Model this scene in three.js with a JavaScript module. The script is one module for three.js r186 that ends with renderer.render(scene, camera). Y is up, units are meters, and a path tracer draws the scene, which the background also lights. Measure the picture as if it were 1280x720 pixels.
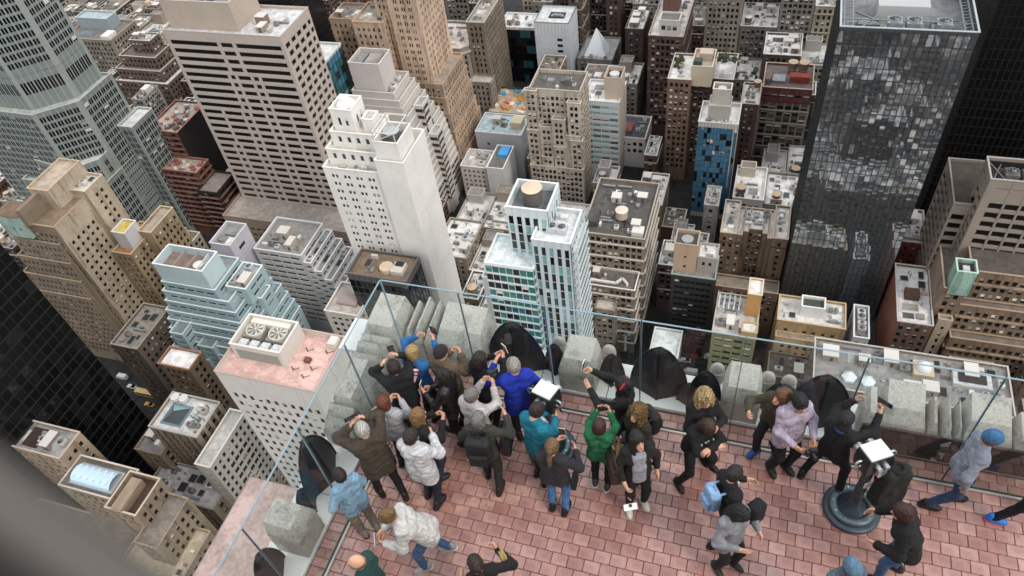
import * as THREE from 'three';
import { mergeGeometries } from 'three/addons/utils/BufferGeometryUtils.js';
import { ImprovedNoise } from 'three/addons/math/ImprovedNoise.js';

// ---------- camera, sky, sun, exposure ----------
const scene = new THREE.Scene();
const D2R = Math.PI / 180, DECK = 250, CAM_H = 8.8;
const camera = new THREE.PerspectiveCamera(42.04, 1280 / 720, 0.05, 3000);
camera.position.set(0, DECK + CAM_H, 0);
camera.rotation.set(-46.79 * D2R, 23.79 * D2R, -9.23 * D2R, 'YXZ');
camera.focus = 18; camera.userData.fStop = 1.8;
const renderer = new THREE.WebGLRenderer({ antialias: true });
renderer.toneMapping = THREE.LinearToneMapping;
renderer.toneMappingExposure = 1.4;
renderer.shadowMap.enabled = true;
{ // overcast sky: pale grey cloud layer, brighter overhead
  const W = 256, Hh = 128, d = new Float32Array(W * Hh * 4), nz = new ImprovedNoise();
  for (let j = 0; j < Hh; j++) for (let i = 0; i < W; i++) {
    const el = ((j + .5) / Hh - .5) * Math.PI, az = (i / W) * Math.PI * 2, s = Math.sin(el), c = Math.cos(el);
    const n = nz.noise(c * Math.cos(az) * 2.2, s * 3, c * Math.sin(az) * 2.2) * .5 + nz.noise(c * Math.cos(az) * 5, s * 7, c * Math.sin(az) * 5) * .25;
    const L = (s > 0 ? .66 + .34 * s : .66) * (1 + n * .16), k = (j * W + i) * 4;
    d[k] = L * .985; d[k + 1] = L; d[k + 2] = L * 1.06; d[k + 3] = 1;
  }
  const t = new THREE.DataTexture(d, W, Hh, THREE.RGBAFormat, THREE.FloatType);
  t.mapping = THREE.EquirectangularReflectionMapping; t.magFilter = t.minFilter = THREE.LinearFilter; t.needsUpdate = true;
  scene.background = t; scene.environment = t;
  scene.backgroundIntensity = 1.25; scene.environmentIntensity = 1.25;
}
const sun = new THREE.DirectionalLight(0xfff8ee, 1.3);
sun.position.set(320, 420, -20); sun.target.position.set(-80, 0, -220);
sun.castShadow = true; sun.shadow.radius = 28; sun.shadow.mapSize.set(2048, 2048);
Object.assign(sun.shadow.camera, { left: -420, right: 420, top: 420, bottom: -420, near: 1, far: 1600 });
scene.add(sun, sun.target);
// ---------- helpers ----------
function rng(seed) { let s = seed >>> 0; return () => { s = (s + 0x6D2B79F5) | 0; let t = Math.imul(s ^ (s >>> 15), 1 | s); t = (t + Math.imul(t ^ (t >>> 7), 61 | t)) ^ t; return ((t ^ (t >>> 14)) >>> 0) / 4294967296; }; }
const usedNames = new Map();
function numbered(n) { const k = usedNames.get(n) || 0; usedNames.set(n, k + 1); return k ? `${n}_${String(k).padStart(3, '0')}` : n; }
const V3 = (x, y, z) => new THREE.Vector3(x, y, z);
function shadow(o) { o.castShadow = true; o.receiveShadow = true; return o; }
function tag(o, label, category, group, kind) { o.userData.label = label; if (category) o.userData.category = category; if (group) o.userData.group = group; if (kind) o.userData.kind = kind; return o; }
function thing(name, label, category, x, y, z, turn = 0, group) { const o = new THREE.Group(); o.name = numbered(name); o.position.set(x, y, z); o.rotation.y = turn; scene.add(o); return tag(o, label, category, group); }
function part(name, geo, mat, parent, x = 0, y = 0, z = 0) { const m = shadow(new THREE.Mesh(geo, mat)); m.name = name; m.position.set(x, y, z); parent.add(m); return m; }
// mesh builder: quads and boxes in world metres, uv in metres
class MB {
  constructor() { this.p = []; this.n = []; this.u = []; this.i = []; }
  quad(a, b, c, d) {
    const k = this.p.length / 3, e1 = [b[0] - a[0], b[1] - a[1], b[2] - a[2]], e2 = [d[0] - a[0], d[1] - a[1], d[2] - a[2]];
    let nx = e1[1] * e2[2] - e1[2] * e2[1], ny = e1[2] * e2[0] - e1[0] * e2[2], nz = e1[0] * e2[1] - e1[1] * e2[0];
    const l = Math.hypot(nx, ny, nz) || 1; nx /= l; ny /= l; nz /= l;
    for (const q of [a, b, c, d]) {
      this.p.push(q[0], q[1], q[2]); this.n.push(nx, ny, nz);
      if (Math.abs(ny) > .7) this.u.push(q[0], q[2]); else { const h = Math.hypot(nx, nz) || 1; this.u.push(q[0] * nz / h - q[2] * nx / h, q[1]); }
    }
    this.i.push(k, k + 1, k + 2, k, k + 2, k + 3); return this;
  }
  tri(a, b, c) { // flat triangle
    const k = this.p.length / 3, A = V3(...a), n = V3(...b).sub(A).cross(V3(...c).sub(A)).normalize();
    for (const q of [a, b, c]) { this.p.push(...q); this.n.push(n.x, n.y, n.z); this.u.push(Math.abs(n.y) > .7 ? q[0] : q[0] + q[2], Math.abs(n.y) > .7 ? q[2] : q[1]); }
    this.i.push(k, k + 1, k + 2); return this;
  }
  box(x0, x1, y0, y1, z0, z1, bottom = false) {
    this.quad([x0, y0, z1], [x1, y0, z1], [x1, y1, z1], [x0, y1, z1]); this.quad([x1, y0, z0], [x0, y0, z0], [x0, y1, z0], [x1, y1, z0]);
    this.quad([x1, y0, z1], [x1, y0, z0], [x1, y1, z0], [x1, y1, z1]); this.quad([x0, y0, z0], [x0, y0, z1], [x0, y1, z1], [x0, y1, z0]);
    this.quad([x0, y1, z1], [x1, y1, z1], [x1, y1, z0], [x0, y1, z0]);
    if (bottom) this.quad([x0, y0, z0], [x1, y0, z0], [x1, y0, z1], [x0, y0, z1]);
    return this;
  }
  bar(a, b, w, h = w) { // square bar between two points
    const A = V3(...a), B = V3(...b), t = B.clone().sub(A).normalize(), s = Math.abs(t.y) > .95 ? V3(1, 0, 0) : V3(0, 1, 0).cross(t).normalize(), u = t.clone().cross(s).normalize();
    const c = (P, i, j) => { const q = P.clone().addScaledVector(s, i * w / 2).addScaledVector(u, j * h / 2); return [q.x, q.y, q.z]; };
    const R = [[-1, -1], [1, -1], [1, 1], [-1, 1]];
    for (let k = 0; k < 4; k++) { const [i, j] = R[k], [m, n] = R[(k + 1) % 4]; this.quad(c(A, i, j), c(A, m, n), c(B, m, n), c(B, i, j)); }
    this.quad(c(A, -1, 1), c(A, 1, 1), c(A, 1, -1), c(A, -1, -1)); this.quad(c(B, -1, -1), c(B, 1, -1), c(B, 1, 1), c(B, -1, 1));
    return this;
  }
  cyl(x, z, r0, r1, y0, y1, n = 16, cap = true) {
    for (let k = 0; k < n; k++) {
      const a = k / n * 6.28318, b = (k + 1) / n * 6.28318, P = (t, r, y) => [x + Math.cos(t) * r, y, z + Math.sin(t) * r];
      this.quad(P(b, r0, y0), P(a, r0, y0), P(a, r1, y1), P(b, r1, y1)); if (cap && r1 > .001) this.tri([x, y1, z], P(b, r1, y1), P(a, r1, y1));
    }
    return this;
  }
  geo(ox = 0, oy = 0, oz = 0) {
    const g = new THREE.BufferGeometry(), p = new Float32Array(this.p);
    for (let k = 0; k < p.length; k += 3) { p[k] -= ox; p[k + 1] -= oy; p[k + 2] -= oz; }
    g.setAttribute('position', new THREE.BufferAttribute(p, 3)); g.setAttribute('normal', new THREE.Float32BufferAttribute(this.n, 3)); g.setAttribute('uv', new THREE.Float32BufferAttribute(this.u, 2));
    g.setIndex(this.i); return g;
  }
  get empty() { return !this.i.length; }
}
// ---------- textures ----------
function tileNoise(seed) { // tileable value-noise fbm sampler on [0,1)^2
  const R = rng(seed), N = 256, g = new Float32Array(N * N); for (let k = 0; k < N * N; k++) g[k] = R();
  const at = (x, y, per) => { const xi = Math.floor(x), yi = Math.floor(y), fx = x - xi, fy = y - yi, s = fx * fx * (3 - 2 * fx), t = fy * fy * (3 - 2 * fy), w = (i, j) => g[((j % per + per) % per) * N + ((i % per + per) % per)];
    return (w(xi, yi) * (1 - s) + w(xi + 1, yi) * s) * (1 - t) + (w(xi, yi + 1) * (1 - s) + w(xi + 1, yi + 1) * s) * t; };
  return (u, v, base, oct, ax = 1, ay = 1) => { let a = .5, f = base, r = 0, n = 0; for (let o = 0; o < oct; o++) { const px = Math.min(256, Math.max(1, Math.round(f * ax))), py = Math.min(256, Math.max(1, Math.round(f * ay))); r += a * (px === py ? at(u * px, v * py, px) : at2(u * px, v * py, px, py)); n += a; a *= .55; f *= 2; } return r / n;
    function at2(x, y, p, q) { const xi = Math.floor(x), yi = Math.floor(y), fx = x - xi, fy = y - yi, s = fx * fx * (3 - 2 * fx), t = fy * fy * (3 - 2 * fy), w = (i, j) => g[((j % q + q) % q) * N + ((i % p + p) % p)]; return (w(xi, yi) * (1 - s) + w(xi + 1, yi) * s) * (1 - t) + (w(xi, yi + 1) * (1 - s) + w(xi + 1, yi + 1) * s) * t; } };
}
function tex(size, metres, fn, srgb = true) {
  const d = new Uint8Array(size * size * 4);
  for (let j = 0; j < size; j++) for (let i = 0; i < size; i++) { let c = fn(i / size, j / size); if (typeof c === 'number') c = [c, c, c]; const k = (j * size + i) * 4; for (let q = 0; q < 3; q++) d[k + q] = Math.max(0, Math.min(255, c[q] * 255)); d[k + 3] = 255; }
  const t = new THREE.DataTexture(d, size, size, THREE.RGBAFormat); t.wrapS = t.wrapT = THREE.RepeatWrapping; t.magFilter = THREE.LinearFilter; t.minFilter = THREE.LinearMipmapLinearFilter; t.generateMipmaps = true;
  if (srgb) t.colorSpace = THREE.SRGBColorSpace; t.repeat.set(1 / metres, 1 / metres); t.needsUpdate = true; return t;
}
const N1 = tileNoise(11), N2 = tileNoise(23), N3 = tileNoise(57), N4 = tileNoise(91);
const clampf = (x, a, b) => Math.max(a, Math.min(b, x));
const T = {
  // masonry: blotches, vertical rain streaks with ragged edges, fine courses of grain
  masonry: tex(1024, 46, (u, v) => { const b = N1(u, v, 5, 5), s = N2(u, v, 40, 3, 1, .12), f = N3(u, v, 180, 1); const st = clampf((s - .6) * 2.2, 0, .13); const q = .86 + (b - .5) * .3 - st + (f - .5) * .14; return [q, q * (.997 - st * .1), q * (.99 - st * .16)]; }),
  render: tex(512, 30, (u, v) => { const b = N2(u, v, 6, 5), s = N1(u, v, 30, 3, 1, .1); const q = .95 + (b - .5) * .08 - clampf((s - .64) * .6, 0, .035); return [q, q * .999, q * .996]; }),
  roof: tex(1024, 26, (u, v) => { const b = N3(u, v, 6, 6), p = N4(u, v, 14, 2), f = N1(u, v, 200, 1); const pat = clampf((p - .5) * .5, -.05, .05), fine = N2(u, v, 64, 3); const q = .92 + (b - .5) * .12 + (fine - .5) * .17 + pat + (f - .5) * .14; return [q, q * .998, q * .992]; }),
  asphalt: tex(512, 22, (u, v) => { const q = .72 + (N1(u, v, 8, 6) - .5) * .5 + (N2(u, v, 128, 1) - .5) * .25; return [q, q, q]; }),
  stone: tex(1024, 1.6, (u, v) => { const b = N1(u, v, 5, 6), f = N2(u, v, 120, 2), l = N3(u, v, 9, 5), p = N4(u, v, 60, 2); const lich = clampf((l - .56) * 1.1, 0, .12) * (.3 + p * 1.2), pit = p > .75 ? .08 : 0; const q = .92 + (b - .5) * .12 + (f - .5) * .2 - lich - pit; return [q, q * .995, q * .975]; }),
  stoneBump: tex(512, .8, (u, v) => .5 + (N1(u, v, 12, 5) - .5) * .7 + (N4(u, v, 90, 2) - .5) * .5, false),
  tile: tex(1024, 1.1, (u, v) => { const b = N2(u, v, 7, 6), f = N3(u, v, 150, 1), s = N1(u, v, 22, 3); const q = .88 + (b - .5) * .3 + (f - .5) * .14 - clampf((s - .66) * 2, 0, .2); return [q, q * (.985 + (b - .5) * .1), q * .97]; }),
  cloth: tex(256, .35, (u, v) => .86 + (N1(u, v, 10, 4) - .5) * .34 + (N2(u, v, 128, 1) - .5) * .22),
  clothBump: tex(256, .3, (u, v) => .5 + (N3(u, v, 7, 4) - .5) * .9 + (N2(u, v, 100, 1) - .5) * .3, false),
  hair: tex(256, .22, (u, v) => .7 + (N1(u, v, 120, 2, 1, .05) - .5) * 1.1),
  metal: tex(256, 1.2, (u, v) => .85 + (N2(u, v, 8, 5) - .5) * .4 + (N1(u, v, 100, 1) - .5) * .1),
  mesh: tex(256, .12, (u, v) => { const a = Math.abs(Math.sin(u * Math.PI * 12)) * Math.abs(Math.sin(v * Math.PI * 12)); return .6 + a * .6; }),
};
const mats = new Map();
function M(hex, o = {}) { // cached material; hex is sRGB base colour
  const key = hex + JSON.stringify({ ...o, map: o.map?.uuid, bumpMap: o.bumpMap?.uuid });
  if (!mats.has(key)) { const { roughness = .88, metalness = 0, ...r } = o; mats.set(key, new THREE.MeshPhysicalMaterial({ color: hex, roughness, metalness, ...r })); }
  return mats.get(key);
}
const wallM = (hex) => M(hex, { map: T.masonry }), smoothM = (hex) => M(hex, { map: T.render, roughness: .8 }), roofM = (hex) => M(hex, { map: T.roof, roughness: .95 }), metalM = (hex, r = .5, me = .6) => M(hex, { map: T.metal, roughness: r, metalness: me });
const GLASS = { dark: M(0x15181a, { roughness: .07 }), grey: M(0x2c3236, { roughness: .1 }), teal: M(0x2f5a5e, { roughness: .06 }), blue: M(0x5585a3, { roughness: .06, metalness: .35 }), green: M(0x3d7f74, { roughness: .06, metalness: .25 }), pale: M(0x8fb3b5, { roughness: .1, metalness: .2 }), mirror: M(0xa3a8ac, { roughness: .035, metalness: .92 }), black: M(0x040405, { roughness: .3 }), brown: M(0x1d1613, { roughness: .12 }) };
const BLIND = M(0xcfcabd, { roughness: .9 }), BLIND2 = M(0x8f8a80, { roughness: .9 });
const WHITE_METAL = metalM(0xdadbd9, .55, .1), GREY_METAL = metalM(0x9a9d9f, .5, .4), DARK_METAL = metalM(0x3a3c3e, .5, .4);
// ---------- city kit ----------
const EYE = V3(0, DECK + CAM_H, 0), FOOT = [], UNIT_BOX = new THREE.BoxGeometry(1, 1, 1).translate(0, .5, 0), UNIT_PLANE = new THREE.PlaneGeometry(1, 1), STUFFY = new Set(['windows', 'blinds', 'window_frames', 'balcony_rails', 'vents', 'air_conditioners']);
const discGeo = (() => { const m = new MB(); for (let k = 0; k < 8; k++) { const a = k / 8 * 6.28318; m.quad([Math.cos(a) * .12, .03, Math.sin(a) * .12], [Math.cos(a + .35) * .95, .0, Math.sin(a + .35) * .95], [Math.cos(a) * .95, .07, Math.sin(a) * .95], [Math.cos(a - .3) * .12, .06, Math.sin(a - .3) * .12]); } m.cyl(0, 0, .14, .12, 0, .12, 8); return m.geo(); })();
const ringGeo = (() => { const m = new MB(); const n = 20; for (let k = 0; k < n; k++) { const a = k / n * 6.28318, b = (k + 1) / n * 6.28318, P = (t, r, y) => [Math.cos(t) * r, y, Math.sin(t) * r]; m.quad(P(b, 1.1, -.1), P(a, 1.1, -.1), P(a, 1.1, .25), P(b, 1.1, .25)); m.quad(P(b, 1.1, .25), P(a, 1.1, .25), P(a, 1, .25), P(b, 1, .25)); m.quad(P(a, 1, -.1), P(b, 1, -.1), P(b, 1, .25), P(a, 1, .25)); } return m.geo(); })();
const rectPoly = (x0, x1, z0, z1) => [[x0, z1], [x1, z1], [x1, z0], [x0, z0]];
function insetPoly(poly, d) {
  const n = poly.length, out = [];
  for (let k = 0; k < n; k++) {
    const a = poly[(k + n - 1) % n], b = poly[k], c = poly[(k + 1) % n], l1 = Math.hypot(b[0] - a[0], b[1] - a[1]), l2 = Math.hypot(c[0] - b[0], c[1] - b[1]);
    const t1 = [(b[0] - a[0]) / l1, (b[1] - a[1]) / l1], t2 = [(c[0] - b[0]) / l2, (c[1] - b[1]) / l2], n1 = [-t1[1], t1[0]], n2 = [-t2[1], t2[0]], q = d / (1 + n1[0] * n2[0] + n1[1] * n2[1]);
    out.push([b[0] - (n1[0] + n2[0]) * q, b[1] - (n1[1] + n2[1]) * q]);
  }
  return out;
}
class Building {
  constructor(name, label, cx, cz, seed = 1, group) { this.root = thing(name, label, 'building', cx, 0, cz, 0, group); this.ox = cx; this.oz = cz; this.m = new Map(); this.R = rng(seed * 7919 + 13); this.nw = 0; }
  mb(name, mat) { const k = name + mat.uuid; if (!this.m.has(k)) this.m.set(k, { name, mat, b: new MB() }); return this.m.get(k).b; }
  flush() { for (const { name, mat, b } of this.m.values()) if (!b.empty) { const o = part(name, b.geo(this.ox, 0, this.oz), mat, this.root); if (STUFFY.has(name)) o.userData.kind = 'stuff'; } this.m.clear(); return this; }
  add(name, geo, mat, x, y, z, sx = 1, sy = 1, sz = 1, ry = 0, parent) { const o = part(name, geo, mat, parent || this.root, parent ? x : x - this.ox, y, parent ? z : z - this.oz); o.scale.set(sx, sy, sz); o.rotation.y = ry; return o; }
}
const BASE_STYLE = { fh: 3.5, pitch: 3, ww: 1.5, wh: 1.8, sill: .9, d: .22, edge: 1, baseH: 5, topH: 1.6, spin: .05, glass: 'dark', blind: .3, wall: wallM(0xa89c8c), each: 0 };
function facade(b, p0, p1, y0, y1, st) {
  const s = { ...BASE_STYLE, ...st }, L = Math.hypot(p1[0] - p0[0], p1[1] - p0[1]), tx = (p1[0] - p0[0]) / L, tz = (p1[1] - p0[1]) / L, nx = -tz, nz = tx, R = b.R;
  const P = (u, y, o) => [p0[0] + tx * u + nx * o, y, p0[1] + tz * u + nz * o];
  const W = b.mb(s.wallName || 'wall', s.wall);
  const fb = (mb, u0, u1, ya, yb, o0, o1, l = 1, r = 1, tp = 1, bt = 1) => {
    mb.quad(P(u0, ya, o1), P(u1, ya, o1), P(u1, yb, o1), P(u0, yb, o1));
    if (l) mb.quad(P(u0, ya, o0), P(u0, ya, o1), P(u0, yb, o1), P(u0, yb, o0)); if (r) mb.quad(P(u1, ya, o1), P(u1, ya, o0), P(u1, yb, o0), P(u1, yb, o1));
    if (tp) mb.quad(P(u0, yb, o1), P(u1, yb, o1), P(u1, yb, o0), P(u0, yb, o0)); if (bt) mb.quad(P(u0, ya, o0), P(u1, ya, o0), P(u1, ya, o1), P(u0, ya, o1));
  };
  const mid = P(L / 2, (y0 + y1) / 2, 0), seen = (EYE.x - mid[0]) * nx + (EYE.z - mid[2]) * nz > 0;
  if (s.blank || (!seen && !s.allSides) || L < 2.2) { fb(W, 0, L, y0, y1, 0, 0, 0, 0, 0, 0); return; }
  const pane = (u0, u1, ya, yb, o, mat) => {
    if (s.each && b.nw < 300 && (!s.eachIf || s.eachIf(u0, ya))) { b.nw++; const c = P((u0 + u1) / 2, (ya + yb) / 2, o); b.add('window', UNIT_PLANE, mat, c[0], c[1], c[2], u1 - u0, yb - ya, 1, Math.atan2(nx, nz)); }
    else b.mb('windows', mat).quad(P(u0, ya, o), P(u1, ya, o), P(u1, yb, o), P(u0, yb, o));
  };
  const G = GLASS[s.glass];
  if (s.curtain) { // glass skin with mullions; each pane sits a little out of true
    const n = Math.max(1, Math.round(L / s.pitch)), w = L / n, top = y1 - s.topH, m = Math.max(1, Math.round((top - y0 - s.baseH) / s.fh)), h = (top - y0 - s.baseH) / m, mu = b.mb('mullions', s.frame || s.wall);
    const j = s.tilt ?? .012; if (st.blind === undefined) s.blind = 0;
    for (let r = 0; r < m; r++) for (let c = 0; c < n; c++) {
      const ya = y0 + s.baseH + r * h, u = c * w, a = (R() - .5) * j, q = (R() - .5) * j, sp = s.spandrel || 0, mt = s.tones ? GLASS[s.tones[Math.floor(R() * s.tones.length)]] : G;
      if (sp) fb(b.mb('spandrels', s.spandrelMat || s.wall), u, u + w, ya, ya + sp, -.1, -.02, 0, 0, 1, 0);
      if (s.each && b.nw < 300 && ya > (s.eachAbove || 0)) { b.nw++; const ct = P(u + w / 2, ya + (h + sp) / 2, -.06), o = b.add('glass_panel', UNIT_PLANE, mt, ct[0], ct[1], ct[2], w - .04, h - sp - .04, 1); o.rotation.set(a, Math.atan2(nx, nz) + q, 0, 'YXZ'); }
      else { const e = a * h / 2, f = q * w / 2; b.mb('windows', mt).quad(P(u, ya + sp, -.06 - e - f), P(u + w, ya + sp, -.06 - e + f), P(u + w, ya + h, -.06 + e + f), P(u, ya + h, -.06 + e - f)); }
      if (R() < (s.blind || 0)) { const f = .2 + R() * .5; b.mb('blinds', R() < .6 ? BLIND2 : BLIND).quad(P(u + .15, ya + h - (h - sp) * f, -.045 + j), P(u + w - .15, ya + h - (h - sp) * f, -.045 + j), P(u + w - .15, ya + h - .1, -.045 + j), P(u + .15, ya + h - .1, -.045 + j)); }
    }
    const mw = s.mw ?? .16, mo = s.mo ?? .1;
    for (let c = 0; c <= n; c++) fb(mu, Math.max(0, c * w - mw / 2), Math.min(L, c * w + mw / 2), y0, y1 - .02, -.12, mo, c > 0, c < n, 0, 0);
    const th = s.bandH ?? mw; for (let r = 0; r <= m; r++) { const y = y0 + s.baseH + r * h; fb(mu, 0, L, y - th / 2, y + th / 2, -.12, (s.bandO ?? mo - .04), 0, 0, 1, 1); }
    if (s.topH) fb(W, 0, L, top, y1, -.2, .03, 0, 0, 0, 1); if (s.baseH) fb(W, 0, L, y0, y0 + s.baseH, -.2, .02, 0, 0, 1, 0);
    return;
  }
  const rows = []; { let y = y1 - s.topH; while (y - s.fh > y0 + (y0 > 1 ? .3 : s.baseH)) { rows.push([y - s.fh + s.sill, y - s.fh + s.sill + s.wh]); y -= s.fh; } }
  if (!rows.length) { fb(W, 0, L, y0, y1, 0, 0, 0, 0, 0, 0); return; }
  const span = s.spandrelMat ? b.mb('spandrels', s.spandrelMat) : W;
  const back = -s.d, perRow = !!s.cols;
  let prev = y1;
  rows.forEach(([wa, wb]) => { fb(span, 0, L, wb, prev, back, perRow ? 0 : -s.spin, 0, 0, prev < y1, 1); prev = wa; });
  fb(span, 0, L, y0, prev, back, perRow ? 0 : -s.spin, 0, 0, 1, 0);
  const n = Math.max(1, Math.floor((L - 2 * s.edge) / s.pitch)), m0 = (L - n * s.pitch) / 2, std = [];
  for (let c = 0; c < n; c++) { const u = m0 + s.pitch * (c + .5); std.push([u - s.ww / 2, u + s.ww / 2]); }
  const colsOf = (r) => perRow ? s.cols(r, rows.length, L) : std;
  if (!perRow) { let u = 0; for (let c = 0; c <= n; c++) { const e = c < n ? std[c][0] : L; if (e > u + .01) fb(W, u, e, y0, y1 - .01, back, 0, c > 0, c < n, 0, 0); u = c < n ? std[c][1] : L; } }
  rows.forEach(([wa, wb], r) => {
    const cs = colsOf(r);
    if (perRow) { let u = 0; cs.concat([[L, L]]).forEach(([a, e], k) => { if (a > u + .01) fb(W, u, a, wa - .02, wb + .02, back, -.03, k > 0, k < cs.length, 0, 0); u = e; }); }
    for (const [a, e] of cs) {
      pane(a, e, wa, wb, back + .04, s.tones ? GLASS[s.tones[Math.floor(R() * s.tones.length)]] : G);
      if (s.pair) fb(W, (a + e) / 2 - s.pair / 2, (a + e) / 2 + s.pair / 2, wa, wb, back, -.1, 1, 1, 0, 0);
      if (s.frames) { const fm = b.mb('window_frames', s.frameMat || WHITE_METAL), y = (wa + wb) / 2; fb(fm, a, e, y - .06, y + .06, back, back + .09, 0, 0, 1, 1); }
      if (s.sillMat && R() < .98) fb(b.mb('sills', s.sillMat), a - .15, e + .15, wa - .16, wa, back, .09, 1, 1, 1, 1);
      const t = R();
      if (t < s.blind) { const f = .25 + R() * .6, m2 = b.mb('blinds', R() < .55 ? BLIND : BLIND2); m2.quad(P(a + .05, wb - (wb - wa) * f, back + .06), P(e - .05, wb - (wb - wa) * f, back + .06), P(e - .05, wb, back + .06), P(a + .05, wb, back + .06)); }
      else if (t > 1 - (s.ac || 0)) { const c = (a + e) / 2; fb(b.mb('air_conditioners', WHITE_METAL), c - .38, c + .38, wa, wa + .5, back, .22, 1, 1, 1, 1); }
    }
    if (s.ledge && (r % s.ledge === (s.ledgeAt || 0))) fb(b.mb('ledges', s.ledgeMat || s.wall), -.0, L, wa - s.sill * .7, wa - s.sill * .7 + .5, back, s.ledgeO || .45, 0, 0, 1, 1);
  });
}
function roofOn(b, poly, y1, o) {
  const ph = o.par ?? .9, th = .4, ry = y1 - ph, inn = insetPoly(poly, th), W = b.mb('wall', o.s?.wall || BASE_STYLE.wall), cMat = o.coping ? smoothM(o.coping) : (o.s?.wall || BASE_STYLE.wall), C = new MB(), n = poly.length;
  const out = insetPoly(poly, -.12);
  const rm = new MB();
  for (let k = 1; k + 1 < n; k++) rm.tri([poly[0][0], ry, poly[0][1]], [poly[k][0], ry, poly[k][1]], [poly[k + 1][0], ry, poly[k + 1][1]]);
  part('roof', rm.geo(b.ox, 0, b.oz), o.roof || roofM(0x7d7a75), b.root);
  if (ph < .1) return;
  for (let k = 0; k < n; k++) {
    const e = (k + 1) % n, Q = (pl, i, y) => [pl[i][0], y, pl[i][1]];
    W.quad(Q(inn, e, ry), Q(inn, k, ry), Q(inn, k, y1), Q(inn, e, y1));
    C.quad(Q(out, k, y1 + .18), Q(out, e, y1 + .18), Q(inn, e, y1 + .18), Q(inn, k, y1 + .18)); C.quad(Q(out, k, y1 - .05), Q(out, e, y1 - .05), Q(out, e, y1 + .18), Q(out, k, y1 + .18)); C.quad(Q(inn, e, y1), Q(inn, k, y1), Q(inn, k, y1 + .18), Q(inn, e, y1 + .18));
    C.quad(Q(poly, k, y1 - .05), Q(poly, e, y1 - .05), Q(out, e, y1 - .05), Q(out, k, y1 - .05));
  }
  part('coping', C.geo(b.ox, 0, b.oz), cMat, b.root);
}
function mass(b, shape, y0, y1, o = {}) { // a block: facades on every side, a core behind the glass, roof and parapet
  const poly = Array.isArray(shape[0]) ? shape : rectPoly(...shape), n = poly.length, s = { ...BASE_STYLE, ...o.s }; if (s.curtain && o.s?.blind === undefined) s.blind = 0;
  const core = insetPoly(poly, (s.curtain ? .16 : s.d)), cm = b.mb('core', o.coreMat || M(0x1a1a1a));
  for (let k = 0; k < n; k++) {
    const e = (k + 1) % n; facade(b, poly[k], poly[e], y0, y1, { ...s, ...(o.f?.[k] || {}) });
    cm.quad([core[k][0], y0, core[k][1]], [core[e][0], y0, core[e][1]], [core[e][0], y1 - .95, core[e][1]], [core[k][0], y1 - .95, core[k][1]]);
  }
  if (!o.noRoof) roofOn(b, poly, y1, { ...o, s });
  if (y0 < 1) FOOT.push({ poly, y1 });
  return y1 - (o.par ?? .9);
}
function boxUnit(b, x, y, z, w, h, d, mat = WHITE_METAL, name = 'roof_unit', ry = 0) { return b.add(name, UNIT_BOX, mat, x, y, z, w, h, d, ry); }
function fanUnit(b, x, y, z, w, h, d, mat = WHITE_METAL) { const u = boxUnit(b, x, y, z, w, h, d, mat, 'cooling_unit'), r = Math.min(w, d) * .42; const f = part('fan', discGeo, GREY_METAL, b.root, x - b.ox, y + h + .05, z - b.oz); f.scale.set(r, r * .8, r); const g = part('fan_ring', ringGeo, mat, b.root, x - b.ox, y + h, z - b.oz); g.scale.set(r, r, r); const k = part('fan_well', new THREE.CylinderGeometry(1, 1, .02, 20), M(0x202224), b.root, x - b.ox, y + h + .02, z - b.oz); k.scale.set(r, 1, r); return u; }
const TANK = { wood: M(0x8d7458, { map: T.masonry }), pale: M(0xc9b7a0, { map: T.render }), grey: M(0x77706a, { map: T.masonry }) };
function waterTank(b, x, y, z, r, h, leg = 2.5, kind = 'wood', lid = 0xc2ad93) {
  const t = new THREE.Group(); t.name = 'water_tank'; t.position.set(x - b.ox, y, z - b.oz); b.root.add(t);
  if (leg > .3) { const l = new MB(); for (const [i, j] of [[-1, -1], [1, -1], [1, 1], [-1, 1]]) l.bar([i * r * .7, 0, j * r * .7], [i * r * .62, leg, j * r * .62], .3); l.bar([-r * .7, leg * .5, -r * .7], [r * .7, leg * .5, -r * .7], .16); l.bar([-r * .7, leg * .5, r * .7], [r * .7, leg * .5, r * .7], .16); part('stand', l.geo(), DARK_METAL, t); }
  part('barrel', new MB().cyl(0, 0, r, r * .96, leg, leg + h, 20, true).geo(), TANK[kind], t);
  part('lid', new MB().cyl(0, 0, r * 1.05, r * .12, leg + h, leg + h + r * .28, 20).geo(), M(lid, { map: T.render }), t);
  const hp = new MB(); for (let k = 1; k < 5; k++) hp.cyl(0, 0, r * (1.012 - k * .006), r * (1.012 - k * .006), leg + h * k / 5, leg + h * k / 5 + .09, 20, false); part('hoops', hp.geo(), DARK_METAL, t);
  return t;
}
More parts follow.
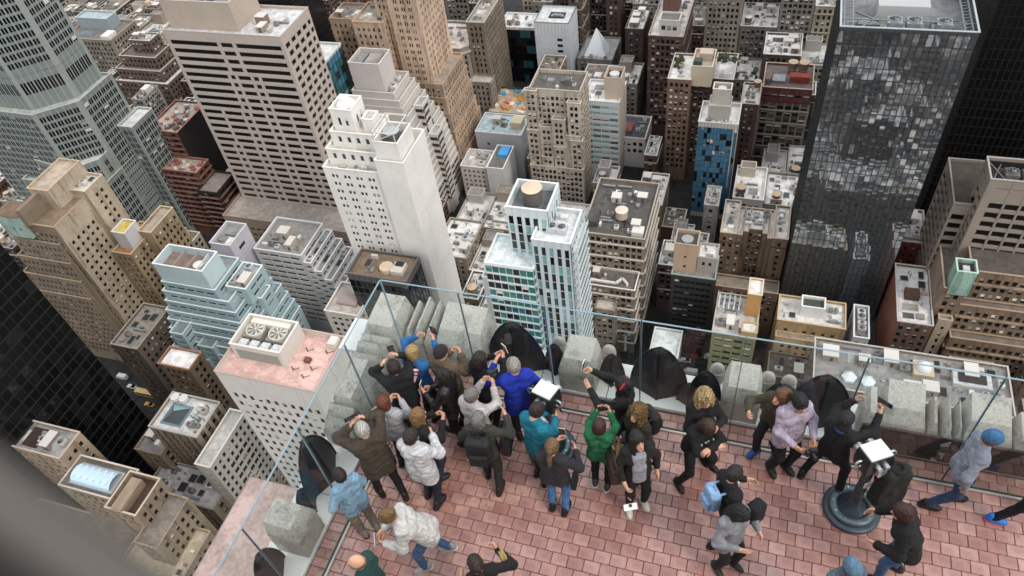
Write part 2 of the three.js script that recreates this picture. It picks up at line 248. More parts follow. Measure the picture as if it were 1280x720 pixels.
function clutter(b, x0, x1, z0, z1, y, n, tone = 0) { // plant and pipework on a roof
  const R = b.R, W = x1 - x0, D = z1 - z0; if (W < 3 || D < 3) return; const taken = [];
  const spot = (w, d) => { for (let k = 0; k < 12; k++) { const x = x0 + .8 + w / 2 + R() * Math.max(.1, W - w - 1.6), z = z0 + .8 + d / 2 + R() * Math.max(.1, D - d - 1.6); if (x + w / 2 > x1 - .5 || z + d / 2 > z1 - .5) continue; if (taken.every(([a, c, e, f]) => Math.abs(a - x) > (e + w) / 2 + .3 || Math.abs(c - z) > (f + d) / 2 + .3)) { taken.push([x, z, w, d]); return [x, z]; } } };
  const mm = [WHITE_METAL, GREY_METAL, smoothM(0xb5aea2), smoothM(0x8b857d), smoothM(0xdad8d3)];
  n = Math.round(n * 1.45);
  for (let k = 0; k < n; k++) {
    const t = R();
    if (t < .16 && W > 7 && D > 7) { const w = 2.5 + R() * 2.5, d = 2.5 + R() * 3, h = 2.4 + R() * 1.4, p = spot(w, d); if (p) { boxUnit(b, p[0], y, p[1], w, h, d, smoothM([0xb9afa1, 0x9a8f83, 0xcac5bb, 0x86726a][Math.floor(R() * 4)]), 'bulkhead'); boxUnit(b, p[0], y + h, p[1], w + .3, .18, d + .3, smoothM(0xd2cec6), 'bulkhead_roof'); boxUnit(b, p[0] + w * .1, y, p[1] + d / 2 + .02, .95, 2.05, .06, M(0x4a4540), 'bulkhead_door'); } }
    else if (t < .34) { const w = 1.4 + R() * 1.6, d = 1.4 + R() * 1.4, p = spot(w, d); if (p) fanUnit(b, p[0], y + .3, p[1], w, 1 + R() * .8, d, mm[Math.floor(R() * 5)]); }
    else if (t < .58) { const w = .8 + R() * 1.8, d = .8 + R() * 1.4, p = spot(w, d); if (p) boxUnit(b, p[0], y, p[1], w, .6 + R() * 1.2, d, mm[Math.floor(R() * 5)]); }
    else if (t < .7) { const l = 3 + R() * Math.min(6, W * .4), p = spot(R() < .5 ? l : .8, .8); if (p) { const a = taken[taken.length - 1]; boxUnit(b, p[0], y + .35, p[1], a[2], .6, a[3], GREY_METAL, 'duct'); } }
    else if (t < .82) { const w = 1.2 + R() * 2, d = 1.4 + R() * 3, p = spot(w, d); if (p) { boxUnit(b, p[0], y, p[1], w, .45, d, smoothM(0x9b9891), 'skylight_curb'); boxUnit(b, p[0], y + .45, p[1], w * .9, .12, d * .92, GLASS.grey, 'skylight'); } }
    else if (t < .9) { const w = 1.5 + R() * 4, d = 1.5 + R() * 4, p = spot(w, d); if (p) boxUnit(b, p[0], y, p[1], w, .03, d, roofM([0xb9b6af, 0x55524e, 0x8f8a83, 0xd8d6d1][Math.floor(R() * 4)]), 'roof_patch'); }
    else { const p = spot(.6, .6); if (p) { const v = b.mb('vents', GREY_METAL); v.cyl(p[0], p[1], .22, .22, y, y + .8 + R() * .8, 8); v.cyl(p[0], p[1], .36, .1, y + 1 + R() * .6, y + 1.5 + R() * .6, 8); } }
  }
}
// ---------- ground ----------
{
  const g = new THREE.PlaneGeometry(2400, 2400, 1, 1).rotateX(-Math.PI / 2); g.attributes.uv.array.forEach((v, i, a) => { a[i] = v * 2400; });
  const o = part('ground', g, M(0x39393a, { map: T.asphalt, roughness: .95 }), scene, -150, 0, -300); o.userData = { kind: 'structure', label: 'dark asphalt street level between the city blocks' };
}
const hero = (name, label, cx, cz, seed) => new Building(name, label, cx, cz, seed);
let b, y;
// --- pale concrete slab office tower with ribbon windows
b = hero('office_tower', 'pale concrete slab tower with rows of long dark ribbon windows', -207, -237, 1);
{
  const conc = smoothM(0xb5aaa0), st = { wall: conc, fh: 3.72, wh: 2.05, sill: .9, d: .35, topH: 3.4, glass: 'black', blind: 0, each: 1, edge: 1 };
  const front = (r, m, L) => {
    const f = r < 4 ? [[.03, .44], [.47, .57], [.6, .975]] : r < 9 ? [[.03, .41], [.435, .475], [.5, .61], [.635, .68], [.705, .975]] : r < 14 ? [[.03, .2], [.225, .385], [.41, .455], [.48, .6], [.625, .675], [.7, .82], [.845, .975]] : [[.03, .16], [.185, .225], [.25, .375], [.4, .445], [.47, .59], [.615, .665], [.69, .81], [.835, .875], [.9, .975]];
    return f.map(([a, e]) => [a * L, e * L]);
  };
  const side = (r, m, L) => { const f = [[.07, .2], [.27, .4], [.47, .6], [.67, .8], [.86, .95]], sh = (r % 2) * .03; return f.map(([a, e]) => [(a + sh) * L, (e + sh) * L]); };
  y = mass(b, [-235, -179.3, -249.2, -225.7], 30, 123, { s: st, f: [{ cols: front }, { cols: side }], roof: roofM(0xc6c6c5), par: 1.1, coping: 0xb9afa6 });
  mass(b, [-238, -170, -251, -211.5], 0, 34, { s: { ...st, wall: smoothM(0xa08d80), pitch: 3.6, ww: 2.5, wh: 1.6, d: .5, fh: 3.9, topH: 4.6, each: 0 }, roof: roofM(0x9d948d) });
  mass(b, [-233.5, -200.5, -247, -229.5], y, 134, { s: { wall: smoothM(0xb3a596), blank: 1 }, roof: roofM(0x8e8a86), par: 2.4, coping: 0xc4bcb2 });
  for (let k = 0; k < 4; k++) boxUnit(b, -228 + k * 5.4, 131.6, -238 - (k % 2) * 2, 4.2, 1.9, 5.5, WHITE_METAL, 'cooling_unit');
  for (let k = 0; k < 3; k++) boxUnit(b, -222 + k * 5, 131.6, -233, 2.6, 1.2, 1.6, DARK_METAL);
  clutter(b, -199, -181, -247, -228, y, 5);
}
b.flush();
// --- white stepped apartment tower with a blank right bay
b = hero('apartment_tower', 'bright white stepped tower with paired small windows and a blank right bay', -121, -180, 2);
{
  const w = smoothM(0xe8e5de), st = { wall: w, fh: 3.35, pitch: 4.6, ww: 2.5, wh: 1.5, sill: 1, d: .3, pair: .55, edge: .6, glass: 'grey', blind: .38, topH: 1.8, sillMat: null };
  y = mass(b, [-136.6, -115.2, -190, -169.4], 0, 109, { s: st, f: [{}, { blank: 1 }, , { blank: 1 }], roof: roofM(0xbdb8ad) });
  mass(b, [-115.2, -104.9, -187, -168.6], 0, 115, { s: { ...st, blank: 1 }, roof: roofM(0xb5b0a5), par: 1.4 });
  mass(b, [-135.2, -116, -188, -172.5], y, 114.5, { s: { ...st, pitch: 3.4, ww: 1.3, pair: 0, wh: 2.2, topH: 1.2, sill: .8 }, roof: roofM(0xc2bdb2) });
  mass(b, [-133.6, -117, -187, -175.5], 113.5, 119.5, { s: { ...st, pitch: 3.4, ww: 1.3, pair: 0, wh: 2.2, topH: 1.4, sill: .8 }, roof: roofM(0xc2bdb2) });
  mass(b, [-132.4, -124.5, -186, -177.5], 118.5, 127, { s: { ...st, pitch: 2.6, ww: 1.1, pair: 0, wh: 3, fh: 5, topH: 1.8, sill: .6 }, roof: roofM(0xcac5ba) });
  b.add('crown', new MB().cyl(0, 0, 3.4, 2.2, 0, 1.6, 8).geo(), w, -128.4, 126.5, -181.7); b.add('crown_tier', new MB().cyl(0, 0, 2.1, 1.6, 0, 1.2, 8).geo(), w, -128.4, 128.1, -181.7);
  mass(b, [-122.5, -118.5, -184, -179], 118.5, 123, { s: { ...st, blank: 1 }, roof: roofM(0xbab5aa), par: .5 });
  mass(b, [-114.6, -106, -181, -170], 113.6, 121.5, { s: { wall: w, blank: 1 }, roof: roofM(0x6f6d68), par: 3.2 });
  waterTank(b, -110.3, 118.3, -175.5, 2.6, 3.6, .4, 'grey', 0xaab0b2);
  const sc = new MB(); for (const [x, z] of [[-114, -170.2], [-106.6, -170.2], [-106.6, -180.6], [-114, -180.6]]) sc.bar([x, 121.5, z], [x, 125, z], .3); sc.bar([-114, 125, -170.2], [-106.6, 125, -170.2], .3).bar([-106.6, 125, -170.2], [-106.6, 125, -180.6], .3).bar([-114, 125, -180.6], [-106.6, 125, -180.6], .3).bar([-114, 125, -170.2], [-114, 125, -180.6], .3).bar([-114, 121.5, -170.2], [-106.6, 125, -170.2], .2); part('tank_screen', sc.geo(b.ox, 0, b.oz), smoothM(0xcfcbc0), b.root);
  clutter(b, -134, -117, -173, -170, y, 4);
}
b.flush();
// --- white tower with pink roof below the deck
b = hero('office_tower', 'white tower with pink roof and round cooling fans below the glass corner', -103, -88, 3);
{
  const w = smoothM(0xcfcac2), pink = roofM(0xd6b1a7);
  y = mass(b, [-116.5, -88.6, -95.5, -78.6], 0, 120, { s: { wall: w, fh: 3.7, pitch: 2.35, ww: 1.2, wh: 1.9, sill: .8, d: .2, edge: .5, topH: 7.5, glass: 'dark', blind: .2 }, roof: pink, par: 1.2, coping: 0xb49a90 });
  const st = { wall: smoothM(0xcbc5bb), blank: 1 };
  const x0 = -113.6, x1 = -99.5, z0 = -94, z1 = -84.2;
  mass(b, [x0, x1, z0, z1], y, 124.6, { s: st, roof: roofM(0x8d8a80), par: 3.2, coping: 0xd2cdc4 });
  for (const [x, z] of [[-110.3, -90.6], [-103.8, -90.6]]) { const r = part('fan_ring', ringGeo, smoothM(0xd5d0c5), b.root, x - b.ox, 123.3, z - b.oz); r.scale.set(2.2, 2, 2.2); const d = part('fan', discGeo, M(0xbcb8ae, { roughness: .7 }), b.root, x - b.ox, 123.5, z - b.oz); d.scale.set(2.15, 1.2, 2.15); boxUnit(b, x, 121.5, z, 5, 1.7, 5, smoothM(0x8b8880), 'cooling_unit'); }
  for (let k = 0; k < 4; k++) boxUnit(b, -111.4 + k * 3.1, 121.5, -86.3, 2.2, 1.9, 2, WHITE_METAL, 'cooling_unit');
  boxUnit(b, -107, 121.4, -92.9, 11, 2.6, 1.6, smoothM(0xdad6cc), 'duct'); boxUnit(b, -107, 121.4, -88.2, 13, .7, .5, DARK_METAL, 'duct');
  const lv = new MB(); for (let k = 0; k < 5; k++) lv.box(-112.5, -100.6, 119.6 + k * .75, 119.95 + k * .75, z1, z1 + .18, true); part('louvre', lv.geo(b.ox, 0, b.oz), smoothM(0x8d8982), b.root);
  boxUnit(b, -95.2, y, -87.2, 1.5, 1.1, 1.3, M(0x6b4038), 'roof_unit'); for (const [x, z] of [[-96.8, -90], [-93, -85], [-91.6, -90.4], [-97.6, -84], [-94, -82.4]]) { const v = b.mb('vents', DARK_METAL); v.cyl(x, z, .14, .14, y, y + 1.4, 8); v.bar([x, y + .2, z], [x + 1.3, y + .2, z - .9], .1); }
  boxUnit(b, -90.6, y, -93, 2.2, 2.4, 2.6, smoothM(0xd0cac0), 'bulkhead');
}
b.flush();
// --- pale blue stepped glass-and-panel block
b = hero('apartment_block', 'pale blue stepped block with an open-topped penthouse and ragged terraces', -196, -150, 4);
{
  const w = smoothM(0xa3b9bd), st = { wall: w, fh: 3.3, pitch: 4.4, ww: 3.7, wh: 1.25, sill: 1.2, d: .4, edge: .4, topH: 1.2, glass: 'dark', tones: ['dark', 'teal', 'grey', 'dark'], blind: .25, frames: 0 };
  const R = rng(44); let x0 = -207.5, x1 = -185, z0 = -163, z1 = -143.4;
  mass(b, [x0 + .3, x1, -154, z1], 62, 75, { s: { wall: smoothM(0xb9cbce), blank: 1 }, roof: roofM(0x8a7a70), par: 3.6, coping: 0xe2e6e6 });
  boxUnit(b, -188.6, 71.4, -148.4, .4, 3, 9, smoothM(0xc9cccb), 'roof_wall'); boxUnit(b, -193.6, 71.4, -148.4, .4, 2.6, 9, smoothM(0xa08f86), 'roof_wall'); boxUnit(b, -199.6, 71.4, -148.4, .4, 2.6, 9, smoothM(0xa08f86), 'roof_wall'); waterTank(b, -189.9, 71.4, -147.5, 1.9, 2.2, .2, 'pale', 0xe0dedb);
  let yt = 66; const steps = [[-207.5, -183, -160, -142.6], [-208.5, -178, -162, -141.4], [-208.5, -176, -163, -140], [-209.5, -175, -163, -138.6], [-210, -172.5, -164, -137.4], [-210.5, -171, -164, -136.2], [-211, -169.5, -164, -134.6], [-211.5, -168.5, -164, -133.4]];
  steps.forEach((q, k) => { const yb = k === steps.length - 1 ? 0 : yt - 5.2; mass(b, q, yb, yt, { s: { ...st, wall: k % 2 ? w : smoothM(0x94abb0) }, roof: roofM(0x8d9698), par: .7, coping: 0xcfdadb }); yt -= 4.2; });
  for (const [xa, xb, za, zb, yb, ya] of [[-182, -173, -160, -147, 55, 64], [-180, -171, -157, -150, 45, 56]]) { y = mass(b, [xa, xb, za, zb], yb, ya, { s: st, roof: roofM(0xa9aeae), par: 1, coping: 0xe0e4e4 }); clutter(b, xa, xb, za, zb, y, 4); }
  [[-205, -199, 47, 55], [-196, -189, 38, 48], [-203, -194, 28, 40], [-188, -178, 22, 34], [-207, -200, 16, 30]].forEach(([xa, xb, ya, yc], k) => mass(b, [xa, xb, -142, -131.5 - (k % 2)], ya - 14, yc - 6, { s: { ...st, fh: 3.3 }, roof: roofM(0x7f898b), par: .7, coping: 0xbccbcd }));
}
b.flush();
// --- lilac-grey blank tower
b = hero('stair_tower', 'slim lilac-grey tower with a few windows beside the pale blue block', -203, -177, 5);
{ const w = smoothM(0xc2bfc6); y = mass(b, [-206.6, -196.6, -184, -170.6], 0, 60, { s: { wall: w, blank: 1 }, f: [, { blank: 0, cols: (r, m, L) => r % 3 === 0 ? [[L * .3, L * .62]] : [], fh: 4.2, wh: 1.7, glass: 'dark', d: .3, topH: 3 }], roof: roofM(0x8c9088), par: 1.6, coping: 0xd5d3d8 }); clutter(b, -206, -197, -184, -171, y, 4); mass(b, [-206, -199.5, -170.6, -164], 0, 50, { s: { wall: smoothM(0xb7a9a9), blank: 1 }, roof: roofM(0x5a4a48), par: 1.2 }); }
b.flush();
// --- white ribbon-window block stepping down
b = hero('office_block', 'white block with grey ribbon windows and roof terraces stepping down rightwards', -174, -184, 6);
{
  const w = smoothM(0xc9c9c6), st = { wall: w, fh: 3.3, pitch: 5, ww: 4.7, wh: 1.5, sill: .9, d: .5, edge: .1, topH: 1, glass: 'grey', blind: .2, tones: ['grey', 'dark'] };
  y = mass(b, [-193, -170, -198, -178], 0, 52, { s: st, roof: roofM(0x8f8c86), par: 1, coping: 0xdedddb }); clutter(b, -192, -172, -192, -179, y, 9);
  [[-170, 48.5], [-166.5, 44], [-163, 39.5], [-159.5, 35]].forEach(([x, h]) => { y = mass(b, [x, x + 3.5, -198, -177.6], 0, h, { s: { ...st, pitch: 3.2, ww: 2.6 }, roof: roofM(0x999792), par: .8, coping: 0xe3e2e0 }); clutter(b, x, x + 3.5, -196, -178, y, 3); });
}
b.flush();
// --- stepped ziggurat with white terrace bands
b = hero('terraced_tower', 'ziggurat office tower with white terrace bands and a plain white penthouse', -166, -282, 7);
{
  const w = smoothM(0xc6c0b8), st = { wall: w, fh: 3.7, pitch: 6, ww: 5.8, wh: 2.1, sill: 1.0, d: .4, edge: .05, topH: 1.1, glass: 'brown', blind: 0, each: 1 };
  mass(b, [-178.7, -163.3, -277, -264.2], 74, 89, { s: { wall: smoothM(0xcac2bd), blank: 1 }, roof: roofM(0x77736e), par: 2.4, coping: 0xd9d4cf }); boxUnit(b, -175, 86.6, -270, 4, 1.6, 8, GREY_METAL); boxUnit(b, -168.6, 86.6, -270, 6, 1.9, 8, roofM(0x9b958e), 'bulkhead'); boxUnit(b, -171, 86.6, -266.6, 2, 1.4, 2, WHITE_METAL);
  const N = 15; let q = [-180, -158.5, -281, -262.5];
  for (let k = 0; k < N; k++) { const yt = 75.5 - k * 3.75; const dx = [2.4, 1.2, 2.6, .6, 2.0][k % 5], dz = [1.0, .5, 1.2, .4, .9][k % 5];
    y = mass(b, q.slice(), k === N - 1 ? 0 : yt - 5, yt, { s: st, roof: roofM(0x9f9a92), par: .8, coping: 0xd8d3cc });
    if (k === 0) clutter(b, -164, -158.5, -278, -263, y, 6); if (k === 3 || k === 7) mass(b, [q[1] - .5, q[1] + 4, q[3] - 16, q[3] - 8], 0, yt + .5, { s: { ...st, each: 0 }, roof: roofM(0xa8aca5), par: .8, coping: 0xd8d3cc });
    if (k < 7) q = [q[0] - (k < 5 ? 1 : 0), q[1] + dx * .8, q[2] - 1, q[3] + dz * .35]; else q = [q[0], q[1] + .35, q[2] - .4, q[3] + .25]; }
}
b.flush();
// --- golden brick tower
b = hero('brick_tower', 'golden brown brick skyscraper with setbacks behind the ziggurat tower', -160, -300, 8);
{
  const w = wallM(0xd6bca3), w2 = wallM(0xc7ad94), st = { wall: w, fh: 3.6, pitch: 2.7, ww: 1.15, wh: 1.9, sill: .8, d: .35, edge: .8, topH: 2, glass: 'dark', blind: .18, spin: .12 };
  y = mass(b, [-188, -172, -310, -291], 0, 94, { s: st, roof: roofM(0x9d958a), coping: 0xc8a582 }); clutter(b, -187, -172, -309, -292, y, 7);
  y = mass(b, [-206, -190, -316, -300], 0, 90, { s: { ...st, wall: w2 }, roof: roofM(0x8a837a), coping: 0xb99a7a }); clutter(b, -205, -191, -315, -301, y, 5);
  mass(b, [-176.5, -163, -318, -296], 0, 175, { s: { ...st, pitch: 2.2, ww: .95 }, roof: roofM(0x8a837a) }); mass(b, [-168.4, -153.5, -322, -293.5], 0, 190, { s: { ...st, pitch: 3.5, ww: 1.9, pair: .4 }, roof: roofM(0x8a837a) });
  let h = 62, x1 = -148.2, z1 = -292.4; for (let k = 0; k < 7; k++) { mass(b, [-165, x1, -322 - k, z1], 0, h, { s: { ...st, wall: k % 2 ? w2 : wallM(0xb9a28e) }, roof: roofM(0x9b9185), par: .8, coping: 0xb69779 }); h -= 7.5 + (k % 3) * 1.5; x1 += .55 + (k % 2) * .4; z1 += .4; }
}
b.flush();
// --- teal glass block behind the slab
b = hero('glass_block', 'teal glass office block tucked behind the pale slab tower', -192, -262, 9);
mass(b, [-200, -183.2, -270, -253.5], 0, 95, { s: { curtain: 1, pitch: 2.6, fh: 3.8, glass: 'teal', tones: ['teal', 'teal', 'grey', 'dark', 'blue'], tilt: .035, baseH: 0, topH: 1.2, wall: smoothM(0xb9c2c2), frame: metalM(0x2c4a50, .4, .5), mw: .14, each: 1, blind: .05 }, roof: roofM(0xe0deda), par: 1, coping: 0xd9dcdc }); b.flush();
b = hero('dark_tower', 'charcoal black tower rising behind the pale slab roof', -214, -292, 10);
mass(b, [-236, -206.5, -300, -276], 0, 128, { s: { curtain: 1, pitch: 2, fh: 3.8, glass: 'black', tilt: .006, baseH: 0, topH: 2, wall: M(0x26272a), frame: M(0x1d1e21, { roughness: .5 }), mw: .3 }, roof: roofM(0x34332f), par: 1.2, coping: 0x8f8f8d }); b.flush();
// --- cornice palace block
b = hero('stone_block', 'grey stone block with a heavy dentil cornice and chamfered corner', -172, -362, 11);
{
  const w = wallM(0xa3998d), st = { wall: w, fh: 3.7, pitch: 2.6, ww: 1.25, wh: 2.3, sill: .7, d: .45, edge: .7, topH: 4.6, glass: 'dark', blind: .25, spin: .15 };
  const poly = [[-186, -349], [-162, -349], [-158, -353], [-158, -379], [-186, -379]];
  y = mass(b, poly, 0, 48, { s: st, roof: roofM(0xc9bdb4), par: 1.3, coping: 0xc2b8ab }); clutter(b, -184, -163, -376, -352, y, 14);
  const c = new MB(), pl = insetPoly(poly, -1.1), pi = insetPoly(poly, .1); for (let k = 0; k < 5; k++) { const e = (k + 1) % 5, Q = (p, i, yy) => [p[i][0], yy, p[i][1]]; c.quad(Q(pl, k, 44.4), Q(pl, e, 44.4), Q(pl, e, 45.2), Q(pl, k, 45.2)); c.quad(Q(pl, k, 45.2), Q(pl, e, 45.2), Q(pi, e, 45.25), Q(pi, k, 45.25)); c.quad(Q(pi, k, 44.2), Q(pi, e, 44.2), Q(pl, e, 44.4), Q(pl, k, 44.4)); } part('cornice', c.geo(b.ox, 0, b.oz), smoothM(0xb9b0a4), b.root);
  for (let k = 0; k < 11; k++) boxUnit(b, -185 + k * 2.2, 43, -348.5, .7, 1.2, .9, w, 'dentil');
  y = mass(b, [-157.5, -147, -386, -353], 0, 62, { s: { ...st, topH: 2, wall: wallM(0x8f8373) }, roof: roofM(0x99938a), coping: 0xb4aba0 }); clutter(b, -157, -148, -384, -356, y, 7);
  mass(b, [-158, -145, -353, -345], 0, 30, { s: { ...st, topH: 1.6 }, roof: roofM(0xb9b4ac) });
}
b.flush();
// --- dark hall and white windowless slab
b = hero('dark_glass_hall', 'low building with a black glass front and a white roof', -144, -401, 12);
y = mass(b, [-155, -132, -412, -394.5], 0, 37, { s: { curtain: 1, pitch: 3.5, fh: 5, glass: 'dark', tones: ['dark', 'dark', 'teal', 'black'], tilt: .03, baseH: 0, topH: 1.6, wall: smoothM(0xcfd0ce), frame: M(0x1c2222), mw: .12, each: 1 }, roof: roofM(0xd5d4d1), coping: 0xdedddb }); clutter(b, -154, -133, -411, -396, y, 9); b.flush();
b = hero('white_slab_tower', 'white panelled slab with a short column of dark windows on its front', -117, -387, 13);
y = mass(b, [-127, -106.8, -398, -378], 0, 50, { s: { wall: smoothM(0xccd2d6), fh: 3.6, wh: 1.9, sill: .9, d: .35, topH: 8.5, glass: 'dark', blind: 0, each: 1 }, f: [{ cols: (r, m, L) => r < 3 ? [[L * .64, L * .8]] : [[L * .24, L * .38], [L * .64, L * .8]] }, { blank: 1 }, , { blank: 1 }], roof: roofM(0xc9cac9), par: 1.2, coping: 0x5c5f60 });
{ const r = new MB(); for (let k = 0; k < 10; k++) r.box(-126.4 + k * 2, -125.9 + k * 2, 42.5, 49.6, -378, -377.8, true); part('fins', r.geo(b.ox, 0, b.oz), smoothM(0xd5dade), b.root); boxUnit(b, -116, y, -386, 9, .8, .7, DARK_METAL, 'duct'); boxUnit(b, -116, y, -391, 9, .8, .7, DARK_METAL, 'duct'); boxUnit(b, -112, y, -388.5, .7, .8, 5, DARK_METAL, 'duct'); boxUnit(b, -120, y, -388.5, .7, .8, 5, DARK_METAL, 'duct'); boxUnit(b, -116, y, -388.5, 5, .9, 2.4, GREY_METAL); } b.flush();
b = hero('glass_pyramid_hall', 'low roof carrying a tall white pyramid skylight', -96, -398, 14);
{ y = mass(b, [-105, -84, -412, -386], 0, 24, { s: { wall: wallM(0x8f8a84) }, roof: roofM(0xa3a3a2) }); const a = [-95.5, 38, -397], s = 6.4, p = [[-s, -s], [s, -s], [s, s], [-s, s]].map(([i, j]) => [a[0] + i, y, a[2] + j]), m = new MB(); for (let k = 0; k < 4; k++) m.tri(p[(k + 1) % 4], p[k], a); part('pyramid_skylight', m.geo(b.ox, 0, b.oz), M(0xdfe3e4, { roughness: .35 }), b.root); clutter(b, -104, -85, -391, -386.5, y, 5); } b.flush();
// --- ornate beige apartment house with stepped bays
b = hero('apartment_house', 'beige masonry apartment house with stepped bays and a dark flat roof', -89, -288, 15);
{
  const w = wallM(0xc9bdad), st = { wall: w, fh: 3.35, pitch: 2.25, ww: 1.45, wh: 2.0, sill: .7, d: .2, edge: .4, topH: 1.4, glass: 'dark', blind: .3, ac: .06, sillMat: smoothM(0xc9beb0) };
  y = mass(b, [-101, -77, -301, -284.5], 0, 69, { s: { ...st, topH: 3 }, roof: roofM(0x5f5c58), par: 1.6, coping: 0xbcb0a2 }); clutter(b, -100, -78, -300, -286, y, 10); boxUnit(b, -84.5, y, -292, 2.6, 3.4, 2.6, TANK.grey, 'water_tank');
  [[-103, -97, -282.4, 69], [-83, -76.4, -282.4, 64], [-97, -90.5, -282, 50], [-90.5, -84, -281.4, 55], [-84, -77.2, -282, 46], [-103, -97.4, -281.4, 48], [-82, -76, -281.2, 44], [-90.2, -84.4, -280.6, 40], [-96.8, -90.8, -281, 33], [-103, -76, -280, 28]].forEach(([x0, x1, z1, h], k) => mass(b, [x0, x1, -284.6, z1], 0, h, { s: { ...st, wall: k % 3 === 1 ? wallM(0xd3c7b5) : w, edge: .25, pitch: 2.15 }, roof: roofM(0x8c857b), par: .7, coping: 0xcabfb0 }));
}
b.flush();
// --- pale glass-fronted block with tan lift tower
b = hero('office_block', 'white block with pale green ribbon glass and a tall tan lift bulkhead', -73, -318, 16);
{
  const w = smoothM(0xccd4d4); y = mass(b, [-82.7, -64.2, -328, -309], 0, 48, { s: { wall: w, fh: 3.45, pitch: 4.4, ww: 4.1, wh: 1.7, sill: .9, d: .3, edge: .3, topH: 1.9, glass: 'pale', tones: ['pale', 'dark', 'grey', 'pale', 'teal'], blind: .35, frames: 1 }, f: [, { blank: 1, wall: smoothM(0xb9b0a3) }], roof: roofM(0xe3e2df), par: 1, coping: 0xe3e3e0 });
  mass(b, [-72.3, -64, -323.3, -313], y, 59, { s: { wall: smoothM(0xc3b5a4), blank: 1 }, roof: roofM(0x4a4541), par: 2.2, coping: 0xb7a999 }); b.add('round_tank', new MB().cyl(0, 0, 2.4, 2.4, 0, 1.7, 20).geo(), WHITE_METAL, -68.2, 56.8, -318); clutter(b, -81, -73, -326, -311, y, 4);
}
b.flush();
b = hero('walkup_building', 'small white building with arched top windows and a patched dark roof', -60, -331, 17);
y = mass(b, [-67.1, -53, -341, -321], 0, 19, { s: { wall: smoothM(0xcfccc6), pitch: 3.1, ww: 1.8, wh: 2.3, fh: 4.2, topH: 1.8, edge: .4 }, roof: roofM(0x55545a), coping: 0xd8d5cf }); boxUnit(b, -63.6, y, -329, 5, 2.2, 8, wallM(0x8a5c50), 'bulkhead'); clutter(b, -60, -54, -340, -322, y, 5); b.flush();
b = hero('loft_building', 'narrow dark brown brick loft with a cluttered white roof', -69, -387, 18);
y = mass(b, [-74.5, -64.5, -399, -376], 0, 50, { s: { wall: wallM(0x4a3b36), pitch: 3, ww: 1.2, blind: .35 }, roof: roofM(0xdad9d5), coping: 0x6e625c }); clutter(b, -74, -65, -398, -377, y, 10); b.flush();
b = hero('loft_building', 'tall maroon brick loft with a white penthouse of three square windows', -48, -368, 19);
{ const st = { wall: wallM(0x66504b), pitch: 2.4, ww: 1.5, wh: 2.1, blind: .45, fh: 3.5, ledge: 4, ledgeMat: wallM(0x8a6e62) }; y = mass(b, [-57.3, -40, -390, -348.8], 0, 62, { s: st, roof: roofM(0xcfcbc4), coping: 0xb7a394 }); mass(b, [-52.5, -42.5, -360, -351.5], y, 69, { s: { wall: smoothM(0xd2cec5), pitch: 2.8, ww: 2, wh: 2.4, fh: 4, topH: 2.2, sill: .9, edge: .4, glass: 'grey' }, roof: roofM(0x7d7a76) }); mass(b, [-54, -46, -385, -372], y, 71, { s: { wall: wallM(0x7d5a50), blank: 1 }, roof: roofM(0xc9c6c0) }); clutter(b, -46, -41, -388, -363, y, 6); } b.flush();
// --- brown block with planted roof terraces
b = hero('apartment_house', 'brown brick house with planted roof terraces and a cream bulkhead', -27, -327, 20);
{
  const w = wallM(0x7a6252), st = { wall: w, pitch: 2.4, ww: 1.4, wh: 1.9, fh: 3.4, blind: .4, ac: .08, edge: .4 };
  y = mass(b, [-42, -31, -337, -314], 0, 60, { s: { ...st, wall: wallM(0x8b6f5e) }, roof: roofM(0xdedcd7), coping: 0xc9bfb2 }); clutter(b, -41, -34, -330, -315, y, 4);
  mass(b, [-31, -22.5, -336, -320], 0, 56, { s: { ...st, wall: wallM(0x5e4a40) }, roof: roofM(0xb8b4ab) }); mass(b, [-31.6, -22, -331, -315.5], 56, 66.5, { s: { wall: smoothM(0xcabda4), blank: 1 }, roof: roofM(0xc4b89f), par: 1.4, coping: 0xd5c9b1 }); boxUnit(b, -29, 65.1, -318.8, 3.6, 3, 3.4, M(0x3c463f, { roughness: .7 }), 'water_tank'); boxUnit(b, -26, 65, -325, 6, 4, 5, smoothM(0xcdb9a8), 'bulkhead');
  y = mass(b, [-22.4, -12.4, -348, -324.5], 0, 55, { s: { ...st, wall: wallM(0x6e584b) }, roof: roofM(0xc4c2bd), coping: 0xc9bfb2 }); clutter(b, -21, -14, -346, -333, y, 6); b.add('roof_dome', new MB().cyl(0, 0, 3, 1.4, 0, 1.6, 14).geo(), smoothM(0xb9b9b6), -16.6, y, -329);
  const lf = new THREE.IcosahedronGeometry(1, 1); { const p = lf.attributes.position, R = rng(5); for (let k = 0; k < p.count; k++) { const h = Math.sin(p.getX(k) * 12.9 + p.getY(k) * 78.2 + p.getZ(k) * 37.7) * .28 + 1; p.setXYZ(k, p.getX(k) * h, p.getY(k) * h, p.getZ(k) * h); } lf.computeVertexNormals(); }
  const green = [M(0x3b4226), M(0x4d4a28), M(0x2f3a22)], R = rng(31); for (let k = 0; k < 34; k++) { const l = k % 2, x = l ? -21.6 + R() * 8.6 : -41 + R() * 4, z = l ? -346 + R() * 5 : -336 + R() * 12, s = .5 + R() * .8; const o = b.add('planter_bush', lf, green[k % 3], x, (l ? 54.3 : 59.4) + s * .5, z, s, s * (.8 + R() * .6), s, R() * 6); }
}
b.flush();
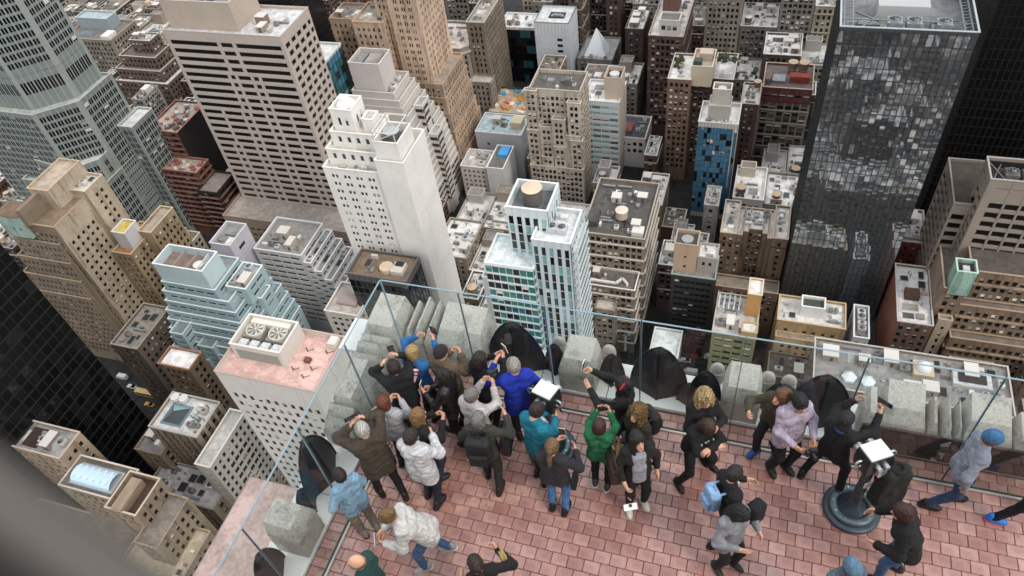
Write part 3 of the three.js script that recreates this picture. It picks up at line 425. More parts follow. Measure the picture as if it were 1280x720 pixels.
// --- red and buff commercial block
b = hero('commercial_block', 'red brick topped block with buff grid facade and twin water tanks', 12, -341, 21);
{ const st = { wall: wallM(0x9d9183), pitch: 3.6, ww: 2.9, wh: 2, fh: 3.6, blind: .55, spandrelMat: wallM(0x6b5f55), spin: .3, d: .6, edge: .3, topH: 1.2, ledge: 2, ledgeMat: smoothM(0xa89c8e) }; mass(b, [1, 24, -352, -329.4], 0, 41, { s: st, roof: roofM(0x5b5450), noRoof: 1 }); y = mass(b, [1.2, 23.8, -351.8, -329.8], 41, 49, { s: { ...st, wall: wallM(0x75453f), spandrelMat: wallM(0x75453f), wh: 1.4, ledge: 0, topH: 2.2, fh: 4 }, roof: roofM(0x6a615c), coping: 0xc0a79c }); boxUnit(b, 17.5, y, -338, 9, 3.4, 4, wallM(0x96402f), 'bulkhead'); boxUnit(b, 8, y, -338, 6, 1.4, 6, GREY_METAL, 'cooling_unit'); boxUnit(b, 3.2, y, -338, 2.6, 3, 9, wallM(0x7c6a62), 'bulkhead'); waterTank(b, 13.6, y, -345.5, 2.2, 3.4, 2.4); waterTank(b, 18.6, y, -345.5, 2.2, 3.4, 2.4); } b.flush();
// --- blue glass tower
b = hero('glass_tower', 'slim blue glass tower with a white roof and boxed lift head', -15.5, -296, 22);
{ y = mass(b, [-24, -6.8, -304, -287.6], 0, 56, { s: { curtain: 1, pitch: 1.4, fh: 3.1, glass: 'blue', tones: ['blue', 'blue', 'blue', 'dark', 'blue', 'blue'], tilt: .06, baseH: 3, topH: 2.6, wall: smoothM(0xc4c0b9), frame: metalM(0x3c5566, .4, .4), mw: .12, mo: .06, blind: .12 }, f: [, { curtain: 0, blank: 1 }, , { curtain: 0, blank: 1 }], roof: roofM(0xe5e4e1), par: 1.6, coping: 0xd5d2cc }); mass(b, [-20.5, -11, -300, -291.5], y, 62, { s: { wall: smoothM(0xb2aca4), blank: 1 }, roof: roofM(0xbab6af), par: .5 }); mass(b, [-19.5, -11.6, -299.5, -294], 61, 69, { s: { wall: smoothM(0xbeb7ac), blank: 1 }, roof: roofM(0x97938b), par: 2.2, coping: 0xd6d1c8 }); b.add('round_tank', new MB().cyl(0, 0, 1.8, 1.8, 0, 1.4, 18).geo(), WHITE_METAL, -15.6, 66.9, -296.6); clutter(b, -23, -8, -291.6, -288, y, 6); boxUnit(b, -8.4, 20, -287.5, .5, 36, .3, smoothM(0xb9b5ae), 'corner_pier'); }
b.flush();
b = hero('loft_building', 'maroon brick loft with a pale patched roof behind the blue glass tower', -4, -322, 23);
y = mass(b, [-7.6, .6, -331, -313], 0, 50, { s: { wall: wallM(0x5c4640), pitch: 2.6, ww: 1.2, blind: .4 }, roof: roofM(0xd3cec2), coping: 0xb3a69a }); clutter(b, -7, 0, -330, -314, y, 7); waterTank(b, -1.4, y, -326, 1.7, 3, 2.2); b.flush();
// --- mirrored tower
b = hero('mirror_tower', 'tall mirrored glass tower reflecting the city with fans on its open roof', 37.5, -232, 24);
{
  const st = { curtain: 1, pitch: 1.8, fh: 3.95, glass: 'mirror', tilt: .034, baseH: 0, topH: 1.2, wall: metalM(0x6d7375, .35, .7), frame: metalM(0x54595c, .4, .7), mw: .2, mo: .05, bandH: .25, each: 1, eachAbove: 88 };
  mass(b, [19.4, 55.3, -248, -217.2], 0, 142, { s: st, roof: roofM(0x8a8d8e), par: 6, coping: 0xaeb6b8 });
  const yy = 136, S = metalM(0x9aa0a2, .5, .5), mb = new MB();
  for (const x of [20.6, 23, 52, 54.1]) mb.bar([x, 141.2, -218], [x, 141.2, -247], .35); for (let k = 0; k < 16; k++) { const z = -219 - k * 1.8; mb.bar([20.6, 141.2, z], [23, 141.2, z - .9], .2).bar([52, 141.2, z], [54.1, 141.2, z - .9], .2); }
  for (const z of [-218.6, -223.2]) mb.bar([20, 141.3, z], [54.8, 141.3, z], .3); for (const [a, c, e, f] of [[25, -218.6, 30, -229], [30, -223, 24, -231], [44, -223, 51.5, -228], [43, -219, 46, -224], [31.5, -218.6, 33, -229], [36.6, -218.6, 36.6, -228]]) mb.bar([a, 141, c], [e, 139.5, f], .4); part('roof_truss', mb.geo(b.ox, 0, b.oz), S, b.root);
  boxUnit(b, 37, yy, -235.5, 14, 5.6, 8.5, smoothM(0xb5b7b6), 'bulkhead'); for (const x of [34.2, 39.4, 47.2]) fanUnit(b, x, yy, -223.6, 4, 5.4, 4, metalM(0xaab3b6, .5, .2)); boxUnit(b, 28, yy, -228.5, 6, 2, 4, GREY_METAL); boxUnit(b, 48, yy, -229, 6, 1.6, 4, GREY_METAL);
}
b.flush();
// --- black tower
b = hero('black_tower', 'huge black glass tower filling the dark upper corner beside the mirrored tower', 100, -295, 25);
mass(b, [68.8, 140, -330, -262], 0, 215, { s: { curtain: 1, pitch: 1.9, fh: 3.9, glass: 'black', tilt: .004, baseH: 0, topH: 2, wall: M(0x050504), frame: M(0x030303, { roughness: .9 }), mw: .3, mo: .1, bandH: .25 }, roof: roofM(0x333333) }); b.flush();
// --- centre block with white string courses
b = hero('loft_building', 'tan loft block with white string courses and a pale water tank', -45, -220, 26);
{
  const st = { wall: wallM(0x9a8b7a), pitch: 2.3, ww: 1.55, wh: 2.1, fh: 3.55, blind: .45, ledge: 2, ledgeMat: smoothM(0xc6beb2), ledgeO: .6, edge: .4, topH: 1.3, ac: .06 };
  y = mass(b, [-58, -33.3, -240, -206.4], 0, 58, { s: st, f: [, , , { blank: 1 }], roof: roofM(0x57534f), par: 1, coping: 0xaaa196 }); clutter(b, -57, -35, -238, -222, y, 12); clutter(b, -57, -35, -221, -208, y, 9); waterTank(b, -44.4, y, -217.5, 2.4, 3.6, 1.2, 'pale', 0xd8cbbb); boxUnit(b, -36.6, y, -210, 4.4, 2.6, 4, smoothM(0xd6d2cb), 'bulkhead'); boxUnit(b, -55, y, -215, 4, 3, 8, roofM(0x4e4a48), 'bulkhead');
  y = mass(b, [-58, -35, -206.3, -196], 0, 40, { s: { ...st, wall: wallM(0x8d8073) }, roof: roofM(0x6d6660), coping: 0xded9d0 }); clutter(b, -57, -46, -205, -197, y, 7);
  const pp = new MB(); pp.bar([-53, y + 1, -198.5], [-43, y + 1, -198.5], .9).bar([-43, y + 1, -198.5], [-41, y + 1, -201.5], .9).bar([-41, y + 1, -201.5], [-38.6, y + 1, -199], .9).bar([-38.6, y + 1, -199], [-38.6, 2, -195.6], .9); part('white_duct', pp.geo(b.ox, 0, b.oz), smoothM(0xd9d6cf), b.root);
  mass(b, [-50, -42, -196, -190], 0, 33, { s: { ...st, ledge: 0 }, roof: roofM(0xb9b1a6) });
}
b.flush();
// --- green glass condominium with grey tower
b = hero('glass_condominium', 'green glass condominium with white floor edges and a round roof tank', -54, -140, 27);
{
  const wh = smoothM(0xd2dad9);
  y = mass(b, [-66.2, -52, -146, -134], 0, 112, { s: { curtain: 1, pitch: 2.1, fh: 3.3, glass: 'green', tones: ['green', 'green', 'teal', 'dark'], tilt: .04, baseH: 0, topH: .6, wall: wh, frame: wh, mw: .14, mo: .05, bandH: .5, bandO: .28, each: 1, eachAbove: 60, blind: .1 }, roof: roofM(0xd3dcdb), par: .7, coping: 0xdfe6e5 });
  mass(b, [-68.6, -66.2, -147, -135.5], 0, 104, { s: { wall: smoothM(0xd3d5d2), blank: 1 }, roof: roofM(0xc9cbc8) });
  mass(b, [-60, -48.4, -152, -140.4], 100, 128, { s: { curtain: 1, pitch: 2.4, fh: 3.3, glass: 'grey', tones: ['grey', 'dark', 'pale'], baseH: 0, topH: 3, wall: wh, frame: wh, mw: .9, mo: .2, bandH: .2, bandO: .02 }, roof: roofM(0x6c7072), par: 2.6, coping: 0xe2e8e7 }); waterTank(b, -54.2, 125.4, -146.4, 2.7, 4.4, .6, 'grey', 0xd2bda4);
  y = mass(b, [-52, -41.3, -149, -135.5], 0, 122, { s: { curtain: 1, pitch: 2.1, fh: 3.3, glass: 'grey', tones: ['grey', 'dark', 'teal', 'pale'], baseH: 0, topH: 2.4, wall: wh, frame: smoothM(0xc3cdce), mw: .95, mo: .22, bandH: .22, bandO: .02, blind: .1 }, roof: roofM(0xd9dedd), par: 1.2, coping: 0xe6ebea });
  const fx = -46.4; fanUnit(b, fx - 1.3, y, -141, 2.6, 1.8, 3); fanUnit(b, fx + 1.4, y, -141, 2.6, 1.8, 3); clutter(b, -51, -42, -148, -143, y, 3);
  const bl = b.mb('balcony_rails', wh); for (let k = 0; k < 34; k++) { const yy = 118 - k * 3.3; bl.box(-41.3, -39.6, yy, yy + .35, -148.5, -136.2, true); bl.box(-39.7, -39.6, yy + .35, yy + 1.3, -148.5, -136.2); } mass(b, [-41.2, -40.7, -149, -148], 0, 122, { s: { wall: wh, blank: 1 }, noRoof: 1 }); boxUnit(b, -39.7, 0, -136, .4, 121, .4, wh, 'corner_fin');
}
b.flush();
// --- dark block with beige lift house
b = hero('office_block', 'dark curtain-walled block with a beige blank lift house on its roof', -14, -207, 28);
{ y = mass(b, [-22, -5.6, -214, -201], 0, 47, { s: { wall: M(0x2b2b2b, { roughness: .6 }), pitch: 2, ww: 1.7, wh: 1.6, fh: 3.3, blind: .22, glass: 'dark', d: .3, edge: .3, topH: 1.8, spin: .02 }, roof: roofM(0x8d8b86), coping: 0x8fa0a0 }); mass(b, [-21.9, -13.4, -211.5, -203.5], y, 61, { s: { wall: smoothM(0xb69c83), fh: 5, pitch: 4, ww: 1, wh: 1.2, blind: 0, topH: 3 }, roof: roofM(0x57534f), par: 1.4, coping: 0xa8998a }); b.add('round_vent', new MB().cyl(0, 0, 2.2, 2.2, 0, .5, 20).geo(), smoothM(0x9b9a98), -17.6, 59.8, -207.6); y = mass(b, [-13.2, -6, -213, -205], y, 54, { s: { wall: smoothM(0x9f9890), pitch: 2.4, ww: 1 }, roof: roofM(0xdedcd8) }); clutter(b, -12.6, -6.6, -212, -205.6, y, 3); clutter(b, -21, -7, -203.4, -201, 46.1, 6); }
b.flush();
// --- brown bow-fronted apartment house
b = hero('apartment_house', 'brown brick house with a concave bowed front and white cluttered roof', 6, -233, 29);
{
  const w = wallM(0x86705d), st = { wall: w, pitch: 2.5, ww: 1.15, wh: 1.7, fh: 3.4, blind: .5, edge: .5, ledge: 5, ledgeMat: wallM(0x5f4d40), ledgeO: .4, topH: 1.6 };
  for (const [x0, x1, z1] of [[-6.7, -.6, -224.2], [13, 18.7, -224.4]]) mass(b, [x0, x1, -244, z1], 0, 50, { s: st, roof: roofM(0xcac4ba), coping: 0xb29c88 });
  for (const [x0, x1, z1] of [[-.6, 1.6, -226.2], [1.6, 3.8, -228.6], [3.8, 9.2, -230.4], [9.2, 11.2, -228.6], [11.2, 13, -226.2]]) y = mass(b, [x0, x1, -243, z1], 0, 48, { s: { ...st, pitch: 1.7, ww: 1, edge: .1 }, roof: roofM(0xd6d3cd), coping: 0xb9a797, par: .8 }); clutter(b, 0, 12.4, -242, -232, y, 14); clutter(b, -6, -1, -243, -226, 49.1, 5); clutter(b, 13.4, 18, -243, -226, 49.1, 5);
  mass(b, [-6.7, 18.7, -224, -217], 0, 27, { s: st, roof: roofM(0x8d8377), coping: 0xb29c88 });
}
b.flush();
// --- tan block near the glass rail
b = hero('commercial_block', 'tan block with a white roof box under the mirrored tower', 30, -194, 30);
{ const st = { allSides: 1, wall: wallM(0xae946e), pitch: 3.2, ww: 1.2, wh: 1.5, fh: 3.6, blind: .15, edge: .6, topH: 3, glass: 'dark' }; y = mass(b, [18, 41.2, -203, -190.4], 0, 42, { s: st, roof: roofM(0xd0cdc6), coping: 0xc2a983 }); mass(b, [25.5, 33.5, -200, -194.5], y, 46.5, { s: { wall: smoothM(0xd9d8d4), pitch: 3, ww: 1.2, wh: 1.3, topH: 1.6 }, roof: roofM(0x4a5347), par: 1.2, coping: 0xe5e4e1 }); clutter(b, 34, 40.6, -201, -191.5, y, 8); clutter(b, 18.6, 25, -202, -191, y, 5); mass(b, [18.4, 40, -190.4, -187.5], 0, 36, { s: { ...st, wall: wallM(0xc2a886), pitch: 2.6 }, roof: roofM(0x98897a), par: .6 }); mass(b, [17.5, 41, -187.5, -176], 0, 27, { s: { ...st, wall: wallM(0x7d6a5a), pitch: 2.4, blind: .4 }, roof: roofM(0x6b625a), coping: 0x8e8174 }); clutter(b, 18, 40, -187, -177, 26.1, 12); }
b.flush();
b = hero('walkup_building', 'narrow white walk-up with a dark courtyard roof below the mirrored tower', 46.8, -196, 31);
y = mass(b, [44.2, 49.4, -205, -189.4], 0, 40, { s: { wall: smoothM(0xc9cccd), pitch: 2.3, ww: 1.3, wh: 1.3, fh: 3.1, edge: .2, blind: .1 }, roof: roofM(0x77797b), coping: 0xdfe0e0 }); clutter(b, 44.6, 49, -204, -190, y, 7); b.flush();
b = hero('brick_tower', 'rust brick block with orange flank and long cluttered white roof', 62, -206, 32);
{ const st = { wall: wallM(0x6d574a), pitch: 2.6, ww: 1.3, wh: 1.8, fh: 3.5, blind: .3, edge: .4 }; y = mass(b, [56.6, 67.9, -221, -192.5], 0, 48, { s: st, f: [, , , { blank: 1, wall: wallM(0x8f5a45), wallName: 'flank_wall' }], roof: roofM(0xd0cecb), coping: 0xb7b1aa }); clutter(b, 57, 67.6, -220, -206, y, 12); clutter(b, 57, 67.6, -204, -193, y, 3); boxUnit(b, 61.6, y, -206, 4.6, 2.4, 4, wallM(0x5c4238), 'bulkhead'); mass(b, [51, 56.6, -221, -200], 0, 20, { s: { ...st, wall: wallM(0x3f3430) }, roof: roofM(0x3c3936) }); } b.flush();
b = hero('brick_block', 'bright red brick block with white roof wedged beside the mirrored tower', 63.5, -246, 33);
y = mass(b, [58.6, 68.6, -256, -236.6], 0, 45, { s: { wall: wallM(0x84443a), pitch: 2.8, ww: 1.1, wh: 1.4, blind: .6 }, roof: roofM(0xcfccc6), coping: 0xb5aca5 }); clutter(b, 59, 68, -255, -237, y, 10); b.flush();
// --- grey gridded tower at the right
b = hero('office_tower', 'grey brown gridded tower with wide dark windows near the right edge', 85, -226, 34);
{ const w = smoothM(0x8f8478), st = { wall: w, fh: 3.9, pitch: 4.6, ww: 4, wh: 2.5, sill: .9, d: .7, edge: .3, topH: 4.4, glass: 'black', blind: 0, each: 1, spin: .12 }; mass(b, [66.8, 100, -244, -219.6], 0, 80, { s: st, roof: roofM(0x4e4841), coping: 0x97908a }); y = mass(b, [72.5, 100, -226, -214.5], 0, 95, { s: { ...st, topH: 9 }, roof: roofM(0x3e3a36), par: 3.4, coping: 0xb0aaa2 }); for (let k = 0; k < 3; k++) fanUnit(b, 79.5 + k * 5, y, -220.5, 4, 2.4, 4, metalM(0x8f8a84, .6, .3)); const mb = new MB().bar([73.5, 93, -215.2], [77, 93, -225], .3).bar([73.5, 93.6, -225], [78, 93, -216], .3); part('roof_truss', mb.geo(b.ox, 0, b.oz), GREY_METAL, b.root); }
b.flush();
// --- brown masonry block with copper-topped turrets
b = hero('masonry_block', 'broad brown masonry block with ledges and a copper green corner turret', 90, -203, 35);
{
  const w = wallM(0x8a7460), st = { wall: w, fh: 3.6, pitch: 2.4, ww: 1.45, wh: 2.1, blind: .35, d: .25, edge: .4, ledge: 4, ledgeMat: wallM(0x9c8670), ledgeO: .9, topH: 2.4 };
  mass(b, [75, 112, -222, -203], 0, 66, { s: st, roof: roofM(0x57504a), coping: 0xaa957d }); mass(b, [68.2, 75, -222, -199.5], 0, 60, { s: { ...st, ledge: 0 }, f: [, , , { blank: 1, wall: wallM(0xa08c7c), wallName: 'flank_wall' }], roof: roofM(0x6b625a), coping: 0xb3a18c });
  mass(b, [69.5, 75.6, -205, -198.8], 58, 69, { s: { wall: M(0x9dbfae, { map: T.masonry, roughness: .7 }), wallName: 'copper_turret', blank: 1 }, roof: roofM(0x3a3835), par: 1.4, coping: 0xbcd2c5 }); boxUnit(b, 72.6, 67.7, -201.4, 2, .7, 2.4, WHITE_METAL, 'skylight');
  mass(b, [70, 74.4, -199.4, -197], 0, 47, { s: { ...st, ledge: 0, pitch: 2, ww: .9, wall: smoothM(0xb0a08c) }, roof: roofM(0x9b8f80) }); mass(b, [75, 112, -203, -199.6], 0, 53, { s: st, roof: roofM(0x7d7166), par: .7, coping: 0xaa957d }); mass(b, [75.5, 112, -199.6, -195.8], 0, 40, { s: st, roof: roofM(0x7d7166), par: .7, coping: 0xaa957d }); mass(b, [78, 92, -195.8, -192], 0, 30, { s: { ...st, ledge: 0, wall: wallM(0xa3937f) }, roof: roofM(0x8b8074), coping: 0xbcab96 }); mass(b, [100, 116, -195.8, -186], 0, 34, { s: { ...st, ledge: 0 }, roof: roofM(0x6b635b), coping: 0xa39178 });
}
b.flush();
// --- olive block with roof plant
b = hero('commercial_block', 'olive fronted block with a roof crowded with white machinery', 4, -187, 36);
{ y = mass(b, [-3.8, 11.4, -197, -177.4], 0, 45, { s: { wall: smoothM(0x85815f), pitch: 3.4, ww: 2.7, wh: 1.5, fh: 3.5, blind: .45, glass: 'grey', edge: .4 }, f: [{}, {}], roof: roofM(0xbdb9b1), coping: 0xb8b3a5 }); clutter(b, -3.4, 6, -196, -186, y, 16); clutter(b, -3.4, 11, -186, -178, y, 16); mass(b, [6.4, 11.2, -196, -188], y, 56, { s: { wall: smoothM(0xb98d55), blank: 1 }, roof: roofM(0xdedbd5), par: .6, coping: 0xcdbfa9 }); mass(b, [6, 11.4, -182, -177.2], y, 48, { s: { wall: smoothM(0xae9468), blank: 1 }, roof: roofM(0xd6d2c9), par: .4 }); const gm = new MB(); for (let k = 0; k < 5; k++) gm.bar([-3 + k * 1.8, y + 2.2, -195], [-3 + k * 1.8, y + 2.2, -188], .5); part('pipe_rack', gm.geo(b.ox, 0, b.oz), WHITE_METAL, b.root); }
b.flush();
// --- dark-roofed podium in front of the white tower
b = hero('office_block', 'charcoal glass block with a brown roof at the foot of the white tower', -119, -157, 37);
{ y = mass(b, [-130, -107, -166, -153.4], 0, 75, { s: { curtain: 1, pitch: 2.2, fh: 3.6, glass: 'grey', tones: ['grey', 'dark'], tilt: .02, baseH: 0, topH: 3.2, wall: smoothM(0x5a5855), frame: M(0x3a3a3b), mw: .2 }, roof: roofM(0x7d6b59), par: 1, coping: 0x6c655e }); b.add('round_tank', new MB().cyl(0, 0, 2.5, 2.5, 0, 1.8, 20).geo(), smoothM(0xcdb79c), -116.6, y, -158.6); boxUnit(b, -112, y, -159, 4.4, 1.8, 5, smoothM(0xc9c4bb)); boxUnit(b, -112, y + 1.8, -160.4, 3, .4, 2, DARK_METAL); clutter(b, -129, -120, -165, -154.4, y, 4); y = mass(b, [-142, -128, -163, -148], 0, 58, { s: { wall: smoothM(0xbfb9b0), pitch: 2.8, ww: 1.6 }, roof: roofM(0xb3aaa2), coping: 0xd9d5cf }); boxUnit(b, -135, y, -155, 8, 1.2, 5, smoothM(0x9d8f88), 'skylight_curb'); }
b.flush();
// --- left: tan deco tower
b = hero('deco_tower', 'tan deco tower with a green copper penthouse and setback left flank', -260, -154, 38);
{
  const w = wallM(0xc4b59f), w2 = wallM(0x968673), st = { wall: w, fh: 3.5, pitch: 3, ww: 1.4, wh: 1.7, sill: .9, d: .35, edge: 1.2, topH: 9, glass: 'dark', blind: .2 };
  y = mass(b, [-271, -248.6, -163, -145], 0, 85, { s: st, f: [{ wall: w2, topH: 4, pitch: 2.4, ww: 1.3, wh: 2 }], roof: roofM(0x8d7a66), par: .6, coping: 0xb39c80 });
  mass(b, [-264.5, -254, -174, -155], 0, 94, { s: { ...st, topH: 14 }, roof: roofM(0xb3a593), coping: 0xc2ad92 }); mass(b, [-255, -246.5, -174, -163], 0, 88, { s: { ...st, topH: 3 }, roof: roofM(0xcfcbc2), coping: 0xc9bba5 }); clutter(b, -254.4, -247, -173.5, -164, 87.1, 4); boxUnit(b, -260.4, 84.6, -150, 1.8, 8, 12, w2, 'chimney_breast');
  mass(b, [-274.5, -262.5, -152, -143.4], 78, 89, { s: { wall: M(0xbcd9cb, { map: T.masonry, roughness: .65 }), wallName: 'copper_penthouse', pitch: 3, ww: .9, wh: 1.4, fh: 5, topH: 3, blind: .3 }, roof: roofM(0x7d6553), par: .4, coping: 0x6e5847 });
  clutter(b, -269, -265, -162, -153, y, 5); for (let k = 0; k < 4; k++) fanUnit(b, -267 - (k % 2) * 2.4, 93.1 - 8.7, -163.6 + Math.floor(k / 2) * 2.4, 2.1, 2, 2.1);
  [[-276, -252, -144.2, 76], [-280, -252.6, -143.4, 66], [-284, -253.2, -142.6, 56], [-288, -254, -141.8, 46]].forEach(([x0, x1, z1, h], k) => { mass(b, [x0, x1, -150, z1], 0, h, { s: { ...st, wall: k % 2 ? w2 : wallM(0x9f907e), topH: 2, pitch: 2.2, ww: 1.2, wh: 2, edge: .4 }, roof: roofM(0x7d7063), par: 1.3, coping: 0xb09a80 }); });
}
b.flush();
b = hero('apartment_house', 'ochre brick house with a white rooftop box beside the tan deco tower', -239, -166, 39);
{ const w = wallM(0xab9676), st = { wall: w, fh: 3.4, pitch: 2.5, ww: 1.2, wh: 1.7, edge: .5, blind: .2 }; mass(b, [-244, -234.6, -175, -156.2], 0, 62, { s: st, roof: roofM(0xa87a55), coping: 0xc2a988 }); mass(b, [-242.5, -236, -168, -160], 61, 70, { s: { wall: smoothM(0xc5c3c2), blank: 1 }, roof: roofM(0xc9b35a), par: .8, coping: 0xdedcd8 }); mass(b, [-236, -229.4, -182, -166], 0, 66, { s: { ...st, topH: 2.4 }, f: [{ blank: 1 }], roof: roofM(0xa59a8b), coping: 0xcab795 }); } b.flush();
b = hero('brick_block', 'drab brown block with a ragged roof at the foot of the deco tower', -219, -131, 40);
y = mass(b, [-229, -216, -145, -123], 0, 46, { s: { wall: wallM(0x6f6157), pitch: 2.8, ww: 1.2 }, roof: roofM(0x8e857b), coping: 0x9d9489 }); clutter(b, -228, -217, -144, -124, y, 9); b.flush();
b = hero('commercial_block', 'low block with a clean white roof edged in brown near the street', -183, -114, 41);
mass(b, [-190, -176.3, -119, -111], 0, 60, { s: { wall: wallM(0x7d6a55), pitch: 2.4, ww: 1.4, wh: 1.9, blind: .2 }, roof: roofM(0xdfdcd8), par: .8, coping: 0x9a6a4e }); mass(b, [-191, -176, -111, -104], 0, 44, { s: { wall: wallM(0x6b5b4a), pitch: 2.4, ww: 1.4 }, roof: roofM(0x77706a) }); b.flush();
// --- block with glass pyramid roof
b = hero('hotel_block', 'stone block with a small glass pyramid on its cluttered roof', -158, -92, 42);
{
  const w = wallM(0x9c8e7c), st = { wall: w, fh: 3.5, pitch: 2.9, ww: 1.7, wh: 2.2, sill: .6, d: .5, edge: .5, topH: 1.2, glass: 'dark', blind: .15 };
  y = mass(b, [-172.2, -153.4, -99, -85.2], 0, 65, { s: { ...st, spandrelMat: wallM(0x6f5c4b) }, roof: roofM(0xc7c6c3), coping: 0xa9a59d });
  const a = [-165.8, y + 2.6, -91.6], s = 3.4, p = [[-s, -s], [s, -s], [s, s], [-s, s]].map(([i, j]) => [a[0] + i, y + .2, a[2] + j]); for (let k = 0; k < 4; k++) { const m = new MB().tri(p[(k + 1) % 4], p[k], a); part('glass_pane', m.geo(b.ox, 0, b.oz), k === 0 ? GLASS.pale : GLASS.grey, b.root); } boxUnit(b, a[0], y, a[2], 8, .25, 8, smoothM(0x6b7f88), 'skylight_curb');
  clutter(b, -161, -154, -98, -86, y, 22); clutter(b, -171, -162, -87.6, -85.6, y, 6); b.add('round_tank', new MB().cyl(0, 0, 1.5, 1.5, 0, 1.2, 18).geo(), smoothM(0xd2d2d0), -169.6, y + .6, -97); b.add('round_tank', new MB().cyl(0, 0, 1.5, 1.5, 0, 1.2, 18).geo(), smoothM(0xd2d2d0), -166.4, y + .6, -97.2);
  mass(b, [-151, -145.2, -99, -78], 0, 62, { s: { ...st, wall: smoothM(0xc2bcb2), pitch: 2.7, ww: 1.5, wh: 1.7 }, f: [{}, { each: 1, cols: (r, m, L) => { const o = []; for (let k = 0; k < 8; k++) o.push([L * (.04 + k * .12), L * (.04 + k * .12 + (r > 1 && r < 7 && k > 1 && k < 6 ? .1 : .06))]); return o; }, wh: 2.3 }], roof: roofM(0xbcb9b3), coping: 0xd6d1c8 });
  y = mass(b, [-178, -150, -85, -72.6], 0, 42, { s: st, roof: roofM(0xb6b3b3), coping: 0x9a958d }); clutter(b, -176, -152, -84, -73.4, y, 16); mass(b, [-183, -172.4, -96, -82], 0, 52, { s: st, roof: roofM(0x7e7c79) }); clutter(b, -182, -173, -95, -83, 51.1, 7);
}
b.flush();
// --- bottom-left tan hotel with vaulted skylight
b = hero('hotel_block', 'long tan block with a pale blue vaulted skylight in the lower corner', -165, -60, 43);
{
  const w = wallM(0xa8957f), st = { wall: w, fh: 3.5, pitch: 2.6, ww: 1.2, wh: 1.7, blind: .3, edge: .5 };
  y = mass(b, [-203, -183, -73.5, -64], 0, 76, { s: st, roof: roofM(0x9b9a97), coping: 0xc0b2a0 }); b.add('roof_dome', new MB().cyl(0, 0, 3.4, 1.8, 0, 1.5, 18).geo(), smoothM(0x8f9794), -189.4, y, -69); boxUnit(b, -197, y - .02, -68.8, 6, .1, 6.6, roofM(0x3a2a22), 'roof_patch'); clutter(b, -202, -184, -73, -64.6, y, 7);
  y = mass(b, [-183, -161, -69, -58.5], 0, 70, { s: st, roof: roofM(0x6f6a64), coping: 0xcac3b8 });
  const v = new MB(); for (let k = 0; k < 8; k++) { const a = k / 8 * Math.PI, c = (k + 1) / 8 * Math.PI, P = (t, x) => [x, y + .6 + Math.sin(t) * 2.2, -63.6 - Math.cos(t) * 3]; v.quad(P(a, -180), P(c, -180), P(c, -165.5), P(a, -165.5)); } part('vaulted_skylight', v.geo(b.ox, 0, b.oz), M(0xb4cfde, { roughness: .3 }), b.root); for (let k = 0; k < 6; k++) boxUnit(b, -178.6 + k * 2.4, y + 2.5, -63.6, .35, .5, 4.2, smoothM(0xdfe4e6), 'skylight_rib'); boxUnit(b, -172.7, y, -63.6, 16, .6, 7, smoothM(0xa9adaf), 'skylight_curb');
  y = mass(b, [-161, -150, -67, -55], 0, 73, { s: st, roof: roofM(0x4d3a30), par: 2, coping: 0xc9b8a2 }); boxUnit(b, -156.5, y, -60, 3.6, 3, 10, w, 'bulkhead'); mass(b, [-151, -143, -66, -50], 0, 66, { s: { ...st, wall: wallM(0xb0a089) }, roof: roofM(0x8a8076) });
  y = mass(b, [-160, -138, -62, -44], 0, 55, { s: { ...st, wall: wallM(0xae9e88) }, roof: roofM(0xc9b99f), coping: 0xa8977f }); clutter(b, -142, -138.6, -61, -45, y, 5); mass(b, [-205, -160, -59, -48], 0, 50, { s: { ...st, wall: wallM(0x94866f) }, roof: roofM(0x7f776c), coping: 0xb0a18d }); mass(b, [-138, -120, -64, -40], 0, 42, { s: { ...st, wall: wallM(0x83796c), blind: .5 }, roof: roofM(0x7d746a), coping: 0xa39a8c });
  boxUnit(b, -136.4, 42, -46, 1.4, 1.6, 5, M(0xa3202a, { roughness: .7 }), 'red_awning'); boxUnit(b, -134, 38, -43, 1.4, 1.6, 5, M(0xa3202a, { roughness: .7 }), 'red_awning');
}
b.flush();
// --- dark green-black glass building at the far left
b = hero('dark_glass_tower', 'dark green black glass building in deep shade at the left edge', -232, -81, 44);
mass(b, [-262, -201.5, -101.5, -60], 0, 165, { s: { curtain: 1, pitch: 3, fh: 4, glass: 'black', tones: ['black', 'black', 'black', 'dark'], tilt: .03, baseH: 0, topH: 1.5, wall: M(0x12130f), frame: M(0x0c0c0a, { roughness: .85 }), mw: .25, mo: .12, bandH: .5, bandO: .2, each: 1 }, roof: roofM(0x4a4a45), coping: 0x6b6d64 });  b.flush();
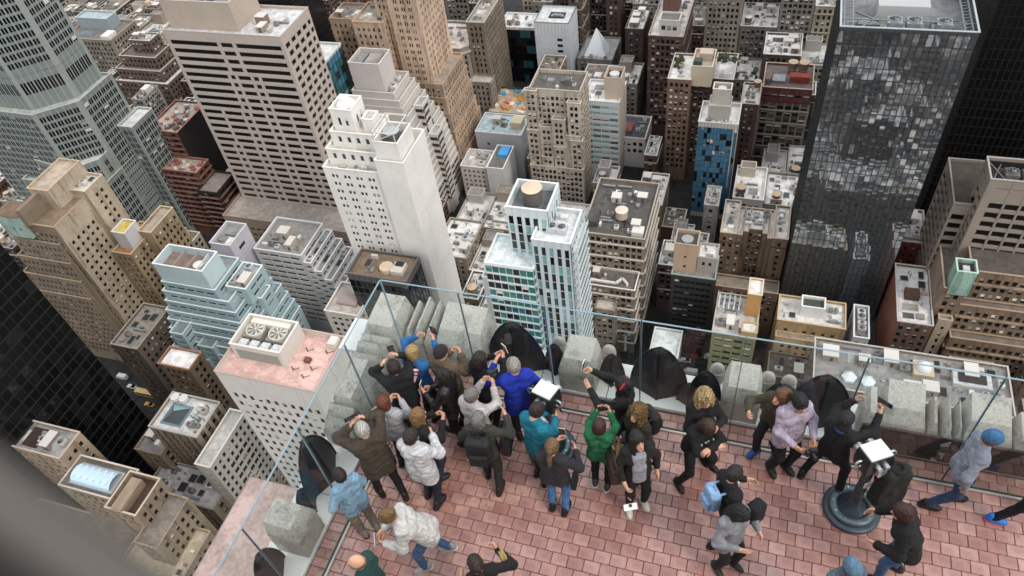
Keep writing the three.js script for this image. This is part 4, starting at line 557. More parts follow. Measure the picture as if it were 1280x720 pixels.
// --- top-left grey tower with chamfered corner
b = hero('stepped_skyscraper', 'grey green stepped skyscraper with chamfered corner and paired windows', -315, -220, 45);
{
  const w = smoothM(0x8f9691), st = { wall: w, fh: 3.7, pitch: 2.9, ww: 2.3, wh: 2.5, sill: .6, d: .2, pair: .28, edge: .5, topH: 2, glass: 'dark', blind: .06, spandrelMat: smoothM(0x79827f), spin: .08 };
  mass(b, [[-345, -201], [-303, -200], [-287.5, -213], [-287.5, -236], [-345, -236]], 0, 93, { s: st, roof: roofM(0xa9ada6), coping: 0xb3bab3 });
  mass(b, [[-343, -205], [-307, -204.4], [-291.6, -217], [-291.6, -234.6], [-343, -234.6]], 92, 108, { s: { ...st, fh: 7.4, wh: 5.6 }, roof: roofM(0xa9ada6), noRoof: 1 }); mass(b, [[-343, -205.2], [-307, -204.6], [-291.8, -217.2], [-291.8, -234.5], [-343, -234.5]], 108, 235, { s: st, roof: roofM(0xa9ada6) });
  mass(b, [-335, -287.5, -234, -197.5], 0, 55, { s: { ...st, fh: 3.9 }, roof: roofM(0xb5b8b1), par: 1.4, coping: 0xc3c6bf }); mass(b, [[-322, -200.5], [-306, -197.9], [-296, -197.9], [-288, -206], [-288, -212], [-322, -212]], 54, 66, { s: { ...st, blind: 0, fh: 4 }, roof: roofM(0xcfd0ca), coping: 0xb9bfb9 });
  mass(b, [-287.5, -279, -240, -224], 0, 72, { s: { ...st, wall: smoothM(0x8d9593) }, roof: roofM(0xd3d3cf), coping: 0xc9ccc8 }); mass(b, [-360, -335, -230, -205], 0, 66, { s: st, roof: roofM(0xc9cac5) });
}
b.flush();
// --- red brick construction hulk, the shade on its flank put in as black colour
b = hero('brick_hulk', 'ragged red brick building under construction with its shaded side coloured black', -277, -250, 46);
{
  const st = { wall: wallM(0x6d4a41), fh: 3.3, pitch: 4, ww: 3.2, wh: 1.9, d: .8, edge: .3, topH: .8, glass: 'brown', blind: .3, ledge: 1, ledgeMat: wallM(0x8d6a5e), ledgeO: .7 };
  y = mass(b, [-288, -269.2, -264, -238], 0, 60, { s: st, f: [, { blank: 1, wall: M(0x17120f), wallName: 'shaded_flank' }], roof: roofM(0xb5a79c), coping: 0xb07a6a }); const R = rng(9); for (let k = 0; k < 26; k++) boxUnit(b, -286.5 + R() * 16, y, -262 + R() * 22, .6 + R() * 2.6, .3 + R() * 1.4, .6 + R() * 3, [M(0x8a5a4e), WHITE_METAL, smoothM(0xb9ada2), M(0x5a4a42)][k % 4], 'rubble_pile', R() * 3);
  y = mass(b, [-290, -258, -238, -227], 0, 45, { s: st, roof: roofM(0xa39488), coping: 0xa87362 }); for (let k = 0; k < 22; k++) boxUnit(b, -288.5 + R() * 28, y, -236.6 + R() * 8, .6 + R() * 2.6, .3 + R() * 1, .6 + R() * 2, [M(0x8c4a3a), smoothM(0xc9c3ba), M(0x6a5a50)][k % 3], 'rubble_pile', R() * 3); mass(b, [-258, -246, -238, -222], 0, 38, { s: { ...st, wall: M(0x1f1713), blind: .05 }, roof: roofM(0x8a8078) });
}
b.flush();
// --- stepped brown terraces top left
b = hero('terraced_block', 'dark brown terraced block with white parapets behind the red hulk', -375, -340, 47);
{ const st = { wall: wallM(0x6a5a50), fh: 3.6, pitch: 3, ww: 1.6, blind: .15, edge: .4, topH: 1.4 }; [[-398, -357, -352, -327, 24], [-396, -361, -350, -330, 31], [-392, -364, -350, -334, 38], [-384, -368, -350, -340, 46]].forEach(([x0, x1, z0, z1, h], k) => { y = mass(b, [x0, x1, z0, z1], k ? h - 9 : 0, h, { s: st, roof: roofM([0xcfccc7, 0x7d6c62, 0x6b5c54, 0xbdbab5][k]), coping: 0xc5bfb6 }); }); clutter(b, -383, -369, -349, -341, y, 12); } b.flush();
b = hero('office_block', 'grey office block with white roof tent and small fans at top left', -423, -355, 48);
{ y = mass(b, [-443, -404, -370, -344], 0, 42, { s: { wall: wallM(0x8e867a), pitch: 2.8, ww: 1.5, wh: 1.9, blind: .2 }, roof: roofM(0x77706a), coping: 0xa59d92 }); mass(b, [-440, -414, -368, -358], y, 49, { s: { wall: smoothM(0x8b979a), blank: 1 }, roof: roofM(0xa3b0b4), coping: 0xbfc9cb }); for (let k = 0; k < 8; k++) fanUnit(b, -432 + (k % 4) * 2.4, y, -352 + Math.floor(k / 4) * 2.4, 2, 1.6, 2, metalM(0xaab8bf, .5, .2)); boxUnit(b, -410, y, -350, 6, 2.4, 8, smoothM(0xdcd9d2), 'bulkhead'); } b.flush();
// --- low pale block and neighbours mid-left
b = hero('commercial_block', 'low pale lilac block with a light blue roof beside the avenue', -127, -311, 49);
y = mass(b, [-140, -114.5, -320, -302.5], 0, 28, { s: { wall: smoothM(0xbdbcc0), pitch: 6, ww: 1.6, wh: 1.4, fh: 6, blind: .2, topH: 3 }, roof: roofM(0xb7cbce), coping: 0xd9dcdc }); clutter(b, -139, -116, -319, -304, y, 8); boxUnit(b, -119, y, -312, 6, 4, 7, smoothM(0xcfc3a6), 'bulkhead'); b.flush();
b = hero('construction_site', 'low roof deck strewn with orange tarpaulins and blue sheeting', -140, -352, 50);
{ y = mass(b, [-148, -121, -366, -340], 0, 14, { s: { wall: wallM(0x4b5a4c), pitch: 4, ww: 2.6 }, roof: roofM(0xb9a58f) }); const R = rng(77), cs = [M(0xb98035), M(0xc9a45e), M(0xc27f66), M(0xd6d2ca), M(0x4f9cc4), M(0xb88a3a)]; for (let k = 0; k < 34; k++) boxUnit(b, -147 + R() * 24, y, -364.5 + R() * 23, 1 + R() * 4, .2 + R() * 1.2, 1 + R() * 3, cs[Math.floor(R() * 6)], 'tarpaulin', R() * 3); boxUnit(b, -127, y, -362, 6, 4, 5, M(0x6fb4d6), 'blue_hut'); } b.flush();
b = hero('walkup_building', 'small cream walk-up with a grid of dark windows by the avenue', -134, -285, 51);
y = mass(b, [-141, -127, -294, -279.6], 0, 23, { s: { wall: smoothM(0xc6beb4), pitch: 2.5, ww: 1.1, wh: 1.3, fh: 3, edge: .3, blind: .05 }, roof: roofM(0xb7b2ac), coping: 0xe2dfda }); clutter(b, -140, -128, -293, -280.4, y, 6); b.flush();
b = hero('walkup_building', 'thin white building with a blue tarpaulin on its roof', -122, -287, 52);
y = mass(b, [-126, -117, -297, -278], 0, 25, { s: { wall: smoothM(0xd0d0cd), pitch: 3, ww: 1, blind: .1, blank: 1 }, roof: roofM(0x6d6b68), coping: 0xe6e5e2 }); boxUnit(b, -120.6, y, -292, 5, 1.5, 7, M(0x3f97cf, { roughness: .6 }), 'blue_tarpaulin'); b.flush();
b = hero('commercial_block', 'low block with a big white roof seen through the glass screen', -20, -179, 53);
y = mass(b, [-25.5, -14.8, -188, -170], 0, 30, { s: { wall: smoothM(0xb9b6b0), pitch: 2.8, ww: 1.5 }, roof: roofM(0xe2e1de), coping: 0xdad9d5 }); clutter(b, -25, -15, -174, -170.6, y, 5); boxUnit(b, -14, y - 3, -172, 1.4, 1.6, 1.4, M(0xb02a44), 'red_sign'); b.flush();
b = hero('terraced_block', 'roof with white faceted skylights and a round dome below the right pier', 60, -166, 54);
{ y = mass(b, [30, 88, -178, -158], 0, 50, { s: { allSides: 1, wall: wallM(0x8a8178), pitch: 2.8, ww: 1.5 }, roof: roofM(0x8f8c88), coping: 0xb9b5ae }); for (const [x, z] of [[41, -163.6], [46.6, -163]]) { const m = new MB(), a = [x, y + 2.4, z - 1]; const p = []; for (let k = 0; k < 6; k++) p.push([x + Math.cos(k * 1.047) * 2.4, y + 1, z + Math.sin(k * 1.047) * 2.4]); for (let k = 0; k < 6; k++) { m.tri(p[(k + 1) % 6], p[k], a); m.quad([p[(k + 1) % 6][0], y, p[(k + 1) % 6][2]], [p[k][0], y, p[k][2]], p[k], p[(k + 1) % 6]); } part('faceted_skylight', m.geo(b.ox, 0, b.oz), M(0xc9cccc, { roughness: .3 }), b.root); } b.add('roof_dome', new THREE.SphereGeometry(2.4, 20, 8, 0, 6.2832, 0, 1.57), M(0xd2d2cf, { roughness: .5 }), 63, y + 2, -171); boxUnit(b, 63, y, -171, 6, 2, 6, smoothM(0xc9b79f), 'dome_base'); boxUnit(b, 77, y, -170, 11, 1.6, 6, WHITE_METAL, 'cooling_unit'); boxUnit(b, 77, y + 1.6, -170, 8, .3, 3.6, DARK_METAL, 'louvre'); boxUnit(b, 53.5, y, -172, 4, 1.2, 2, M(0x2f86b8), 'blue_hut'); clutter(b, 31, 87, -177, -168, y, 26); clutter(b, 50, 87, -167, -159, y, 20); } b.flush();
// ---------- street traffic ----------
{
  const wheelG = new THREE.CylinderGeometry(.33, .33, .22, 12).rotateZ(Math.PI / 2), prof = (pts, w) => { const s = new THREE.Shape(); pts.forEach(([z, yy], k) => k ? s.lineTo(z, yy) : s.moveTo(z, yy)); const g = new THREE.ExtrudeGeometry(s, { depth: w - .16, bevelEnabled: true, bevelSize: .08, bevelThickness: .08, bevelSegments: 2 }); g.translate(0, 0, -(w - .16) / 2); g.rotateY(Math.PI / 2); return g; };
  const bodyG = prof([[-2.2, .35], [2.2, .35], [2.25, .75], [1.2, .92], [-2.15, .95]], 1.8), cabG = prof([[-1.9, .95], [1.0, .95], [.35, 1.42], [-1.35, 1.42]], 1.55), topG = new THREE.BoxGeometry(1.3, .05, 1.55), vanG = prof([[-2.7, .4], [2.6, .4], [2.7, 1], [2.2, 1.5], [1.6, 2.3], [-2.7, 2.35]], 2), busG = prof([[-5.6, .45], [5.6, .45], [5.6, 2.9], [-5.6, 2.95]], 2.5);
  const gl = M(0x101316, { roughness: .1 });
  const veh = (kind, label, x, z, turn, hex) => {
    const t = thing(kind === 'car' ? 'parked_car' : kind === 'van' ? 'delivery_van' : 'bus', label, kind === 'car' ? 'car' : kind, x, 0, z, turn, 'vehicles in the streets below'), paint = M(hex, { roughness: .3, clearcoat: .6 });
    part('car_body', kind === 'car' ? bodyG : kind === 'van' ? vanG : busG, paint, t); const L = kind === 'bus' ? 4 : kind === 'van' ? 1.7 : 1.35;
    if (kind === 'car') { part('glasshouse', cabG, gl, t); part('roof_panel', topG, paint, t, 0, 1.52, -.5); } else { part('windscreen', new THREE.BoxGeometry(kind === 'bus' ? 2.2 : 1.7, .8, .08), gl, t, 0, kind === 'bus' ? 2 : 1.75, kind === 'bus' ? 5.7 : 2.05); if (kind === 'bus') for (const s of [-1, 1]) part('side_windows', new THREE.BoxGeometry(.06, .9, 10), gl, t, s * 1.27, 2, 0); }
    for (const sx of [-1, 1]) for (const sz of [-1, 1]) part('wheel', wheelG, M(0x141414), t, sx * (kind === 'car' ? .82 : .95), .33, sz * L);
  };
  const q = 1.5708;
  [['bus', 'cream bus in the street beside the glass pyramid block', -240, -128, 0xc9b878], ['car', 'white car just ahead of the cream bus', -229.5, -129.6, 0xd9d9d6], ['car', 'white car queued behind the cream bus', -250.5, -130, 0xd2d2cf], ['van', 'white van at the far end of the bus street', -258.6, -133.6, 0xd6d5d2], ['car', 'grey car on the near side of the bus street', -247.5, -123, 0xa9acad], ['car', 'yellow taxi on the near side of the bus street', -236, -123.4, 0xc9982a], ['car', 'dark car near the street corner by the dark glass building', -259.5, -126.5, 0x2a2c30]].forEach(([k, l, x, z, c]) => veh(k, l, x, z, q, c));
  [['car', 'white car on the avenue nearest the cream walk-up', -148, -281, 0xdadad8], ['car', 'yellow taxi on the avenue below the ziggurat', -150.4, -291, 0xd0a12e], ['car', 'black car on the avenue below the ziggurat', -147, -296, 0x1c1d20], ['van', 'white van on the avenue beside the light blue roof', -150.6, -305, 0xd6d6d3], ['car', 'silver car on the avenue beside the light blue roof', -147.2, -312, 0xaeb1b3], ['car', 'yellow taxi on the avenue by the corniced stone block', -150.2, -322, 0xd0a12e], ['bus', 'pale bus on the avenue by the corniced stone block', -147, -332, 0xc5c9c9]].forEach(([k, l, x, z, c]) => veh(k, l, x, z, 0, c));
  [['van', 'white van beside the big white roof behind the glass', -10.5, -191, 0xe0dfdc], ['van', 'grey van in the street behind the glass', -3.5, -200.2, 0xa9a9a7], ['car', 'red car in the street behind the glass', -9, -199.6, 0x8c2f2c], ['car', 'white car in the street behind the glass', -13.5, -196.6, 0xdcdcda], ['car', 'dark blue car in the street behind the glass', -28, -194, 0x27304a], ['van', 'white box van left of the big white roof', -30.5, -188, 0xdedddb]].forEach(([k, l, x, z, c], i) => veh(k, l, x, z, q + (i % 2) * .04, c));
}
// ---------- the rest of the city: lots between the landmark buildings ----------
const REFS = [[-207, -226, 'the pale slab tower'], [-121, -170, 'the white stepped tower'], [-103, -80, 'the pink roofed tower'], [-196, -136, 'the pale blue terraces'], [-203, -175, 'the lilac stair tower'], [-172, -180, 'the ribbon windowed block'], [-166, -262, 'the ziggurat'], [-155, -296, 'the golden brick skyscraper'], [-172, -350, 'the corniced stone block'], [-144, -396, 'the black glass hall'], [-117, -379, 'the white panelled slab'], [-96, -392, 'the white pyramid'], [-89, -282, 'the beige stepped bays'], [-73, -310, 'the tan lift bulkhead'], [-60, -322, 'the arched white walk-up'], [-69, -378, 'the narrow dark loft'], [-48, -350, 'the tall maroon loft'], [-27, -316, 'the planted roof terraces'], [12, -330, 'the red topped block'], [-15, -290, 'the blue glass tower'], [37, -220, 'the mirrored tower'], [85, -262, 'the black tower'], [-45, -208, 'the string course loft'], [-54, -136, 'the green glass condominium'], [-14, -202, 'the beige lift house'], [6, -226, 'the bowed brown front'], [30, -190, 'the tan block with roof box'], [62, -194, 'the orange flank'], [85, -216, 'the gridded right tower'], [90, -198, 'the copper turret'], [4, -180, 'the olive front'], [-119, -154, 'the brown roofed glass block'], [-260, -146, 'the tan deco tower'], [-239, -158, 'the ochre house'], [-158, -86, 'the glass pyramid roof'], [-165, -56, 'the vaulted skylight'], [-236, -80, 'the dark green glass'], [-305, -200, 'the grey stepped skyscraper'], [-277, -240, 'the red brick hulk'], [-375, -330, 'the brown terraces'], [-423, -346, 'the roof fans'], [-127, -304, 'the light blue roof'], [-140, -342, 'the orange tarpaulins'], [-134, -280, 'the cream walk-up'], [-122, -280, 'the blue tarpaulin roof']];
const FOOT_BOX = FOOT.map(({ poly, y1 }) => { const xs = poly.map((p) => p[0]), zs = poly.map((p) => p[1]); return [Math.min(...xs), Math.max(...xs), Math.min(...zs), Math.max(...zs), y1]; });
camera.updateMatrixWorld(); camera.updateProjectionMatrix(); const CAM_INV = camera.matrixWorld.clone().invert();
function sees(p) { // is a point in the field of view and not behind a landmark
  const v = p.clone().applyMatrix4(CAM_INV); if (v.z > -1) return false; const t = Math.tan(21.02 * D2R); if (Math.abs(v.y / v.z) > t * 1.03 || Math.abs(v.x / v.z) > t * 16 / 9 * 1.03) return false;
  const o = EYE, d = p.clone().sub(o);
  for (const [x0, x1, z0, z1, h] of FOOT_BOX) {
    let a = 0, e = .995; const sl = (s, dd, lo, hi) => { if (Math.abs(dd) < 1e-9) return s > lo && s < hi; let u = (lo - s) / dd, w = (hi - s) / dd; if (u > w) [u, w] = [w, u]; a = Math.max(a, u); e = Math.min(e, w); return true; };
    if (sl(o.x, d.x, x0, x1) && sl(o.y, d.y, 0, h) && sl(o.z, d.z, z0, z1) && a < e) return false;
  }
  return true;
}
const KEEP_CLEAR = [[-153, -142, -350, -262], [-300, -190, -138, -119], [-36, 22, -200, -172], [-60, 60, -176, 20]];
const hits = (q, list, m) => list.some(([x0, x1, z0, z1]) => q[0] < x1 + m && q[1] > x0 - m && q[2] < z1 + m && q[3] > z0 - m);
const fillStyles = [
  { n: 'brown brick', w: 0x6a594d }, { n: 'grey brick', w: 0x807a72 }, { n: 'red brick', w: 0x694840 }, { n: 'tan stone', w: 0x988a78 }, { n: 'cream', w: 0xada493 }, { n: 'dark brown', w: 0x483c35 }, { n: 'white painted', w: 0xc6c3bd }, { n: 'grey concrete', w: 0x918e89 }, { n: 'maroon brick', w: 0x56403a }];
const fillRoofs = [['white', 0xe0dfdb], ['black tar', 0x4d4b49], ['white', 0xdad8d3], ['silver', 0xc4c3bf], ['patched brown', 0x84786d], ['white', 0xd4d2cd], ['grey gravel', 0x99958f]];
const usedLabels = new Set();
{
  const R = rng(2024); let placed = 0; const mine = [];
  const tryLot = (x, z, w, d, force) => {
    let q = [x, x + w, z - d, z];
    if (hits(q, FOOT_BOX, .3) || hits(q, force ? [] : KEEP_CLEAR, 0) || hits(q, mine, .2)) { q = [x, x + w * .55, z - d * .6, z]; if (hits(q, FOOT_BOX, .3) || hits(q, force ? [] : KEEP_CLEAR, 0) || hits(q, mine, .2)) { q = [x + w * .4, x + w, z - d, z - d * .4]; if (hits(q, FOOT_BOX, .3) || hits(q, force ? [] : KEEP_CLEAR, 0) || hits(q, mine, .2)) return; } }
    const far = z < -395, veryFar = z < -440; let h = far ? 34 + R() * 34 : z < -330 ? 16 + R() * 22 : 12 + R() * 20; if (x < -300 && z < -250) h = 10 + R() * 22; if (z > -200 && x > 0) h = 14 + R() * 12; if (veryFar) h += 10; if (x > -36 && x < -22 && z < -196 && z > -350) h = 6 + R() * 9;
    let vis = 0; for (let i = 0; i < 4; i++) for (let j = 0; j < 4; j++) if (sees(V3(q[0] + (q[1] - q[0]) * (i + .5) / 4, h + 1, q[2] + (q[3] - q[2]) * (j + .5) / 4))) vis++;
    for (const t of [.2, .5, .8]) if (sees(V3(q[0] + (q[1] - q[0]) * t, h * .6, q[3] + .3))) vis++;
    if (!vis && !force) return; if (force) h = 22 + R() * 34;
    mine.push(q); placed++;
    const pale = (x > -140 && x < -62 && z > -275 && z < -180) || (x > -26 && x < 30 && z > -310 && z < -236), s = pale ? fillStyles[[1, 3, 4, 6, 7][Math.floor(R() * 5)]] : fillStyles[Math.floor(R() * fillStyles.length)], rf = pale ? fillRoofs[[0, 2, 3, 5][Math.floor(R() * 4)]] : fillRoofs[Math.floor(R() * fillRoofs.length)], cx = (q[0] + q[1]) / 2, cz = (q[2] + q[3]) / 2, tank = R() < .3;
    const size = h < 18 ? 'low' : h < 30 ? 'mid-height' : 'tall', near = REFS.map(([a, c, n]) => [Math.hypot(a - cx, c - cz), n, a, c]).sort((a, c) => a[0] - c[0]);
    let label = '';
    outer: for (let k = 0; k < near.length; k++) { const dx = cx - near[k][2], dz = cz - near[k][3], rel = Math.abs(dx) > Math.abs(dz) ? (dx > 0 ? 'right of' : 'left of') : (dz > 0 ? 'in front of' : 'behind'); for (const f of ['', tank ? ' and tank' : '']) { label = `${size} ${s.n} building with ${rf[0]} roof${f} ${rel} ${near[k][1]}`; if (!usedLabels.has(label)) break outer; } }
    if (label.split(' ').length > 16) label = label.replace(' building with', ' block,'); usedLabels.add(label);
    const B = new Building(h < 20 ? 'walkup_building' : 'apartment_building', label, cx, cz, 500 + placed, 'buildings between the landmarks');
    const st = { wall: R() < .75 ? wallM(s.w) : smoothM(s.w), fh: 3.2 + R() * .5, pitch: 2.2 + R() * .8, ww: 1.35 + R() * .5, wh: 1.75 + R() * .4, blind: .25 + R() * .3, ac: R() < .4 ? .08 : 0, edge: .4, baseH: 4.5, topH: 1.3 + R() * .8, d: .22, allSides: force ? 1 : 0 };
    if (R() < .4) { st.ledge = 3 + Math.floor(R() * 3); st.ledgeMat = smoothM(0xaaa093); }
    const yy = mass(B, q, 0, h, { s: st, roof: roofM(rf[1]), coping: [0xc6c0b7, 0x9d968c, 0xdad7d1][Math.floor(R() * 3)], par: .8 + R() * .5 });
    if (R() < .35 && q[1] - q[0] > 9 && q[3] - q[2] > 12) { const hh = h + 3.5 + R() * 4; mass(B, [q[0] + 1.5, q[0] + 1.5 + (q[1] - q[0]) * .5, q[2] + 1.5, q[2] + 6 + R() * 3], yy, hh, { s: { ...st, blank: 1, wall: smoothM([0xc2b7a6, 0xb0aca6, 0x94887c][Math.floor(R() * 3)]) }, roof: roofM(0x8b8680), par: .5 }); clutter(B, q[0], q[1], q[2] + 10, q[3], yy, 12); } else clutter(B, q[0], q[1], q[2], q[3], yy, 15);
    if (tank) waterTank(B, q[0] + 3 + R() * 2, yy + (R() < .5 ? 0 : 0), q[3] - 3.4, 1.6 + R() * .5, 2.8, 2.2, ['wood', 'pale', 'grey'][Math.floor(R() * 3)], [0xc2ad93, 0xb9b2a7, 0xd5cbbd][Math.floor(R() * 3)]);
    B.flush();
  };
  let z = -178; while (z > -560) { const d = 20 + R() * 8; let x = -700; while (x < 180) { const w = 11 + R() * 9; tryLot(x, z, w, d); x += w + .4; } z -= d + (Math.floor(-z / 28) % 3 === 0 ? 9 : 1.2); }
  z = -140; while (z > -180) { let x = -300; while (x < -60) { const w = 10 + R() * 7; tryLot(x, z, w, 15); x += w + .4; } z -= 17; }
  z = -40; while (z > -118) { let x = -210; while (x < -70) { const w = 10 + R() * 7; tryLot(x, z, w, 14); x += w + .4; } z -= 15.5; }
  z = -120; while (z > -172) { let x = 22; while (x < 118) { const w = 13 + R() * 9; tryLot(x, z, w, 16, z > -150 || x > 44); x += w + 1; } z -= 18; }
  z = 96; while (z > -112) { let x = 18; while (x < 96) { const w = 12 + R() * 8; tryLot(x, z, w, 19, true); x += w + 1; } z -= 21; }
  console.log('fill buildings', placed);
}
// ---------- observation deck ----------
const DY = DECK, TILE_W = .195, TILE_D = .152;
{ // floor with every tile laid in running bond
  const tones = [0xc59487, 0xbb897c, 0xcd9f92, 0xaf7d70, 0xc8998e, 0xb98578].map((c) => M(c, { map: T.tile, roughness: .42, ior: 1.7, clearcoat: .5, clearcoatRoughness: .28, bumpMap: T.stoneBump, bumpScale: .0006 }));
  const f = part('deck_floor', new MB().box(-5.08, 14, -.25, -.012, -6.42, 6).geo(), M(0x6d4a41, { map: T.tile, roughness: .9 }), scene, 0, DY, 0); f.userData = { kind: 'structure', label: 'red quarry tile terrace floor in running bond' };
  const tileGeo = (w, d) => { const m = new MB(), x = w / 2, z = d / 2, c = .004, h = .0; const A = [[-x, z], [x, z], [x, -z], [-x, -z]], B = [[-x + c, z - c], [x - c, z - c], [x - c, -z + c], [-x + c, -z + c]]; m.quad(...B.map((p) => [p[0], h, p[1]])); for (let k = 0; k < 4; k++) { const e = (k + 1) % 4; m.quad([A[k][0], h - .004, A[k][1]], [A[e][0], h - .004, A[e][1]], [B[e][0], h, B[e][1]], [B[k][0], h, B[k][1]]); m.quad([A[k][0], -.012, A[k][1]], [A[e][0], -.012, A[e][1]], [A[e][0], h - .004, A[e][1]], [A[k][0], h - .004, A[k][1]]); } return m; };
  const R = rng(5), list = [];
  for (let r = 0; r < 30; r++) for (let c = 0; c < 50; c++) { const z = -5.49 + TILE_D / 2 + r * TILE_D, x = -4.2 + (c + (r % 2 ? .5 : .0)) * TILE_W; const x0 = Math.max(-4.19, x), x1 = x + TILE_W - .007; if (x1 - x0 < .03) continue; list.push([x0, x1, z, R()]); if (c === 0 && r % 2) list.push([-4.19, x - .007, z, R()]); }
  const score = (t) => { const v = V3((t[0] + t[1]) / 2, DY, t[2]).applyMatrix4(CAM_INV), q = Math.tan(21 * D2R); return (Math.abs(v.y / v.z) < q && Math.abs(v.x / v.z) < q * 1.77 ? 0 : 100) - v.z; };
  list.sort((a, c) => score(a) - score(c));
  const full = tileGeo(TILE_W - .007, TILE_D - .007).geo(), rest = tones.map(() => new MB());
  list.forEach(([x0, x1, z, q], k) => {
    const mt = Math.floor(q * 6), w = x1 - x0, dy = (q * 37 % 1) * .0014, isFull = Math.abs(w - (TILE_W - .007)) < 1e-6;
    if (k < 300 && isFull) { const o = part('tile', full, tones[mt], f, (x0 + x1) / 2, dy, z); o.rotation.y = (q * 91 % 1 - .5) * .012; if (q * 53 % 1 > .5) o.rotation.y += Math.PI; }
    else { const m = tileGeo(w, TILE_D - .007), t = rest[mt], n = t.p.length / 3; for (let i = 0; i < m.p.length; i += 3) { t.p.push(m.p[i] + (x0 + x1) / 2, m.p[i + 1] + dy, m.p[i + 2] + z); t.n.push(m.n[i], m.n[i + 1], m.n[i + 2]); t.u.push(m.u[i / 3 * 2] + x0, m.u[i / 3 * 2 + 1] + z); } for (const i of m.i) t.i.push(i + n); }
  });
  // strip of tiles between glass and parapet
  for (let k = 0; k < 62; k++) for (let r = 0; r < 2; r++) { const x = -4.4 + k * TILE_W + (r ? .09 : 0), m = tileGeo(TILE_W - .007, .108), t = rest[(k * 7 + r * 3) % 6], n = t.p.length / 3; for (let i = 0; i < m.p.length; i += 3) { t.p.push(m.p[i] + x, m.p[i + 1], m.p[i + 2] - 5.59 - r * .115); t.n.push(m.n[i], m.n[i + 1], m.n[i + 2]); t.u.push(m.u[i / 3 * 2] + x, m.u[i / 3 * 2 + 1]); } for (const i of m.i) t.i.push(i + n); }
  for (let k = 0; k < 44; k++) { const z = -5.5 + k * .118, m = tileGeo(.2, .111), t = rest[(k * 5) % 6], n = t.p.length / 3; for (let i = 0; i < m.p.length; i += 3) { t.p.push(m.p[i] - 4.33, m.p[i + 1], m.p[i + 2] + z); t.n.push(m.n[i], m.n[i + 1], m.n[i + 2]); t.u.push(m.u[i / 3 * 2], m.u[i / 3 * 2 + 1] + z); } for (const i of m.i) t.i.push(i + n); }
  rest.forEach((m, k) => { const o = part('tiles', m.geo(), tones[k], f); o.userData.kind = 'stuff'; });
}
{ // glass screen: panes standing in a pale steel channel
  const pane = M(0xeef6f6, { transmission: 1, roughness: .02, ior: 1.5, thickness: 0 }), edge = M(0x7d959e, { roughness: .15 }), gas = M(0x1c1f20, { roughness: .6 }), chan = metalM(0xd8d3c8, .4, .3);
  const mk = (label, pts, along) => {
    const g = thing('glass_screen', label, 'glass screen', along ? 0 : -4.2, DY, along ? -5.5 : 0);
    for (let k = 0; k + 1 < pts.length; k++) {
      const a = pts[k] + .008, c = pts[k + 1] - .008, w = Math.abs(c - a), m = (a + c) / 2;
      const geo = new THREE.PlaneGeometry(w, 2.14); if (!along) geo.rotateY(Math.PI / 2);
      const p = part('glass_pane', geo, pane, g, along ? m : 0, 1.1, along ? 0 : m);
      const eb = (lx, ly, x, y) => { const e = part('polished_edge', along ? new THREE.BoxGeometry(lx, ly, .017) : new THREE.BoxGeometry(.017, ly, lx), edge, p, along ? x : 0, y, along ? 0 : x); return e; };
      eb(w, .007, 0, 1.073); eb(.0025, 2.13, -w / 2, 0); eb(.0025, 2.13, w / 2, 0);
      const q = part('gasket', along ? new THREE.BoxGeometry(.007, 2.1, .012) : new THREE.BoxGeometry(.012, 2.1, .007), gas, g, along ? pts[k + 1] : 0, 1.09, along ? 0 : pts[k + 1]);
    }
    const l = pts[pts.length - 1] - pts[0], m = (pts[pts.length - 1] + pts[0]) / 2;
    part('base_channel', along ? new THREE.BoxGeometry(l, .03, .03) : new THREE.BoxGeometry(.03, .03, l), chan, g, along ? m : .02, .015, along ? .02 : m);
    part('shadow_gap', along ? new THREE.BoxGeometry(l, .02, .02) : new THREE.BoxGeometry(.02, .02, l), gas, g, along ? m : -.02, .012, along ? -.02 : m);
  };
  mk('long glass safety screen along the far edge of the terrace', [-4.2, -3.15, -2.05, -.9, .25, 1.5, 2.76, 4.0, 5.2, 6.4, 7.6], true);
  mk('glass safety screen running towards the viewer on the left side', [-5.5, -4.45, -3.28, -2.12, -.96, .2, 1.4], false);
}
const limestone = M(0xbcb8b1, { map: T.stone, roughness: .93, bumpMap: T.stoneBump, bumpScale: .006 }), ledgeM = M(0xf2f0eb, { map: T.render, roughness: .8 }), darkFront = M(0x40342d, { map: T.stone, roughness: .8 });
// a weathered stone block: chamfered front top edge and slightly rough faces
function stoneBlock(x0, x1, z0, z1, h, o = {}) {
  const nx = 10, ny = 7, nz = 8, g = new THREE.BoxGeometry(x1 - x0, h, z1 - z0, nx, ny, nz), p = g.attributes.position, nn = new ImprovedNoise(), c = o.c ?? .09;
  for (let k = 0; k < p.count; k++) {
    let x = p.getX(k), y = p.getY(k) + h / 2, z = p.getZ(k); const hx = (x1 - x0) / 2, hz = (z1 - z0) / 2, t = clampf((y - (h - (o.ch ?? .16))) / (o.ch ?? .16), 0, 1);
    if (o.fx) { z -= (z + hz) / (2 * hz) * 0; }
    const front = (z + hz) / (2 * hz); z -= t * front * (o.front ?? c); x *= 1 - t * (o.side ?? .06) / hx * (Math.abs(x) / hx); if (o.left) x -= 0;
    y += (o.rise ?? .06) * t * (1 - front) - (o.drop ?? 0) * t * front;
    const n = nn.noise((x + x0) * 9, y * 9, (z + z0) * 9) * .006; p.setXYZ(k, x + n, Math.max(0, y), z + n);
  }
  g.computeVertexNormals(); const uv = g.attributes.uv, nm = g.attributes.normal; for (let k = 0; k < p.count; k++) { const ax = Math.abs(nm.getX(k)), ay = Math.abs(nm.getY(k)); uv.setXY(k, ax > .7 ? p.getZ(k) : p.getX(k) + x0, ay > .6 ? p.getZ(k) + z0 : p.getY(k)); }
  g.translate((x0 + x1) / 2, 0, (z0 + z1) / 2); return g;
}
